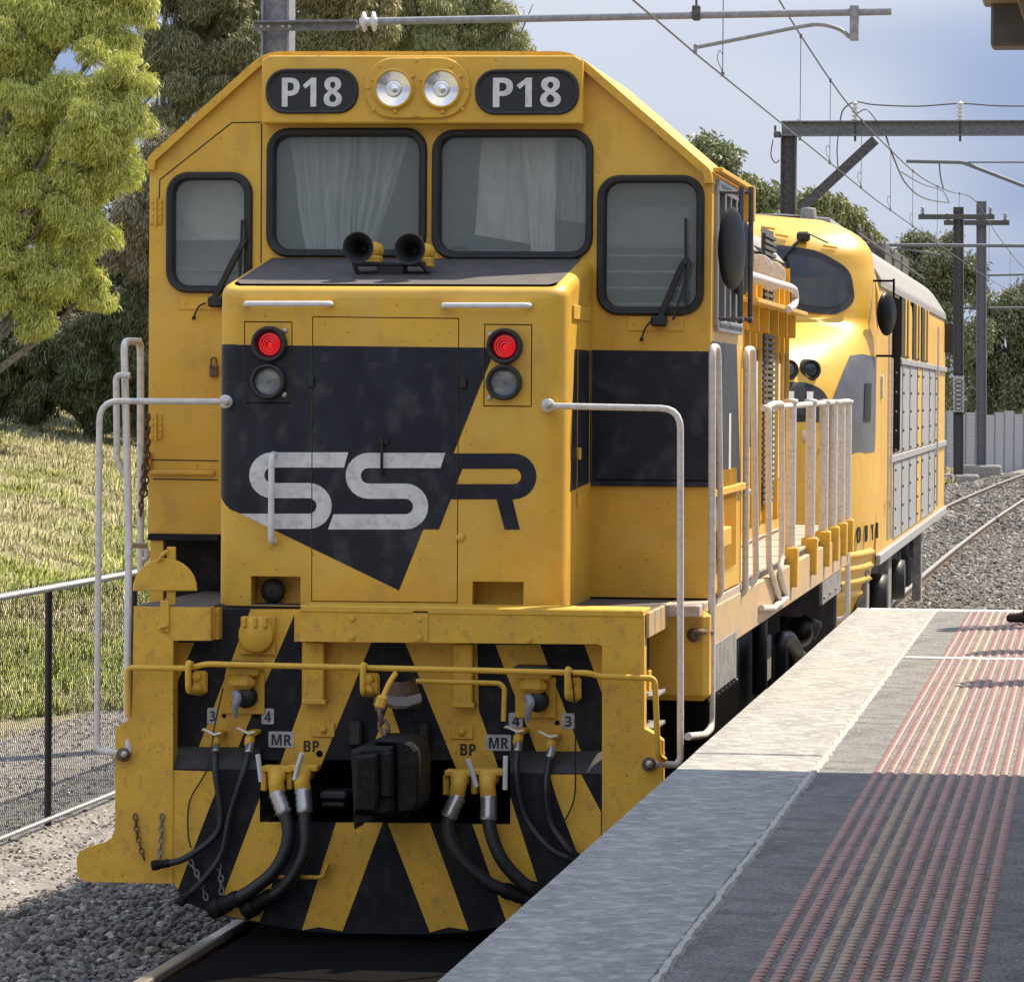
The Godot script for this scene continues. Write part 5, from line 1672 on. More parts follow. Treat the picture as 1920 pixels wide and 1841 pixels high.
func engine_body():
	var X := 1.46
	# side handrails, tall loops and the row of stanchions along the walkway
	side_rod("side_handrail", [[1290, 1381, 0.0], [1322, 1378], [1334, 1366], [1336, 650], [1346, 652], [1352, 1110], [1340, 1122, -0.06]], X + 0.04, 0.019, M.white_rail, 0.08)
	side_rod("side_handrail", [[1385, 1118, -0.04], [1398, 1108], [1400, 655], [1412, 655], [1418, 1085], [1404, 1100, -0.04]], X + 0.03, 0.019, M.white_rail, 0.08)
	side_rod("side_handrail", [[1428, 1140, 0.0], [1452, 1140], [1463, 1128], [1447, 1075], [1442, 1060], [1441, 762], [1452, 757], [1466, 757], [1466, 1040], [1463, 1075], [1475, 1120], [1458, 1135]], X + 0.03, 0.019, M.white_rail, 0.05)
	side_rod("side_handrail", [[1431, 765], [1592, 752]], X, 0.02, M.white_rail)
	var m := MB.new()
	m.tube([fx(1384, 925, X - 0.03), fx(1408, 922, X + 0.04)], 0.016, 8)
	put("rail_stay", m, M.white_rail, E)
	m = MB.new()
	m.tube(fillet([fz(1302, 1190, -0.58), fz(1312, 1185, -0.54), fx(1334, 1185, X + 0.04)], 0.03), 0.016, 8)
	m.lathe([[0.032, -0.03], [0.036, 0.0], [0.028, 0.02], [0.016, 0.024], [0.012, 0.045], [0.0, 0.046]], fz(1301, 1191, -0.6), Basis(Vector3.RIGHT, PI / 2), 16)
	put("rail_stay", m, M.rusty, E)
	var deck := fz(735, 1139, 0.1).y
	for px in [1484.0, 1521.0, 1546.0, 1563.0, 1578.0, 1590.0]:
		var t := fx(px, 757, X)
		m = MB.new()
		m.tube([Vector3(X, deck + 0.02, t.z), Vector3(X, t.y + 0.01, t.z)], 0.036, 10)
		m.lathe([[0.0, 0.0], [0.045, 0.0], [0.045, 0.03], [0.0, 0.034]], Vector3(X, t.y, t.z), Basis(), 10)
		var s := put("stanchion", m, M.white_rail, E)
		m = MB.new()
		m.box(Vector3(X, deck - 0.06, t.z), Vector3(0.11, 0.26, 0.15), Basis(), 0.01)
		put("stanchion_socket", m, M.yellow_worn, s)
	# walkway boards and sill
	m = MB.new()
	m.bb(0.9, X - 0.02, deck - 0.04, deck - 0.01, -12.5, -2.9)
	m.bb(-X + 0.02, -0.9, deck - 0.04, deck - 0.01, -12.5, -2.9)
	var wk := put("walkway", m, M.under, E)
	for k in 24:
		m = MB.new()
		m.bb(0.9, X - 0.02, deck - 0.01, deck + 0.012 + 0.001 * (k % 3), -2.95 - k * 0.4, -2.95 - k * 0.4 - 0.385, 0.004)
		put("plank", m, M.planks, wk)
	m = MB.new()
	m.bb(X - 0.06, X + 0.01, deck - 0.30, deck - 0.042, -12.6, -1.2, 0.008)
	m.bb(-X - 0.01, -X + 0.06, deck - 0.30, deck - 0.042, -12.6, -1.2, 0.008)
	m.bb(-X, X, deck - 0.32, deck - 0.05, -12.6, -12.4, 0.008)
	put("side_sill", m, M.sill, E)
	# long hood
	var hw := 0.95
	var sec := []
	for p in [Vector3(-hw, deck, 0), Vector3(-hw, 3.72, 0), Vector3(-hw + 0.2, 3.93, 0), Vector3(0, 3.99, 0), Vector3(hw - 0.2, 3.93, 0), Vector3(hw, 3.72, 0), Vector3(hw, deck, 0)]: sec.append(p)
	var poly := PackedVector2Array()
	for p in fillet(sec, 0.15, 4): poly.append(Vector2(p.x, p.y))
	m = MB.new()
	m.prism(poly, -12.3, -2.85)
	var hood := put("long_hood", m, M.yellow, E)
	m = MB.new()
	var top := PackedVector2Array()
	for p in fillet([Vector3(-hw - 0.004, 3.7, 0), Vector3(-hw + 0.196, 3.935, 0), Vector3(0, 3.995, 0), Vector3(hw - 0.196, 3.935, 0), Vector3(hw + 0.004, 3.7, 0)], 0.15, 4): top.append(Vector2(p.x, p.y + 0.004))
	m.prism(top, -12.305, -2.86)
	put("hood_top", m, M.roof_grey, hood)
	# access doors with posts and hinges, and the black band with dark louvres
	for k in 9:
		var z0 := -7.6 - k * 0.52
		m = MB.new()
		m.bb(hw, hw + 0.018, deck + 0.12, 3.62, z0 - 0.48, z0, 0.005)
		for y in [deck + 0.4, 2.6, 3.3]: m.bb(hw + 0.018, hw + 0.04, y, y + 0.1, z0 - 0.06, z0 - 0.01, 0.004)
		m.bb(hw + 0.01, hw + 0.05, deck + 0.1, 3.66, z0 - 0.505, z0 - 0.485)
		put("hood_door", m, M.yellow, hood)
	m = MB.new()
	m.bb(hw + 0.019, hw + 0.022, 2.28, 2.98, -12.28, -7.6)
	put("black_band", m, M.navy, hood)
	m = MB.new()
	for k in 46: m.bb(hw + 0.022, hw + 0.05, deck + 0.25 + k * 0.044, deck + 0.275 + k * 0.044, -10.9, -9.9)
	m.bb(hw + 0.02, hw + 0.024, deck + 0.2, deck + 2.3, -10.95, -9.85)
	put("louvre", m, M.old_iron, hood)
	m = MB.new()
	for p in [[1422, 505], [1446, 517]]:
		var q := fx(p[0], p[1], hw + 0.1)
		m.prism(circ(Vector2(q.x, q.y), 0.11, 16), q.z - 0.02, q.z, 0.004)
	var pipe := []
	for p in [[1390, 512], [1420, 520], [1455, 531], [1485, 540], [1491, 550], [1490, 570], [1478, 580]]: pipe.append(fx(p[0], p[1], hw + 0.22))
	m.tube(curve(pipe, 4), 0.028, 10)
	put("hood_handrail", m, M.white_rail, hood)
	m = MB.new()
	m.bb(hw + 0.01, hw + 0.2, 3.28, 3.31, -12.2, -7.5, 0.004)
	for k in 6: m.bb(hw + 0.005, hw + 0.12, 3.1, 3.31, -7.7 - k * 0.85, -7.75 - k * 0.85)
	put("hood_shelf", m, M.yellow, hood)
	# side lettering, worn, on the hood
	m = MB.new()
	for k in 3: m.bb(hw + 0.023, hw + 0.025, 2.0, 2.9, -8.0 - k * 1.5, -8.0 - k * 1.5 - 0.7)
	put("side_lettering", m, M.white_letter, hood)
	# skirt panels, tank, pipes, bogies
	m = MB.new()
	var a := fx(1334, 1318, X + 0.012); var b := fx(1381, 1150, X + 0.012)
	m.bb(X, X + 0.015, a.y - 0.02, deck - 0.24, b.z, a.z, 0.004)
	for k in 7: m.lathe([[0.012, 0.0], [0.012, 0.012], [0.0, 0.014]], Vector3(X + 0.015, a.y + 0.02, lerpf(a.z - 0.05, b.z + 0.05, k / 6.0)), Basis(Vector3(0, 0, 1), -PI / 2), 8)
	put("skirt_panel", m, M.dust_grey, E)
	m = MB.new()
	a = fx(1541, 1135, X); b = fx(1577, 1040, X)
	m.bb(X - 0.02, X + 0.006, a.y, deck - 0.1, b.z, a.z, 0.004)
	for k in 4: m.lathe([[0.012, 0.0], [0.012, 0.012], [0.0, 0.014]], Vector3(X + 0.006, a.y + 0.05, lerpf(a.z - 0.1, b.z + 0.1, k / 3.0)), Basis(Vector3(0, 0, 1), -PI / 2), 8)
	put("skirt_panel", m, M.dust_grey, E)
	m = MB.new()
	m.bb(-1.1, 1.15, 0.35, deck - 0.3, -7.8, -5.2, 0.08)
	put("fuel_tank", m, M.under, E)
	m = MB.new()
	m.bb(-1.2, 1.2, deck - 0.32, deck - 0.05, -12.5, -0.02)
	put("underframe", m, M.under, E)
	m = MB.new()
	for p in [[1365, 1330, 1370, 1200], [1425, 1300, 1425, 1150]]:
		m = MB.new()
		m.tube([fx(p[0], p[1], 1.3), fx(p[2], p[3], 1.3)], 0.05, 10)
		put("air_pipe", m, M.black, E)
	m = MB.new()
	var pp := []
	for p in [[1500, 1350], [1494, 1220], [1478, 1195], [1462, 1198], [1462, 1300]]: pp.append(fx(p[0], p[1], 1.25))
	m.tube(fillet(pp, 0.1), 0.055, 10)
	put("air_pipe", m, M.black, E)
	m = MB.new()
	m.lathe([[0.0, -0.1], [0.09, -0.1], [0.1, 0.0], [0.09, 0.1], [0.0, 0.1]], fx(1500, 1185, 1.25), Basis(Vector3(1, 0, 0), 1.2), 14)
	put("air_valve", m, M.black, E)
	m = MB.new()
	m.lathe([[0.0, -0.08], [0.07, -0.08], [0.07, 0.08], [0.0, 0.08]], fx(1518, 1175, 1.25), Basis(Vector3(0, 0, 1), 1.2), 14)
	put("air_valve", m, M.black, E)
	m = MB.new()
	a = fx(1425, 1360, 1.3); b = fx(1440, 1140, 1.3)
	m.bb(1.26, 1.3, a.y - 0.1, b.y, a.z - 0.03, a.z + 0.03, 0.004)
	m.bb(1.24, 1.29, 0.75, 1.05, a.z - 1.0, a.z - 0.2, 0.01)
	put("sand_pipe", m, M.dust_grey, E)
	chain("brake_chain", [fx(1345, 1310, 1.35), fx(1352, 1350, 1.35), fx(1346, 1385, 1.35)], 0.012, 0.07, M.dust_grey, E)
	m = MB.new()
	m.bb(-1.38, 1.38, 0.4, deck - 0.32, -12.58, -12.42, 0.02)
	put("rear_headstock", m, M.under, E)
	for zc in [-2.9, -10.2]:
		bogie(zc, E)

func bogie(zc: float, parent: Node):
	var m := MB.new()
	for s in [-1.0, 1.0]:
		m.bb(s * 1.02 - 0.07, s * 1.02 + 0.07, 0.5, 0.78, zc - 1.7, zc + 1.7, 0.03)
		for dz in [-1.1, 1.1]:
			m.bb(s * 1.1 - 0.12, s * 1.1 + 0.12, 0.32, 0.68, zc + dz - 0.2, zc + dz + 0.2, 0.04)
			m.lathe([[0.0, -0.05], [0.08, -0.05], [0.08, 0.28], [0.0, 0.28]], Vector3(s * 1.1, 0.66, zc + dz), Basis(), 14)
		m.lathe([[0.0, 0.0], [0.12, 0.0], [0.12, 0.3], [0.0, 0.3]], Vector3(s * 1.1, 0.5, zc), Basis(), 14)
	m.bb(-1.0, 1.0, 0.5, 0.75, zc - 0.3, zc + 0.3, 0.03)
	var bg := put("bogie", m, M.under, parent)
	for dz in [-1.1, 1.1]:
		for s in [-1.0, 1.0]:
			m = MB.new()
			m.lathe([[0.0, -0.06], [0.30, -0.06], [0.36, -0.07], [0.50, -0.07], [0.52, -0.07], [0.5, 0.0], [0.48, 0.06], [0.40, 0.05], [0.15, 0.02], [0.12, 0.06], [0.0, 0.06]], Vector3(s * 0.81, 0.485, zc + dz), Basis(Vector3(0, 0, 1), -PI / 2 * s), 36)
			put("wheel", m, M.under, bg)
		m = MB.new()
		m.tube([Vector3(-0.8, 0.485, zc + dz), Vector3(0.8, 0.485, zc + dz)], 0.08, 12)
		put("axle", m, M.under, bg)

# ---------------------------------------------------------------- second engine: round-nosed, coupled behind
const BW := 1.45
const BZ := -16.9     # where the straight sides begin
var B: Node3D

func bn(h: float) -> Array:      # at height h: [z of the front, half width, roundness]
	var t := [[0.30, -14.75, 1.05, 2.2], [0.60, -14.45, 1.25, 2.4], [1.0, -14.32, 1.40, 2.6], [1.6, -14.3, 1.45, 2.6], [2.4, -14.32, 1.45, 2.6], [2.75, -14.42, 1.45, 2.5], [2.95, -14.62, 1.45, 2.4], [3.10, -14.95, 1.45, 2.3], [3.22, -15.45, 1.45, 2.3], [3.30, -15.85, 1.44, 2.6], [3.40, -15.98, 1.43, 3.0], [3.7, -16.1, 1.42, 3.0], [3.95, -16.2, 1.39, 3.0], [4.08, -16.3, 1.30, 2.6], [4.18, -16.5, 1.14, 2.4], [4.25, -16.75, 0.92, 2.2], [4.29, -16.88, 0.6, 2.0], [4.31, -16.9, 0.15, 2.0]]
	if h <= t[0][0]: return t[0].slice(1)
	for i in t.size() - 1:
		if h <= t[i + 1][0]:
			var k: float = (h - t[i][0]) / (t[i + 1][0] - t[i][0])
			var p0: Array = t[max(i - 1, 0)]; var p3: Array = t[min(i + 2, t.size() - 1)]
			return [cubic_interpolate(t[i][1], t[i + 1][1], p0[1], p3[1], k), cubic_interpolate(t[i][2], t[i + 1][2], p0[2], p3[2], k), lerpf(t[i][3], t[i + 1][3], k)]
	return t[-1].slice(1)

func bs_(x: float, h: float, out := 0.0) -> Vector3:    # a point on the nose
	var b := bn(h)
	var u: float = min(absf(x) / b[1], 1.0)
	var z: float = BZ + (b[0] - BZ) * pow(max(1.0 - pow(u, b[2]), 0.0), 1.0 / b[2])
	if out == 0.0: return Vector3(x, h, z)
	var e := 0.02
	var px := bs_(x + e, h) - bs_(x - e, h); var py := bs_(x, h + e) - bs_(x, h - e)
	return Vector3(x, h, z) + px.cross(py).normalized() * out

func patch(poly: Array, out: float, steps := 8) -> MB:      # a curved plate on the nose; poly in (x, height), anti-clockwise from the front
	var m := MB.new()
	var c := Vector2()
	var fine := []
	for i in poly.size():
		var a := Vector2(poly[i][0], poly[i][1]); var b := Vector2(poly[(i + 1) % poly.size()][0], poly[(i + 1) % poly.size()][1])
		for k in 4: fine.append(a.lerp(b, k / 4.0))
	for p in fine: c += p
	c /= fine.size()
	var rings := []
	for s in steps + 1:
		var r := []
		for p in fine:
			var q: Vector2 = c.lerp(p, 1.0 - float(s) / steps * 0.999)
			r.append(bs_(q.x, q.y, out))
		rings.append(r)
	m.loft(rings)
	return m

func soft(poly: Array, r: float) -> Array:
	var p := []
	for q in poly: p.append(Vector3(q[0], q[1], 0))
	p.append(p[0])
	p.insert(0, (p[0] + p[1]) / 2.0)
	p[-1] = p[1]
	p.append(p[0])
	var o := []
	for v in fillet(p, r, 4): o.append([v.x, v.y])
	o.pop_back()
	return o

func build_second_engine():
	B = thing("round_nosed_locomotive", Vector3(0, 0, -24), "yellow and grey round-nosed diesel engine coupled behind the front engine", "locomotive")
	var m := MB.new()
	var rings := []
	var hs := []
	var h := 0.45
	while h < 4.31:
		hs.append(h)
		h += 0.05
	hs.append(4.309)
	for y in hs:
		var r := []
		for k in 41:
			var t := -PI / 2 + PI * k / 40.0
			var b := bn(y)
			var x: float = b[1] * sin(t)
			var q := bs_(x, y)
			if k == 0 or k == 40: q.z = BZ
			r.append(q)
		rings.append(r)
	m.loft(rings, false)
	var nose := put("nose", m, M.yellow, B)
	# body: sides and curved roof
	var ze := -33.2
	var sec := [Vector3(-BW, 1.12, 0), Vector3(-BW, 3.72, 0), Vector3(-1.2, 4.12, 0), Vector3(-0.5, 4.29, 0), Vector3(0.5, 4.29, 0), Vector3(1.2, 4.12, 0), Vector3(BW, 3.72, 0), Vector3(BW, 1.12, 0)]
	var poly := PackedVector2Array()
	for p in fillet(sec, 0.3, 5): poly.append(Vector2(p.x, p.y))
	m = MB.new()
	m.prism(poly, ze, BZ)
	var body := put("body", m, M.yellow, B)
	var rp := PackedVector2Array()
	for p in fillet([Vector3(-BW - 0.006, 3.66, 0), Vector3(-BW - 0.006, 3.73, 0), Vector3(-1.2, 4.13, 0), Vector3(-0.5, 4.30, 0), Vector3(0.5, 4.30, 0), Vector3(1.2, 4.13, 0), Vector3(BW + 0.006, 3.73, 0), Vector3(BW + 0.006, 3.66, 0)], 0.3, 5): rp.append(Vector2(p.x, p.y))
	m = MB.new()
	m.prism(rp, ze - 0.01, BZ - 0.35)
	put("roof", m, M.roof_grey, body)
	# windscreen
	var ws := [[0.08, 3.45], [1.12, 3.36], [1.27, 3.48], [1.22, 3.78], [0.95, 3.94], [0.08, 4.06]]
	var wi := [[0.14, 3.51], [1.09, 3.425], [1.205, 3.51], [1.165, 3.745], [0.93, 3.88], [0.14, 3.99]]
	for s in [1.0, -1.0]:
		var o := []; var i := []
		for p in ws: o.append([p[0] * s, p[1]])
		for p in wi: i.append([p[0] * s, p[1]])
		if s < 0:
			o.reverse(); i.reverse()
		var w := put("windscreen", patch(soft(o, 0.1), 0.018), M.rubber, nose)
		put("pane", patch(soft(i, 0.07), 0.024), M.glass_dark, w)
	# wiper
	m = MB.new()
	var wp := bs_(0.80, 4.04, 0.05)
	m.box(wp, Vector3(0.12, 0.09, 0.09), Basis(), 0.02)
	m.tube([wp, bs_(0.66, 3.9, 0.06), bs_(0.56, 3.74, 0.05)], 0.016, 8)
	m.tube([bs_(0.66, 3.92, 0.06), bs_(0.70, 3.72, 0.045)], 0.01, 6)
	m.tube([wp + Vector3(0.02, 0.04, 0), bs_(1.02, 4.0, 0.03)], 0.008, 6)
	put("wiper", m, M.black, nose)
	m = MB.new()
	for p in [[0.55, 4.08], [0.98, 3.985], [0.42, 4.15]]: m.tube([bs_(p[0], p[1], 0.02), bs_(p[0] + 0.12, p[1] - 0.02, 0.02)], 0.012, 6)
	put("rain_strip", m, M.yellow, nose)
	# lamps
	for x in [0.80, 0.98, -0.80, -0.98]:
		var c := bs_(x, 2.87, 0.0) + Vector3(0, 0, 0.05)
		var e := 0.02
		var nn := (bs_(x + e, 2.89) - bs_(x - e, 2.89)).cross(bs_(x, 2.89 + e) - bs_(x, 2.89 - e)).normalized()
		nn = (nn + Vector3(0, 0, 0.8)).normalized()
		var sx := nn.cross(Vector3.RIGHT).normalized()
		var bb_ := Basis(Vector3.RIGHT, PI / 2).rotated(Vector3.UP, atan2(nn.x, nn.z))
		m = MB.new()
		m.lathe([[0.1, -0.25], [0.096, -0.05], [0.092, 0.02], [0.084, 0.03], [0.068, 0.022], [0.066, 0.0]], c, bb_, 24)
		var l := put("lamp", m, M.rubber, nose)
		m = MB.new()
		m.lathe([[0.067, 0.006], [0.04, 0.02], [0.0, 0.024]], c, bb_, 20)
		put("lens", m, M.lens_clear if absf(x) < 0.9 else M.glass_dark, l)
	# badge plate with pale letters
	var bp := put("name_plate", patch(soft([[0.15, 2.42], [1.12, 2.42], [1.18, 2.5], [1.08, 2.7], [0.95, 2.76], [0.15, 2.76]], 0.06), 0.01), M.black, nose)
	m = MB.new()
	for k in 6:
		var x0 := 0.2 + k * 0.15
		put("plate_letter", patch([[x0, 2.47], [x0 + 0.05, 2.47], [x0 + 0.05, 2.68], [x0, 2.68]], 0.016, 2), M.white_letter, bp)
	# grey flash down the corner, with a slot
	put("grey_flash", patch([[1.06, 2.15], [1.40, 2.15], [1.448, 2.15], [1.448, 2.6], [1.447, 3.0], [1.36, 3.02], [1.27, 3.0], [1.14, 2.55]], 0.006, 10), M.grey_dark, nose)
	put("slot", patch([[1.385, 2.42], [1.425, 2.42], [1.425, 2.76], [1.385, 2.76]], 0.012, 3), M.jet, nose)
	# ribs round the buffer and writing above them
	for k in 4:
		var y := 1.24 - k * 0.12
		m = MB.new()
		var rr := []
		for j in 5:
			var r := []
			for i in 33:
				var t := -PI / 2 + PI * i / 32.0
				var x: float = bn(y)[1] * sin(t) * 0.999
				var q := bs_(x, y - 0.04 + 0.02 * j)
				var o: Vector3 = Vector3(q.x, 0, q.z - BZ - 0.3).normalized() * 0.035 * sin(PI * j / 4.0)
				r.append(q + o)
			rr.append(r)
		m.loft(rr, false)
		put("buffer_rib", m, M.yellow, nose)
	var word := "SOUTH"
	for i in word.length():
		var x: float = [1.285, 1.355, 1.403, 1.434, 1.448][i]
		var c := bs_(x, 1.42, 0.012)
		var e := 0.02
		var d := bs_(x + e, 1.42) - bs_(x - e, 1.42)
		var t := TextMesh.new()
		var f := SystemFont.new()
		f.font_names = PackedStringArray(["Droid Sans"]); f.font_weight = 700
		t.font = f; t.text = word[i]; t.font_size = 64; t.pixel_size = 0.0031; t.depth = 0.01
		var o := put("lettering", t, M.navy, nose)
		o.position = c
		o.rotation.y = atan2(-d.z, d.x)
	m = MB.new()
	m.lathe([[0.0, 0.0], [0.05, 0.0], [0.05, 0.02], [0.0, 0.02]], bs_(0.95, 2.3, 0.0), Basis(Vector3.RIGHT, PI / 2), 16)
	put("jumper_cap", m, M.white_rail, nose)
	text("small_numeral", "3", 1571, 1096, 1580, 1110, bs_(1.05, 0.95).z + 0.03, M.navy, nose)
	second_side(body, ze)
	second_roof(body)
	for zc in [-19.2, -30.4]: bogie(zc, B)
	m = MB.new()
	m.bb(-1.1, 1.1, 0.3, 1.12, -28.0, -22.0, 0.08)
	m.bb(-1.25, 1.25, 0.95, 1.15, ze + 0.1, BZ - 0.1)
	put("tank", m, M.under, B)
	m = MB.new()
	m.bb(-0.15, 0.15, 0.75, 1.05, -14.4, -12.5, 0.02)
	put("drawbar", m, M.iron, B)
	m = MB.new()
	var g0 := fx(1583, 1165, 1.3); var g1 := fx(1572, 1028, 1.3)
	m.tube(fillet([fz(1560, 1163, -14.0), fz(1583, 1160, -14.0), fz(1590, 1150, -14.0), fz(1590, 1026, -14.0)], 0.06), 0.022, 8)
	put("corner_rail", m, M.white_rail, B)

func sq(px0: float, py0: float, px1: float, py1: float, out0: float, out1: float, m: MB):   # a plate on the right-hand side given by two pixels
	var a := fx(px0, py0, BW); var b := fx(px1, py1, BW)
	var yb := fx(px0, py1, BW).y
	m.bb(BW + out0, BW + out1, minf(b.y, yb), maxf(a.y, fx(px1, py0, BW).y), b.z, a.z)

func second_side(body: Node, ze: float):
	var X := BW
	var z := func(px): return fx(px, 750, X).z
	var m := MB.new()
	# panels between battens: two storeys, grey and yellow by turns
	var edges := [1676.0, 1690.0, 1704.0, 1718.0, 1727.0, 1741.0, 1752.0]
	for i in edges.size() - 1:
		for r in [[1.24, 1.99], [2.08, 2.96]]:
			m = MB.new()
			m.bb(X, X + 0.012, r[0], r[1], z.call(edges[i + 1]) + 0.04, z.call(edges[i]) - 0.04, 0.004)
			put("side_panel", m, M.yellow if i == 3 else M.grey_paint, body)
	m = MB.new()
	m.bb(X, X + 0.03, 2.0, 2.07, ze, z.call(1668.0), 0.006)
	m.bb(X, X + 0.03, 2.97, 3.03, ze, z.call(1686.0), 0.006)
	m.bb(X - 0.02, X + 0.04, 1.1, 1.2, ze, BZ, 0.01)
	for px in edges.slice(1): m.bb(X, X + 0.022, 1.25, 3.0, z.call(px) - 0.025, z.call(px) + 0.025, 0.004)
	put("batten", m, M.grey_paint, body)
	m = MB.new()
	for px in edges:
		for k in 9: m.lathe([[0.018, 0.0], [0.014, 0.014], [0.0, 0.016]], Vector3(X + 0.022, 1.35 + k * 0.19, z.call(px)), Basis(Vector3(0, 0, 1), -PI / 2), 6)
	var rv := put("rivets", m, M.old_iron, body)
	rv.set_meta("kind", "stuff")
	# cab door, windows, mirror
	m = MB.new(); m.bb(X, X + 0.02, 2.1, 3.62, z.call(1685.0), z.call(1674.0), 0.004); put("door_opening", m, M.pit, body)
	for w in [[1688.0, 1702.0], [1710.0, 1722.0], [1726.0, 1738.0]]:
		m = MB.new()
		m.bb(X, X + 0.015, 3.05, 3.66, z.call(w[1]), z.call(w[0]), 0.004)
		var f := put("side_window", m, M.rubber, body)
		m = MB.new()
		for k in 2:
			var zz: float = lerpf(z.call(w[0]), z.call(w[1]), 0.35 + 0.45 * k)
			m.bb(X + 0.015, X + 0.03, 3.06, 3.65, zz - 0.12, zz + 0.12, 0.004)
		put("shutter", m, M.yellow_worn, f)
	m = MB.new()
	var q := fx(1664, 588, X + 0.1)
	var bs2 := Basis(Vector3(0, 0, 1), -PI / 2).rotated(Vector3.UP, -0.35)
	m.lathe([[0.0, -0.03], [0.17, -0.03], [0.2, -0.01], [0.2, 0.0], [0.15, 0.03], [0.0, 0.04]], q, bs2, 24)
	m.tube([q + Vector3(0.05, 0.32, -0.15), q + Vector3(0.05, -0.4, -0.15)], 0.012, 6)
	m.tube([q + Vector3(0.05, -0.38, -0.15), q + Vector3(-0.17, -0.38, -0.15)], 0.012, 6)
	m.tube([q + Vector3(0.05, 0.3, -0.15), q + Vector3(-0.17, 0.3, -0.15)], 0.012, 6)
	put("mirror", m, M.jet, body)
	m = MB.new()
	var mq := fz(1776, 632, -33.0)
	m.box(mq, Vector3(0.17, 0.40, 0.05), Basis(), 0.024)
	m.tube([mq + Vector3(-0.05, 0.2, -0.02), mq + Vector3(-0.3, 0.22, -0.1)], 0.012, 6)
	var rm := put("rear_mirror", m, M.black, body)
	m = MB.new()
	m.box(mq + Vector3(0, 0, 0.026), Vector3(0.135, 0.36, 0.004))
	put("mirror_glass", m, M.glass_dark, rm)
	# steps, grab irons and boxes under the sill
	m = MB.new()
	for px in [1655.0, 1661.0]: m.tube([Vector3(X + 0.06, 1.3, z.call(px)), Vector3(X + 0.06, 3.3, z.call(px))], 0.014, 6)
	m.tube([Vector3(X + 0.06, 1.3, z.call(1750.0)), Vector3(X + 0.06, 3.5, z.call(1750.0))], 0.014, 6)
	put("grab_iron", m, M.white_rail, body)
	m = MB.new()
	for a in [[1640.0, 0.2], [1680.0, 0.3], [1738.0, 0.16]]: m.bb(X - 0.14, X - 0.04, 0.25, 1.12, z.call(a[0]) - a[1], z.call(a[0]) + a[1], 0.01)
	put("underframe_leg", m, M.dust_grey, B)
	m = MB.new()
	for a in [[1700.0, 0.55], [1668.0, 0.35]]: m.lathe([[0.0, -0.1], [0.2, -0.1], [0.22, 0.0], [0.2, 0.1], [0.0, 0.1]], Vector3(X - 0.1, 0.72, z.call(a[0])), Basis(Vector3(0, 0, 1), -PI / 2), 20)
	put("hand_wheel", m, M.black, B)
	m = MB.new()
	var lk := fx(1666, 945, X + 0.03)
	m.box(lk, Vector3(0.03, 0.07, 0.09), Basis(), 0.006)
	put("padlock", m, M.rusty, body)
	m = MB.new(); m.box(fx(1652, 725, X + 0.0), Vector3(0.05, 0.22, 0.12), Basis(), 0.01); put("marker_box", m, M.white_rail, body)

func second_roof(body: Node):
	var m := MB.new()
	# rotating beacon
	var c := fz(1516, 424, -17.6)
	m.lathe([[0.0, 0.0], [0.115, 0.0], [0.12, 0.015], [0.085, 0.03], [0.078, 0.06], [0.072, 0.15], [0.06, 0.17], [0.0, 0.178]], c, Basis(), 24)
	m.tube([c + Vector3(-0.01, 0, 0), c + Vector3(-0.02, -0.14, 0)], 0.02, 8)
	m.tube(curve([c + Vector3(0.02, -0.02, 0), c + Vector3(0.1, -0.05, 0), c + Vector3(0.09, -0.11, 0)]), 0.01, 6)
	put("beacon", m, M.dust_grey, body)
	m = MB.new()
	var a := fz(1395, 430, -18.6); var b := fz(1508, 404, -18.6)
	m.bb(a.x - 0.6, b.x, a.y - 0.1, b.y, -20.5, -18.6, 0.01)
	put("roof_hatch", m, M.navy_worn, body)
	m = MB.new()
	var p := PackedVector2Array([Vector2(-0.8, 4.28), Vector2(0.85, 4.2), Vector2(0.78, 4.42), Vector2(0.3, 4.46), Vector2(-0.75, 4.46)])
	m.prism(p, -24.0, -20.2, 0.01)
	put("radiator_cover", m, M.roof_grey, body)
	m = MB.new()
	for z in [-25.0, -27.0, -29.0]: m.bb(0.3, 1.12, 4.1, 4.34, z - 0.8, z + 0.8, 0.02)
	put("roof_fan", m, M.old_iron, body)
	m = MB.new()
	m.tube([Vector3(1.22, 4.16, -17.6), Vector3(1.22, 4.16, -32.0)], 0.012, 6)
	for z in [-18.0, -20.0, -22.0, -24.0]: m.tube(curve([Vector3(1.22, 4.12, z), Vector3(1.2, 4.24, z - 0.05), Vector3(1.2, 4.24, z - 0.15), Vector3(1.22, 4.12, z - 0.2)], 3), 0.018, 6)
	put("roof_rail", m, M.old_iron, body)

# ---------------------------------------------------------------- overhead line
func ibeam(m: MB, a: Vector3, b: Vector3, w: float, d: float, t: float, side: Vector3):      # flanges face +-side
	var y := (b - a).normalized()
	var s := (side - y * side.dot(y)).normalized()
	var o := y.cross(s)
	var bs := Basis(s, y, s.cross(y))
	var ce := (a + b) / 2; var l := (b - a).length()
	m.box(ce + s * (d / 2 - t / 2), Vector3(t, l, w), bs)
	m.box(ce - s * (d / 2 - t / 2), Vector3(t, l, w), bs)
	m.box(ce, Vector3(d - 2 * t, l, t), bs)

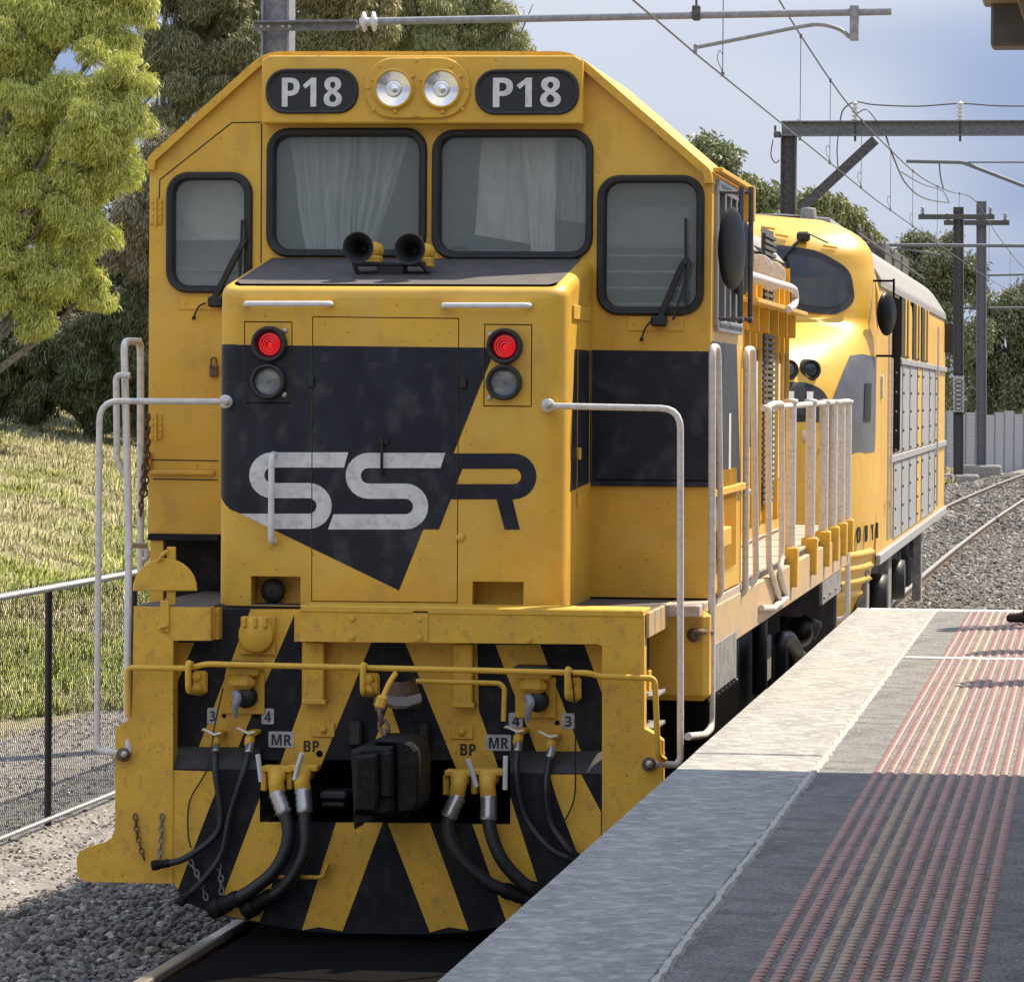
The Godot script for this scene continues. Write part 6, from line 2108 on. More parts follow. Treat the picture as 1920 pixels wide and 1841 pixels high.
func insulator(called: String, a: Vector3, b: Vector3, n: int, r: float, parent: Node, mat: Material):
	var m := MB.new()
	var y := (b - a).normalized()
	var x := y.cross(Vector3(0, 0, 1))
	if x.length() < 0.1: x = y.cross(Vector3.RIGHT)
	x = x.normalized()
	var l := (b - a).length()
	var pr := [[0.0, 0.0], [r * 0.35, 0.0]]
	for k in n:
		var h := l * (k + 0.5) / n
		pr.append([r * 0.4, h - l / n * 0.3]); pr.append([r, h - l / n * 0.1]); pr.append([r * 0.95, h + l / n * 0.12]); pr.append([r * 0.4, h + l / n * 0.25])
	pr.append([r * 0.35, l]); pr.append([0.0, l])
	m.lathe(pr, a, Basis(x, y, x.cross(y)), 14)
	return put(called, m, mat, parent)

func span(a: Vector3, b: Vector3, sag: float, k := 16) -> Array:
	var o := []
	for i in k + 1:
		var t := float(i) / k
		o.append(a.lerp(b, t) - Vector3.UP * sag * 4 * t * (1 - t))
	return o

func build_overhead():
	var zm := -14.8
	var m := MB.new()
	# near mast with a tubular cantilever over the train
	var p0 := fz(521, 60, zm)
	var base := Vector3(p0.x, gh(p0.x, zm), zm)
	var mast := thing("overhead_mast", base, "grey steel H-section mast with a long tubular arm above the front engine", "mast")
	var w := fz(548, 60, zm).x - fz(495, 60, zm).x
	ibeam(m, base - Vector3(0, 0.3, 0), Vector3(p0.x, 8.2, zm), 0.26, w, 0.018, Vector3.RIGHT)
	put("post", m, M.galv, mast)
	m = MB.new()
	m.bb(fz(483, 45, zm).x, fz(676, 45, zm).x, fz(500, 58, zm + 0.16).y, fz(500, 39, zm + 0.16).y, zm + 0.14, zm + 0.17, 0.004)
	m.bb(fz(483, 45, zm).x, fz(676, 45, zm).x, fz(500, 43, zm + 0.16).y, fz(500, 39, zm + 0.16).y, zm + 0.17, zm + 0.23, 0.002)
	var br := put("arm_channel", m, M.galv_dark, mast)
	m = MB.new()
	bolts(m, [[490, 49], [503, 49], [530, 49], [543, 49], [670, 50]], zm + 0.17, 0.018, 0.014)
	put("bolt", m, M.bolt, br)
	m = MB.new()
	m.tube([fz(702, 40, zm + 0.18), fz(1672, 21, zm + 0.18)], 0.033, 12)
	var arm := put("arm_tube", m, M.galv, mast)
	insulator("insulator", fz(674, 41, zm + 0.18), fz(710, 40, zm + 0.18), 2, 0.09, mast, M.porcelain)
	m = MB.new()
	var ca := fz(1594, 76, zm + 0.18); var cb_ := fz(1611, 10, zm + 0.18)
	m.bb(ca.x, cb_.x, ca.y, cb_.y, zm + 0.13, zm + 0.23, 0.006)
	put("arm_clamp", m, M.galv, arm)
	m = MB.new()
	m.tube(curve([fz(1308, 88, zm + 0.18), fz(1400, 70, zm + 0.18), fz(1500, 50, zm + 0.18), fz(1540, 46, zm + 0.18), fz(1575, 55, zm + 0.18), fz(1594, 70, zm + 0.18)]), 0.018, 10)
	m.box(fz(1304, 92, zm + 0.18), Vector3(0.03, 0.09, 0.03), Basis(), 0.006)
	put("registration_arm", m, M.galv, mast)
	m = MB.new()
	m.box(fz(1306, 24, zm + 0.18), Vector3(0.07, 0.13, 0.1), Basis(), 0.012)
	m.tube([fz(1306, -60, zm + 0.18), fz(1306, 38, zm + 0.18)], 0.011, 6)
	put("suspension_clamp", m, M.old_iron, mast)
	# running wires
	var hc: float = fz(1304, 100, zm).y
	var xc: float = fz(1304, 100, zm).x
	var f := func(z): return Vector3(xc + tc(z) * 0.9 + 0.12 * clampf((zm - z) / 58.0, 0, 1), hc, z)
	m = MB.new()
	m.tube([f.call(6.0), f.call(zm), f.call(-40.0), f.call(-73.0), f.call(-100.0), f.call(-140.0)], 0.0085, 6)
	var cw := put("contact_wire", m, M.wire)
	meta(cw, "lower taut contact wire running over the train", "wire")
	var mes := []
	var hs := [[8.0, 1.0], [-2.0, 1.05], [zm, 1.55], [-26.4, 1.2], [-34.0, 1.0], [-42.0, 0.96], [-52.0, 1.0], [-62.0, 1.25], [-73.0, 1.6], [-86.0, 1.25], [-103.0, 0.95], [-120.0, 1.1], [-138.0, 1.5]]
	for q in hs: mes.append(f.call(q[0]) + Vector3(0.0, q[1], 0))
	var mt: MeshInstance3D
	m = MB.new()
	var mc := curve(mes, 5)
	m.tube(mc, 0.0105, 6)
	mt = put("messenger_wire", m, M.wire)
	meta(mt, "upper sagging messenger wire with thin droppers to the contact wire", "wire")
	for z in [-17.9, -26.4, -31.5, -37.0, -43.0, -50.0, -58.0, -66.0, -80.0, -92.0, -104.0]:
		var top: Vector3 = mc[0]
		for q in mc:
			if absf(q.z - z) < absf(top.z - z): top = q
		var bot: Vector3 = f.call(top.z)
		m = MB.new()
		m.tube([top, bot + Vector3(0, 0.02, 0)], 0.0045, 5)
		m.box(bot + Vector3(0, 0.02, 0), Vector3(0.03, 0.05, 0.04), Basis(), 0.006)
		m.box(top, Vector3(0.03, 0.05, 0.04), Basis(), 0.006)
		m.tube(curve([bot + Vector3(0.0, 0.04, 0), bot + Vector3(-0.05, 0.16, 0), bot + Vector3(-0.03, 0.24, 0), bot + Vector3(0, 0.2, 0)], 3), 0.004, 5)
		put("dropper", m, M.wire, mt)
	# portal across the tracks behind the train
	var zp := -73.0
	var pa := fz(1480, 232, zp)
	var pg := Vector3(pa.x, gh(pa.x, zp), zp)
	var pt := thing("overhead_portal", pg, "dark steel portal with a heavy beam and diagonal brace behind the second engine", "gantry")
	m = MB.new(); ibeam(m, pg, Vector3(pa.x, fz(1480, 254, zp).y, zp), 0.34, 0.36, 0.03, Vector3.RIGHT); put("post", m, M.old_iron, pt)
	m = MB.new()
	var pb := fz(2200, 240, zp)
	ibeam(m, Vector3(fz(1466, 240, zp).x, fz(1500, 241, zp).y, zp), Vector3(pb.x, fz(1500, 241, zp).y, zp), 0.3, 0.35, 0.03, Vector3.UP)
	put("beam", m, M.galv_dark, pt)
	m = MB.new(); m.bar(fz(1642, 262, zp), fz(1502, 392, zp), 0.22, 0.2, 0.0, Vector3(0, 0, 1)); put("brace", m, M.old_iron, pt)
	m = MB.new(); m.bb(pb.x - 0.2, pb.x + 0.2, -0.4, pb.y, zp - 0.2, zp + 0.2); put("post", m, M.old_iron, pt)
	for px in [1604.0, 1801.0]:
		insulator("insulator", fz(px, 228, zp), fz(px, 190, zp), 5, 0.09, pt, M.porcelain)
		m = MB.new(); m.tube([fz(px, 228, zp), fz(px, 265, zp)], 0.03, 6); put("insulator_pin", m, M.old_iron, pt)
	m = MB.new()
	m.tube(curve([fz(1575, 230, zp), fz(1582, 205, zp), fz(1604, 191, zp), fz(1640, 196, zp), fz(1720, 199, zp), fz(1801, 194, zp), fz(1870, 198, zp), fz(1960, 199, zp)], 5), 0.018, 5)
	put("feeder_cable", m, M.wire, pt)
	m = MB.new()
	for q in [[[1575, 230], [1570, 280], [1573, 330]], [[1605, 215], [1625, 205], [1645, 228]], [[1450, 262], [1446, 290], [1454, 305], [1462, 300]]]:
		var o := []
		for s in q: o.append(fz(s[0], s[1], zp + 0.2))
		m.tube(curve(o, 5), 0.014, 5)
	m.box(fz(1458, 252, zp), Vector3(0.16, 0.14, 0.2), Basis(), 0.02)
	m.tube([fz(1454, 235, zp), fz(1454, 258, zp)], 0.03, 6)
	put("jumper_loop", m, M.wire, pt)
	m = MB.new()
	m.tube(curve([fz(1662, 256, zp), fz(1678, 300, zp + 0.2), fz(1700, 345, zp - 8), fz(1735, 372, zp - 20), fz(1782, 380, -120.0)], 6), 0.02, 5)
	m.tube(curve([fz(1690, 322, zp - 5), fz(1730, 345, zp - 20), fz(1768, 358, -110.0), fz(1780, 380, -120.0)], 6), 0.016, 5)
	meta(put("feeder_drop_cable", m, M.wire), "slack cables looping from the portal to the twin poles", "wire")
	# two masts close together with crossarms
	var k := 0
	for q in [[1798, 388, 890, 1727, 1870, 407, -121.0, "weathered mast with a scribbled pale plate, nearer the second engine"], [1841, 377, 884, 1775, 1898, 418, -124.0, "plain dark mast standing on a block of concrete"]]:
		var tp := fz(q[0], q[1], q[6]); var bt := fz(q[0], q[2], q[6])
		bt.y = gh(bt.x, q[6])
		var t := thing("line_pole", bt, q[7], "pole", "twin line poles")
		m = MB.new(); ibeam(m, bt, tp, 0.32, 0.36, 0.03, Vector3.RIGHT); put("post", m, M.old_iron if k == 0 else M.galv_dark, t)
		m = MB.new()
		var ya := fz(q[0], q[5], q[6]).y
		m.bb(fz(q[3], 0, q[6]).x, fz(q[4], 0, q[6]).x, ya - 0.09, ya + 0.09, q[6] + 0.2, q[6] + 0.3, 0.01)
		put("crossarm", m, M.old_iron, t)
		for e in [q[3] + 8, q[4] - 8]: insulator("insulator", Vector3(fz(e, 0, q[6]).x, ya + 0.08, q[6] + 0.25), Vector3(fz(e, 0, q[6]).x, ya + 0.36, q[6] + 0.25), 3, 0.09, t, M.galv)
		m = MB.new()
		m.bb(bt.x - 0.7, bt.x + 0.7, bt.y - 0.3, bt.y + 0.32 + 0.25 * k, q[6] - 0.6, q[6] + 0.5, 0.06)
		put("footing", m, M.sleeper, t)
		if k == 0:
			m = MB.new()
			var l0 := fz(1788, 772, q[6]); var l1 := fz(1809, 705, q[6])
			m.bb(l0.x, l1.x, l0.y, l1.y, q[6] + 0.17, q[6] + 0.19)
			var pp := put("pale_plate", m, M.plate, t)
			m = MB.new()
			for i in 7:
				var o := []
				for j in 9: o.append(Vector3(lerpf(l0.x, l1.x, 0.5 + 0.36 * cos(TAU * j / 8.0)), lerpf(l0.y, l1.y, 0.1 + i * 0.125 + 0.055 * sin(TAU * j / 8.0)), q[6] + 0.2))
				m.tube(o, 0.016, 4, false)
			put("scribble", m, M.old_iron, pp)
		k += 1
	# far arms reaching in from the right
	for a in [[1700, 302, 1925, 350, -105.0, 1], [1632, 459, 1990, 461, -88.0, 0], [1798, 578, 1990, 576, -150.0, 0], [1850, 516, 1990, 513, -145.0, 0]]:
		m = MB.new()
		if a[5] == 1:
			m.tube([fz(1700, 302, a[4]), fz(1800, 304, a[4]), fz(1815, 306, a[4])], 0.06, 8)
			m.tube([fz(1805, 304, a[4]), fz(1925, 350, a[4])], 0.06, 8)
			m.tube([fz(1815, 304, a[4]), fz(1990, 304, a[4])], 0.03, 6)
			m.tube(curve([fz(1762, 304, a[4]), fz(1764, 330, a[4]), fz(1770, 355, a[4])], 3), 0.025, 5)
		else:
			m.tube([fz(a[0], a[1], a[4]), fz(a[2], a[3], a[4])], 0.05, 8)
			if a[1] < 470:
				m.tube(curve([fz(1660, 480, a[4]), fz(1680, 467, a[4]), fz(1730, 472, a[4]), fz(1765, 478, a[4])], 4), 0.03, 6)
				m.box(fz(1653, 467, a[4]), Vector3(0.08, 0.3, 0.08))
		var far := fz(2060, 460, a[4])
		m.bb(far.x - 0.15, far.x + 0.15, -0.4, fz(2060, a[1], a[4]).y + 0.6, a[4] - 0.15, a[4] + 0.15)
		m.tube([fz(a[2], a[3], a[4]), fz(2060, a[3], a[4])], 0.05, 6)
		meta(put("cantilever_arm", m, M.galv_dark), ["forked horizontal pipe arm in the sky below the portal beam", "long level pipe arm crossing in front of the twin poles", "thin level arm low on the twin poles", "short thin arm to the right of the twin poles"][[-105.0, -88.0, -150.0, -145.0].find(a[4])], "cantilever")

# ---------------------------------------------------------------- fences
func build_fences():
	var xf := -3.85
	var top: float = fx(90, 1102, xf).y
	var gy := -0.42
	var zs := fx(90, 1300, xf).z
	var f := thing("chain_link_fence", Vector3(xf, gy, zs), "black chain link fence with pale top and bottom rails beside the ballast", "fence")
	var pitch: float = zs - fx(250, 1300, xf).z
	var z0 := zs + pitch * 1.6; var z1 := zs - pitch * 3.4
	for k in [-1, 0, 1, 2, 3]:
		var m := MB.new()
		var z: float = zs - pitch * k
		m.tube([Vector3(xf, gy - 0.2, z), Vector3(xf, top + 0.005, z)], 0.026, 10)
		put("post", m, M.fence_black, f)
	var yb: float = fx(90, 1533, xf).y
	for y in [top, yb]:
		var m := MB.new()
		m.tube([Vector3(xf + 0.03, y, z0), Vector3(xf + 0.03, y, z1)], 0.022 if y == top else 0.014, 10)
		var r := put("rail", m, M.fence_galv, f)
		m = MB.new()
		var z := z0
		while z > z1:
			var lp := []
			for j in 7: lp.append(Vector3(xf + 0.03, y, z - j * 0.006) + Vector3(cos(TAU * j / 6.0), sin(TAU * j / 6.0), 0) * (0.025 if y == top else 0.017))
			m.tube(lp, 0.003, 4, false)
			z -= 0.052
		var tw := put("tie_wire", m, M.fence_galv, r)
		tw.set_meta("kind", "stuff")
	var m := MB.new()
	var nz := 0
	var z := z0
	var s := 0.026
	while z > z1:
		var pts := []
		var y := yb - 0.03
		var k := 0
		while y < top + 0.06:
			pts.append(Vector3(xf + (0.003 if k % 2 else -0.003), y, z + (s if k % 2 else -s) + sin(y * 9.0 + z) * 0.003))
			y += s
			k += 1
		m.tube(pts, 0.0033, 3, false)
		z -= s * 2
	var w := put("wire_mesh", m, M.fence_wire, f)
	w.set_meta("kind", "stuff")
	# mesh screen fence far off on the right
	var zf := -138.0
	var a := fz(1700, 872, zf); var b := fz(1990, 866, zf - 6)
	var ff := thing("screen_fence", Vector3(a.x, gh(a.x, zf), zf), "distant pale grey mesh fence panels behind the twin poles", "fence")
	var n := 16
	for i in n:
		var q0 := a.lerp(b, float(i) / n); var q1 := a.lerp(b, float(i + 1) / n)
		var lo := gh(q0.x, q0.z)
		var hh: float = 2.4 + 0.1 * sin(i * 2.1)
		m = MB.new()
		for j in 13:
			var p := q0.lerp(q1, j / 13.0)
			m.bar(Vector3(p.x, lo, p.z), Vector3(p.x, lo + hh, p.z), 0.05, 0.03)
		for j in 15: m.bar(Vector3(q0.x, lo + hh * j / 14.0, q0.z), Vector3(q1.x, lo + hh * j / 14.0, q1.z), 0.04, 0.04)
		put("mesh_panel", m, M.fence_galv, ff)
		m = MB.new()
		m.bar(Vector3(q0.x, lo, q0.z + 0.03), Vector3(q0.x, lo + hh + 0.05, q0.z + 0.03), 0.06, 0.06)
		put("post", m, M.galv, ff)
	# stakes and a cable pit along the far verge
	var d := [[1855, 848, 878, 12.0, "grey cable post with a flat cap beside the far rails"], [1866, 848, 882, 6.0, "thin leaning marker stake beside the far rails"], [1902, 808, 840, 5.0, "dark short stake in the far verge"], [1862, 815, 855, 3.0, "pale thin stake in front of the screen fence"], [1877, 815, 850, 3.0, "pale leaning stake in front of the screen fence"]]
	for q in d:
		var bp := fy(q[0], q[2], -0.42)
		if bp.z < -160: bp = fz(q[0], q[2], -150.0); bp.y = gh(bp.x, bp.z)
		var hh: float = (q[2] - q[1]) / 7400.0 * (19.2 - bp.z)
		m = MB.new()
		var wd: float = q[3] / 7400.0 * (19.2 - bp.z)
		m.bar(bp, bp + Vector3(0.1 if q[3] == 6.0 else 0.0, hh, 0), wd * 0.6, wd * 0.6)
		m.box(bp + Vector3(0.1 if q[3] == 6.0 else 0.0, hh, 0), Vector3(wd, 0.08, wd), Basis(), 0.01)
		meta(put("marker_stake", m, M.dust_grey if q[0] != 1902 else M.old_iron), q[4], "stake", "stakes on the far verge")

# ---------------------------------------------------------------- plants
func spray_mesh(n: int, ln: float, wd: float, droop: float, spread: float, seed_: int) -> ArrayMesh:
	var r := RandomNumberGenerator.new()
	r.seed = seed_
	var m := MB.new()
	for i in n:
		var a := r.randf() * TAU
		var o := Vector3(cos(a), r.randf_range(-0.7, 0.7), sin(a)) * spread * sqrt(r.randf())
		var d := Vector3(r.randf_range(-1, 1), r.randf_range(-0.9, 0.9) - droop, r.randf_range(-1, 1)).normalized()
		var s := d.cross(Vector3(r.randf_range(-1, 1), r.randf_range(-1, 1), r.randf_range(-1, 1))).normalized()
		var l := ln * r.randf_range(0.7, 1.3); var w := wd * r.randf_range(0.8, 1.3)
		var mid := o + d * l * 0.45
		var tip := o + (d + Vector3(0, -0.35 * droop, 0)).normalized() * l
		var nn := s.cross(d).normalized()
		m.tn(o, mid + s * w / 2, mid - s * w / 2, nn, nn, nn)
		m.tn(mid + s * w / 2, tip, mid - s * w / 2, nn, nn, nn)
	return m.mesh()

func leafm(back: Color) -> StandardMaterial3D:
	var l := flatm(Color.WHITE, 0.55)
	l.vertex_color_use_as_albedo = true
	l.backlight_enabled = true
	l.backlight = back
	l.cull_mode = BaseMaterial3D.CULL_DISABLED
	return l

func tree(called: String, label: String, base: Vector3, h: float, blobs: Array, n: int, c0: Color, c1: Color, mesh: Mesh, mat: Material, seed_: int, sc := 1.0, group := "", trunk := 0.22, cat := "tree"):
	var t := thing(called, base, label, cat, group)
	rng.seed = seed_
	var m := MB.new()
	var top := base + Vector3(rng.randf_range(-0.5, 0.5), h * 0.75, rng.randf_range(-0.4, 0.4))
	var mid := base.lerp(top, 0.45) + Vector3(rng.randf_range(-0.3, 0.3), 0, rng.randf_range(-0.3, 0.3))
	var sp := curve([base - Vector3(0, 0.3, 0), mid, top], 6)
	var rs := []
	for i in sp.size(): rs.append(trunk * lerpf(1.15, 0.25, float(i) / (sp.size() - 1)))
	m.tube(sp, rs, 9)
	for b in blobs:
		var c: Vector3 = b[0]
		var j := int(clampf((c.y - base.y) / h * sp.size() * 0.75, 1, sp.size() - 2))
		var st: Vector3 = sp[j]
		var q := st.lerp(c, 0.5) + Vector3(rng.randf_range(-0.3, 0.3), rng.randf_range(0.0, 0.5), rng.randf_range(-0.3, 0.3))
		m.tube(curve([st, q, c, c + (c - q) * 0.5], 4), [trunk * 0.42, trunk * 0.38, trunk * 0.34, trunk * 0.3, trunk * 0.26, trunk * 0.22, trunk * 0.18, trunk * 0.15, trunk * 0.12, trunk * 0.1, trunk * 0.08, trunk * 0.06, trunk * 0.04], 6)
		for k in 3:
			var e: Vector3 = c + Vector3(rng.randf_range(-1, 1), rng.randf_range(-0.6, 0.8), rng.randf_range(-1, 1)) * b[1] * 0.8
			m.tube(curve([q.lerp(c, 0.5), c.lerp(e, 0.5) + Vector3(0, 0.15, 0), e], 3), trunk * 0.06, 5)
	put("trunk", m, M.bark, t)
	# each bough ends in several small drooping clumps with gaps between them
	var sub := []
	for b in blobs:
		for k in 9:
			var d := Vector3(rng.randfn(), rng.randfn(), rng.randfn()).normalized()
			sub.append([b[0] + d * b[1] * rng.randf_range(0.35, 0.85), b[1] * rng.randf_range(0.22, 0.40)])
	var xf := []; var cols := []
	var vol := 0.0
	for b in sub: vol += b[1] * b[1]
	for b in sub:
		var cnt := int(n * b[1] * b[1] / vol)
		for i in cnt:
			var d := Vector3(rng.randfn(), rng.randfn(), rng.randfn()).normalized()
			var r: float = b[1] * (0.3 + 0.7 * pow(rng.randf(), 0.6))
			var p: Vector3 = b[0] + d * r * Vector3(0.9, 1.1, 0.9)
			if d.y < 0.0: p.y -= b[1] * 0.5 * rng.randf() * rng.randf()
			var s := rng.randf_range(0.7, 1.3) * sc
			xf.append(Transform3D(Basis.from_euler(Vector3(rng.randf_range(-0.3, 0.3), rng.randf() * TAU, rng.randf_range(-0.3, 0.3))).scaled(Vector3(s, s, s)), p))
			var c: Color = c0.lerp(c1, rng.randf()) * rng.randf_range(0.8, 1.2)
			cols.append(Color(c.r, c.g, c.b))
	var cr := many("crown", mesh, mat, xf, t, cols)
	cr.set_meta("kind", "stuff")
	return t

func blobs_px(list: Array, z: float, seed_: int) -> Array:      # [px, py, radius px, dz]
	var o := []
	var s := (19.2 - z) / 7400.0
	for q in list:
		var zz: float = z + (q[3] if q.size() > 3 else 0.0)
		o.append([fz(q[0], q[1], zz), q[2] * s])
	return o

func build_trees():
	var weep := spray_mesh(26, 0.105, 0.0125, 0.8, 0.15, 1)
	var broad := spray_mesh(16, 0.15, 0.05, 0.4, 0.24, 2)
	var far := spray_mesh(20, 0.2, 0.06, 0.4, 0.36, 3)
	var bright := leafm(Color(0.62, 0.64, 0.16))
	var dull := leafm(Color(0.30, 0.33, 0.12))
	# the bright weeping tree at the left edge
	var zt := -54.0
	var bl := []
	for q in [[20, 60, 90], [120, 20, 95, -0.6], [225, 40, 70, -0.8], [150, 140, 95, 0.3], [60, 190, 100], [235, 150, 55, 0.2], [245, 225, 42, 0.4], [180, 240, 75, 0.5], [40, 310, 95, 0.2], [130, 340, 80, 0.3], [215, 310, 55, 0.2], [60, 420, 85], [160, 440, 65, 0.2], [20, 500, 80, 0.2], [110, 510, 65, 0.3], [170, 540, 40], [-70, 120, 120, -0.5], [-80, 330, 120, -0.4], [-60, 500, 90, -0.4], [185, -60, 90, -0.6], [40, -70, 110, -0.8], [250, -40, 60, -1.0], [60, 590, 45, 0.2]]: bl.append(q)
	var b0 := fz(-60, 900, zt); b0.y = gh(b0.x, zt)
	tree("weeping_tree", "bright yellow-green weeping gum tree in full sun", b0, 8.6, blobs_px(bl, zt, 1), 24000, Color(0.42, 0.46, 0.10), Color(0.62, 0.60, 0.20), weep, bright, 21, 1.15)
	# darker gums behind it
	var defs := [
		[-68.0, [[330, 60, 95], [420, 20, 90, -0.6], [380, 150, 75, 0.4], [330, 230, 60, 0.3], [290, 120, 60, 0.2], [450, 100, 60, 0.3], [410, -60, 110, -0.5], [320, -60, 90]], 340.0, "dark olive gum tree with hanging leaves left of the steel mast", 12000, 31, Color(0.15, 0.15, 0.065), Color(0.27, 0.25, 0.12)],
		[-70.0, [[580, 40, 85], [660, 20, 80, 0.3], [610, 110, 70, 0.3], [700, 80, 60, 0.2], [530, 90, 50], [640, -60, 110, -0.4], [560, 180, 80, -0.4], [690, 180, 90, -0.4]], 600.0, "brownish gum tree rising behind the cab roof beside the mast", 11000, 32, Color(0.22, 0.20, 0.085), Color(0.36, 0.31, 0.14)],
		[-74.0, [[780, 40, 75], [850, 30, 75, 0.3], [905, 70, 50, 0.3], [820, 100, 70, 0.4], [930, 30, 40, 0.2], [890, 0, 60, -0.3], [965, 90, 32, 0.2], [780, -50, 80, -0.5], [860, -30, 60, -0.4], [860, 180, 90, -0.4]], 850.0, "green rounded gum tree behind the headlamps, against the sky", 11000, 33, Color(0.21, 0.23, 0.085), Color(0.35, 0.34, 0.14)],
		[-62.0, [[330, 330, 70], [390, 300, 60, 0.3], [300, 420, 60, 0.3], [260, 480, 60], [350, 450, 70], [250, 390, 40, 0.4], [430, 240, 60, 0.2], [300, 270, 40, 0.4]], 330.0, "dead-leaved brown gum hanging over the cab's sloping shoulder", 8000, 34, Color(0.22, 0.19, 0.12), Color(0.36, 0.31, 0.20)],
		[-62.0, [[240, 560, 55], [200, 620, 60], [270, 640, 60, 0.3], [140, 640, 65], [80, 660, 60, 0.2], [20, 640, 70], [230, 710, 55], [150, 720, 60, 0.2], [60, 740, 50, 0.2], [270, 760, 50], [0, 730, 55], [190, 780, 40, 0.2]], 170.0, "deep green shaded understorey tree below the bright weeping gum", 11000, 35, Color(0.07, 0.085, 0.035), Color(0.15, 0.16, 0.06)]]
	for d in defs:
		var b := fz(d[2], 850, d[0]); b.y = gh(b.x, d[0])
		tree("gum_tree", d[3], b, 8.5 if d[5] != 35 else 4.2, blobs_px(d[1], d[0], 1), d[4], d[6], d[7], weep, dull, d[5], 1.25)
	# wall of trees behind, deep shade between the trunks
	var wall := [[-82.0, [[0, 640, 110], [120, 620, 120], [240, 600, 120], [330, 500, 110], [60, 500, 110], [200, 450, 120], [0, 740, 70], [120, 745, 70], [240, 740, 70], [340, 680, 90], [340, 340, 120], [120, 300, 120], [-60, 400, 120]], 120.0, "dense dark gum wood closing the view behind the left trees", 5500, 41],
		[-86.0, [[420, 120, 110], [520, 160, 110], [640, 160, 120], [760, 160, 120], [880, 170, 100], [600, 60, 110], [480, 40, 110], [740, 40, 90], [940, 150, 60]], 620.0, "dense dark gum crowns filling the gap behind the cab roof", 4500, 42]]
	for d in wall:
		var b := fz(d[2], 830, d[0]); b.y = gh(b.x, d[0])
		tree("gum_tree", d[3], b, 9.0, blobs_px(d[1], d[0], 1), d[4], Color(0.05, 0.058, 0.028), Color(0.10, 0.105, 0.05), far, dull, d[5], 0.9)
	# trees seen past the cab on the right, and beyond the poles
	var rt := [[-95.0, [[1330, 320, 55], [1380, 360, 50, 0.4], [1420, 400, 45], [1300, 390, 70], [1360, 430, 60], [1440, 430, 40]], 1370.0, "grey-green tree just past the cab roof's right eave", 2600, 51, Color(0.18, 0.2, 0.09), Color(0.26, 0.27, 0.12)],
		[-100.0, [[1540, 395, 42], [1575, 420, 40, 0.3], [1610, 445, 34], [1520, 430, 50], [1560, 470, 50], [1490, 420, 40]], 1550.0, "rounded tree behind the roof beacon of the second engine", 2600, 52, Color(0.19, 0.2, 0.08), Color(0.3, 0.3, 0.11)],
		[-150.0, [[1720, 480, 48], [1760, 510, 50], [1700, 540, 50], [1745, 580, 60], [1780, 460, 30, 0.4], [1800, 540, 55], [1720, 640, 70], [1790, 640, 70], [1750, 720, 60], [1690, 720, 50], [1830, 500, 26]], 1760.0, "tall dark gum behind the twin poles", 3600, 53, Color(0.14, 0.155, 0.08), Color(0.26, 0.27, 0.13)],
		[-158.0, [[1870, 600, 55], [1915, 590, 55], [1850, 650, 60], [1910, 660, 70], [1960, 620, 70], [1870, 720, 60], [1930, 730, 70], [1980, 720, 70], [1840, 560, 24], [1905, 545, 28]], 1900.0, "spreading dark tree over the screen fence", 3400, 54, Color(0.13, 0.145, 0.07), Color(0.24, 0.25, 0.12)],
		[-170.0, [[1650, 560, 60], [1690, 600, 60], [1640, 640, 70], [1620, 520, 40], [1830, 690, 60], [1860, 760, 50], [1790, 750, 50]], 1660.0, "shadowy tree showing between the poles and the second engine", 1600, 55, Color(0.11, 0.12, 0.06), Color(0.2, 0.21, 0.1)]]
	for d in rt:
		var b := fz(d[2], 800, d[0]); b.y = gh(b.x, d[0])
		tree("far_tree", d[3], b, 8.0, blobs_px(d[1], d[0], 1), d[4], d[6], d[7], far, dull, d[5], 1.0, "", 0.25)
	# grass on the bank: blades in tufts
	var r := RandomNumberGenerator.new()
	r.seed = 99
	var gm := MB.new()
	for i in 16:
		var a := r.randf() * TAU
		var o := Vector3(cos(a), 0, sin(a)) * 0.09 * r.randf()
		var l := r.randf_range(0.07, 0.2)
		var lean := Vector3(cos(a), 0, sin(a)) * l * r.randf_range(0.2, 0.8)
		var s := Vector3(-sin(a), 0, cos(a)) * r.randf_range(0.003, 0.006)
		var mid := o + Vector3(0, l * 0.6, 0) + lean * 0.35
		var tip := o + Vector3(0, l * 0.85, 0) + lean
		var nn := (Vector3(cos(a), 0.8, sin(a))).normalized()
		gm.tn(o - s, o + s, mid + s * 0.8, nn, nn, nn); gm.tn(o - s, mid + s * 0.8, mid - s * 0.8, nn, nn, nn); gm.tn(mid - s * 0.8, mid + s * 0.8, tip, nn, nn, nn)
	var gmesh := gm.mesh()
	var xf := []; var cols := []
	var patchn := noise(71, 0.30, 4)
	for i in 70000:
		var D := sqrt(lerpf(30.0 * 30.0, 92.0 * 92.0, r.randf()))
		var lat := D * r.randf_range(0.224, 0.298)
		var x := EYE.x - lat; var z := EYE.z - D
		if x - tc(z) > -6.2 + gn.get_noise_2d(z * 0.7, 5.0) * 1.6: continue
		var pn := patchn.get_noise_2d(x, z)
		var dry := clampf(0.45 + pn * 0.9 + 0.4 * smoothstep(-10.0, -13.0, x) - 0.35 * smoothstep(-9.0, -6.5, x), 0.0, 1.0)
		if r.randf() < dry * 0.6: continue
		var s := r.randf_range(0.35, 0.95) * (1.0 if r.randf() > 0.04 else 1.9)
		xf.append(Transform3D(Basis(Vector3.UP, r.randf() * TAU).scaled(Vector3(s, s, s)), Vector3(x, gh(x, z) - 0.01, z)))
		var c := Color(0.37, 0.43, 0.07).lerp(Color(0.56, 0.50, 0.31), clampf(dry + r.randf_range(-0.3, 0.3), 0, 1)) * r.randf_range(0.7, 1.25)
		cols.append(Color(c.r, c.g, c.b))
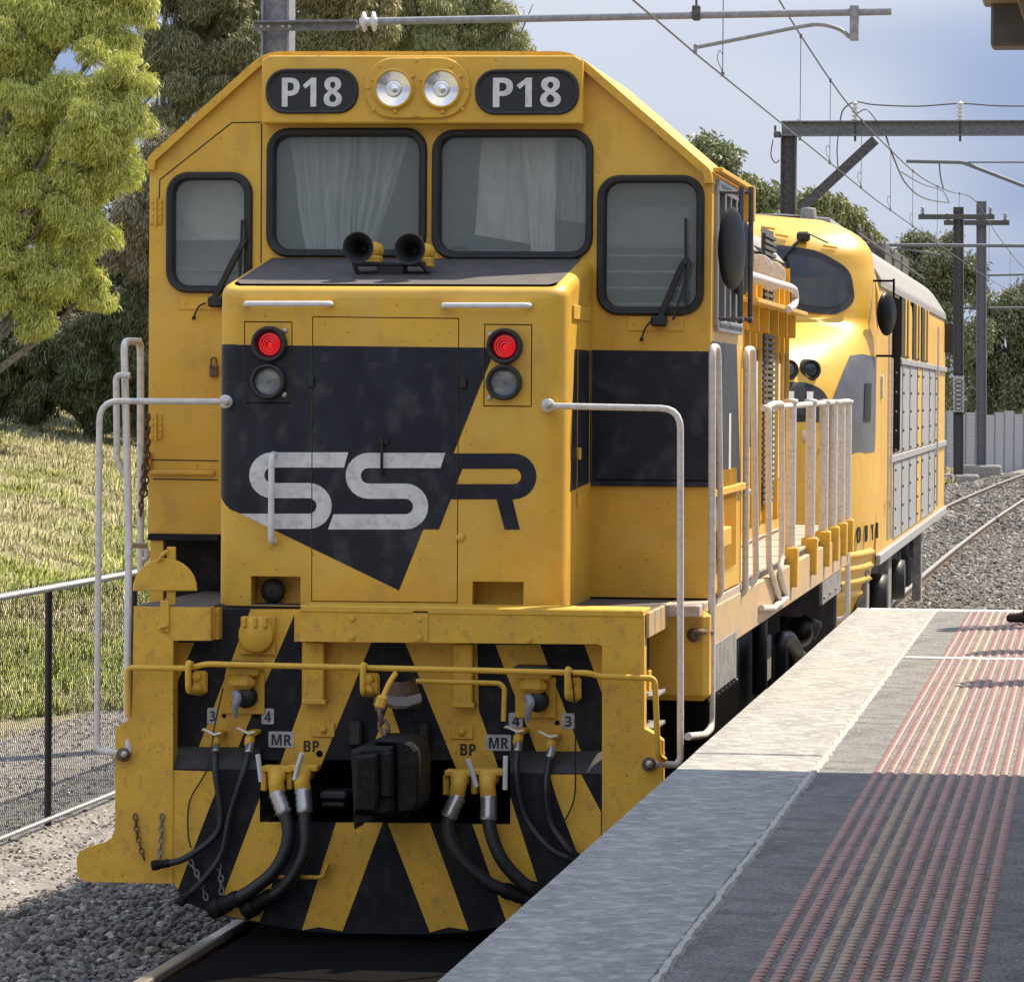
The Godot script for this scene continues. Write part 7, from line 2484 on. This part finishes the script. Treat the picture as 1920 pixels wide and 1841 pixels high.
	var gr := many("grass", gmesh, leafm(Color(0.5, 0.54, 0.16)), xf, null, cols)
	meta(gr, "sunlit green and straw grass on the bank behind the fence", "grass", "", "stuff")
	# weeds and straw along the far verge
	xf = []; cols = []
	for i in 2600:
		var z := r.randf_range(-160.0, -100.0)
		var x := tc(z) + r.randf_range(-9.0, -3.2)
		var s := r.randf_range(1.0, 2.4)
		xf.append(Transform3D(Basis(Vector3.UP, r.randf() * TAU).scaled(Vector3(s, s, s)), Vector3(x, gh(x, z), z)))
		var c := Color(0.34, 0.30, 0.16) * r.randf_range(0.6, 1.2)
		cols.append(Color(c.r, c.g, c.b))
	meta(many("verge_grass", gmesh, leafm(Color(0.3, 0.3, 0.1)), xf, null, cols), "dry straw grass on the far verge", "grass", "", "stuff")

# ---------------------------------------------------------------- people standing just outside the picture, whose shadows cross the platform
func body_mesh(bones: Array, cell: float) -> ArrayMesh:     # smooth union of tapered capsules, meshed as surface nets; bone: [a, b, ra, rb, colour]
	var lo := Vector3(9, 9, 9); var hi := -lo
	for b in bones:
		for k in 2:
			var r: float = b[2 + k] + 0.05
			lo = lo.min(b[k] - Vector3.ONE * r); hi = hi.max(b[k] + Vector3.ONE * r)
	var n := Vector3i(((hi - lo) / cell).ceil()) + Vector3i.ONE
	var val := PackedFloat32Array(); val.resize(n.x * n.y * n.z); val.fill(1.0)
	var own := PackedInt32Array(); own.resize(val.size())
	var near := PackedFloat32Array(); near.resize(val.size()); near.fill(9.0)
	for bi in bones.size():
		var b = bones[bi]
		var m: float = maxf(b[2], b[3]) + 0.06
		var p0 := Vector3i(((b[0].min(b[1]) - Vector3.ONE * m - lo) / cell).floor()).max(Vector3i.ZERO)
		var p1 := Vector3i(((b[0].max(b[1]) + Vector3.ONE * m - lo) / cell).ceil()).min(n - Vector3i.ONE)
		var ab: Vector3 = b[1] - b[0]
		var l2 := maxf(ab.length_squared(), 1e-6)
		for z in range(p0.z, p1.z + 1):
			for y in range(p0.y, p1.y + 1):
				for x in range(p0.x, p1.x + 1):
					var p := lo + Vector3(x, y, z) * cell
					var t := clampf((p - b[0]).dot(ab) / l2, 0, 1)
					var d: float = p.distance_to(b[0] + ab * t) - lerpf(b[2], b[3], t)
					var i := x + n.x * (y + n.y * z)
					if d < near[i]: near[i] = d; own[i] = bi
					var k := 0.03
					var h := clampf(0.5 + 0.5 * (val[i] - d) / k, 0, 1)
					val[i] = lerpf(val[i], d, h) - k * h * (1 - h)
	var vid := {}
	var m2 := MB.new()
	var vs := []; var cs := []
	for z in n.z - 1:
		for y in n.y - 1:
			for x in n.x - 1:
				var s := Vector3.ZERO; var c := 0
				var base := x + n.x * (y + n.y * z)
				var inside := 0
				for k in 8:
					if val[base + (k & 1) + n.x * ((k >> 1) & 1) + n.x * n.y * (k >> 2)] < 0: inside += 1
				if inside == 0 or inside == 8: continue
				for e in [[0, 1], [2, 3], [4, 5], [6, 7], [0, 2], [1, 3], [4, 6], [5, 7], [0, 4], [1, 5], [2, 6], [3, 7]]:
					var va := val[base + (e[0] & 1) + n.x * ((e[0] >> 1) & 1) + n.x * n.y * (e[0] >> 2)]
					var vb := val[base + (e[1] & 1) + n.x * ((e[1] >> 1) & 1) + n.x * n.y * (e[1] >> 2)]
					if (va < 0) != (vb < 0):
						var t := va / (va - vb)
						var A := Vector3(e[0] & 1, (e[0] >> 1) & 1, e[0] >> 2); var Bq := Vector3(e[1] & 1, (e[1] >> 1) & 1, e[1] >> 2)
						s += A.lerp(Bq, t); c += 1
				vid[base] = vs.size()
				vs.append(lo + (Vector3(x, y, z) + s / c) * cell)
				cs.append(bones[own[base]][4])
	for z in range(1, n.z - 1):
		for y in range(1, n.y - 1):
			for x in range(1, n.x - 1):
				var i := x + n.x * (y + n.y * z)
				for ax in 3:
					var st: int = [1, n.x, n.x * n.y][ax]
					if (val[i] < 0) == (val[i + st] < 0): continue
					var u: int = [n.x, n.x * n.y, 1][ax]; var w: int = [n.x * n.y, 1, n.x][ax]
					var q := [vid.get(i, -1), vid.get(i - u, -1), vid.get(i - u - w, -1), vid.get(i - w, -1)]
					if q.has(-1): continue
					m2.col = cs[q[0]]
					if val[i] < 0: m2.quad(vs[q[0]], vs[q[1]], vs[q[2]], vs[q[3]])
					else: m2.quad(vs[q[3]], vs[q[2]], vs[q[1]], vs[q[0]])
	return m2.mesh()

func build_people():
	var sk := Color(0.42, 0.24, 0.16); var sh := Color(0.012, 0.012, 0.014)
	var pm := flatm(Color.WHITE, 0.8)
	pm.vertex_color_use_as_albedo = true
	var k := 0
	for d in [[1999, 1170, 0.0, Color(0.03, 0.035, 0.05), Color(0.05, 0.08, 0.14), "person in dark trousers and black shoes at the platform's far end"], [2075, 1212, 0.5, Color(0.05, 0.05, 0.045), Color(0.3, 0.3, 0.28), "person in a pale top standing beside the tactile strips"], [2090, 1268, -0.3, Color(0.02, 0.02, 0.025), Color(0.12, 0.03, 0.03), "person in a dark red top holding up a camera"]]:
		var at := fy(d[0], d[1], 1.05)
		var tr: Color = d[3]; var top: Color = d[4]
		var V := func(x, y, z): return Vector3(x, y, z)
		var bones := []
		for s in [-1.0, 1.0]:
			var fo := 0.15 if k == 0 else 0.0      # the first stands with feet apart
			var ft := 0.11 if k == 0 else 0.0
			bones.append([V.call(s * (0.1 + fo), 0.045, -0.04), V.call(s * (0.13 + fo + ft), 0.035, 0.14 - ft), 0.042, 0.032, sh])
			bones.append([V.call(s * (0.1 + fo), 0.09, -0.03), V.call(s * (0.1 + fo * 0.5), 0.48, 0.0), 0.045, 0.06, tr])
			bones.append([V.call(s * (0.1 + fo * 0.5), 0.48, 0.0), V.call(s * 0.09, 0.9, 0.0), 0.062, 0.085, tr])
			bones.append([V.call(s * 0.19, 1.4, 0.0), V.call(s * 0.25, 1.13, 0.03 + 0.03 * k), 0.055, 0.045, top])
			bones.append([V.call(s * 0.25, 1.13, 0.03 + 0.03 * k), V.call(s * (0.1 if k == 2 else 0.23), 1.5 if k == 2 else 0.9, 0.2 if k == 2 else 0.1), 0.042, 0.03, sk])
			var wr: Vector3 = V.call(s * (0.1 if k == 2 else 0.23), 1.5 if k == 2 else 0.9, 0.2 if k == 2 else 0.1)
			for fi in 4: bones.append([wr, wr + Vector3(s * (0.012 * fi - 0.02), 0.09 if k == 2 else -0.12 + 0.012 * absf(fi - 1.5), 0.012), 0.026, 0.009, sk])
			bones.append([wr, wr + Vector3(-s * 0.045, 0.03 if k == 2 else -0.06, 0.03), 0.022, 0.01, sk])
		bones.append([V.call(-0.07, 0.95, 0.0), V.call(0.07, 0.95, 0.0), 0.12, 0.12, tr])
		bones.append([V.call(0, 1.05, 0.0), V.call(0, 1.33, 0.01), 0.135, 0.15, top])
		bones.append([V.call(-0.13, 1.38, 0.0), V.call(0.13, 1.38, 0.0), 0.085, 0.085, top])
		bones.append([V.call(0, 1.42, 0.0), V.call(0, 1.53, 0.02), 0.055, 0.052, sk])
		bones.append([V.call(0, 1.62, 0.02), V.call(0, 1.67, 0.015), 0.08, 0.09, sk])
		bones.append([V.call(0, 1.57, 0.055), V.call(0, 1.6, 0.05), 0.045, 0.06, sk])
		bones.append([V.call(0, 1.625, 0.1), V.call(0, 1.605, 0.122), 0.012, 0.014, sk])
		var p := thing("person", at, d[5], "person")
		var o := put("body", body_mesh(bones, 0.016), pm, p)
		o.position = Vector3.ZERO
		p.rotation.y = d[2] + PI
		var hm := MB.new()
		hm.lathe([[0.1, -0.03], [0.104, 0.02], [0.09, 0.08], [0.05, 0.115], [0.0, 0.122]], Vector3(0, 1.67, 0.0), Basis(), 18)
		var hr := put("hair", hm, flatm(L(0.03, 0.02, 0.015), 0.7), p)
		hr.position = Vector3.ZERO
		k += 1
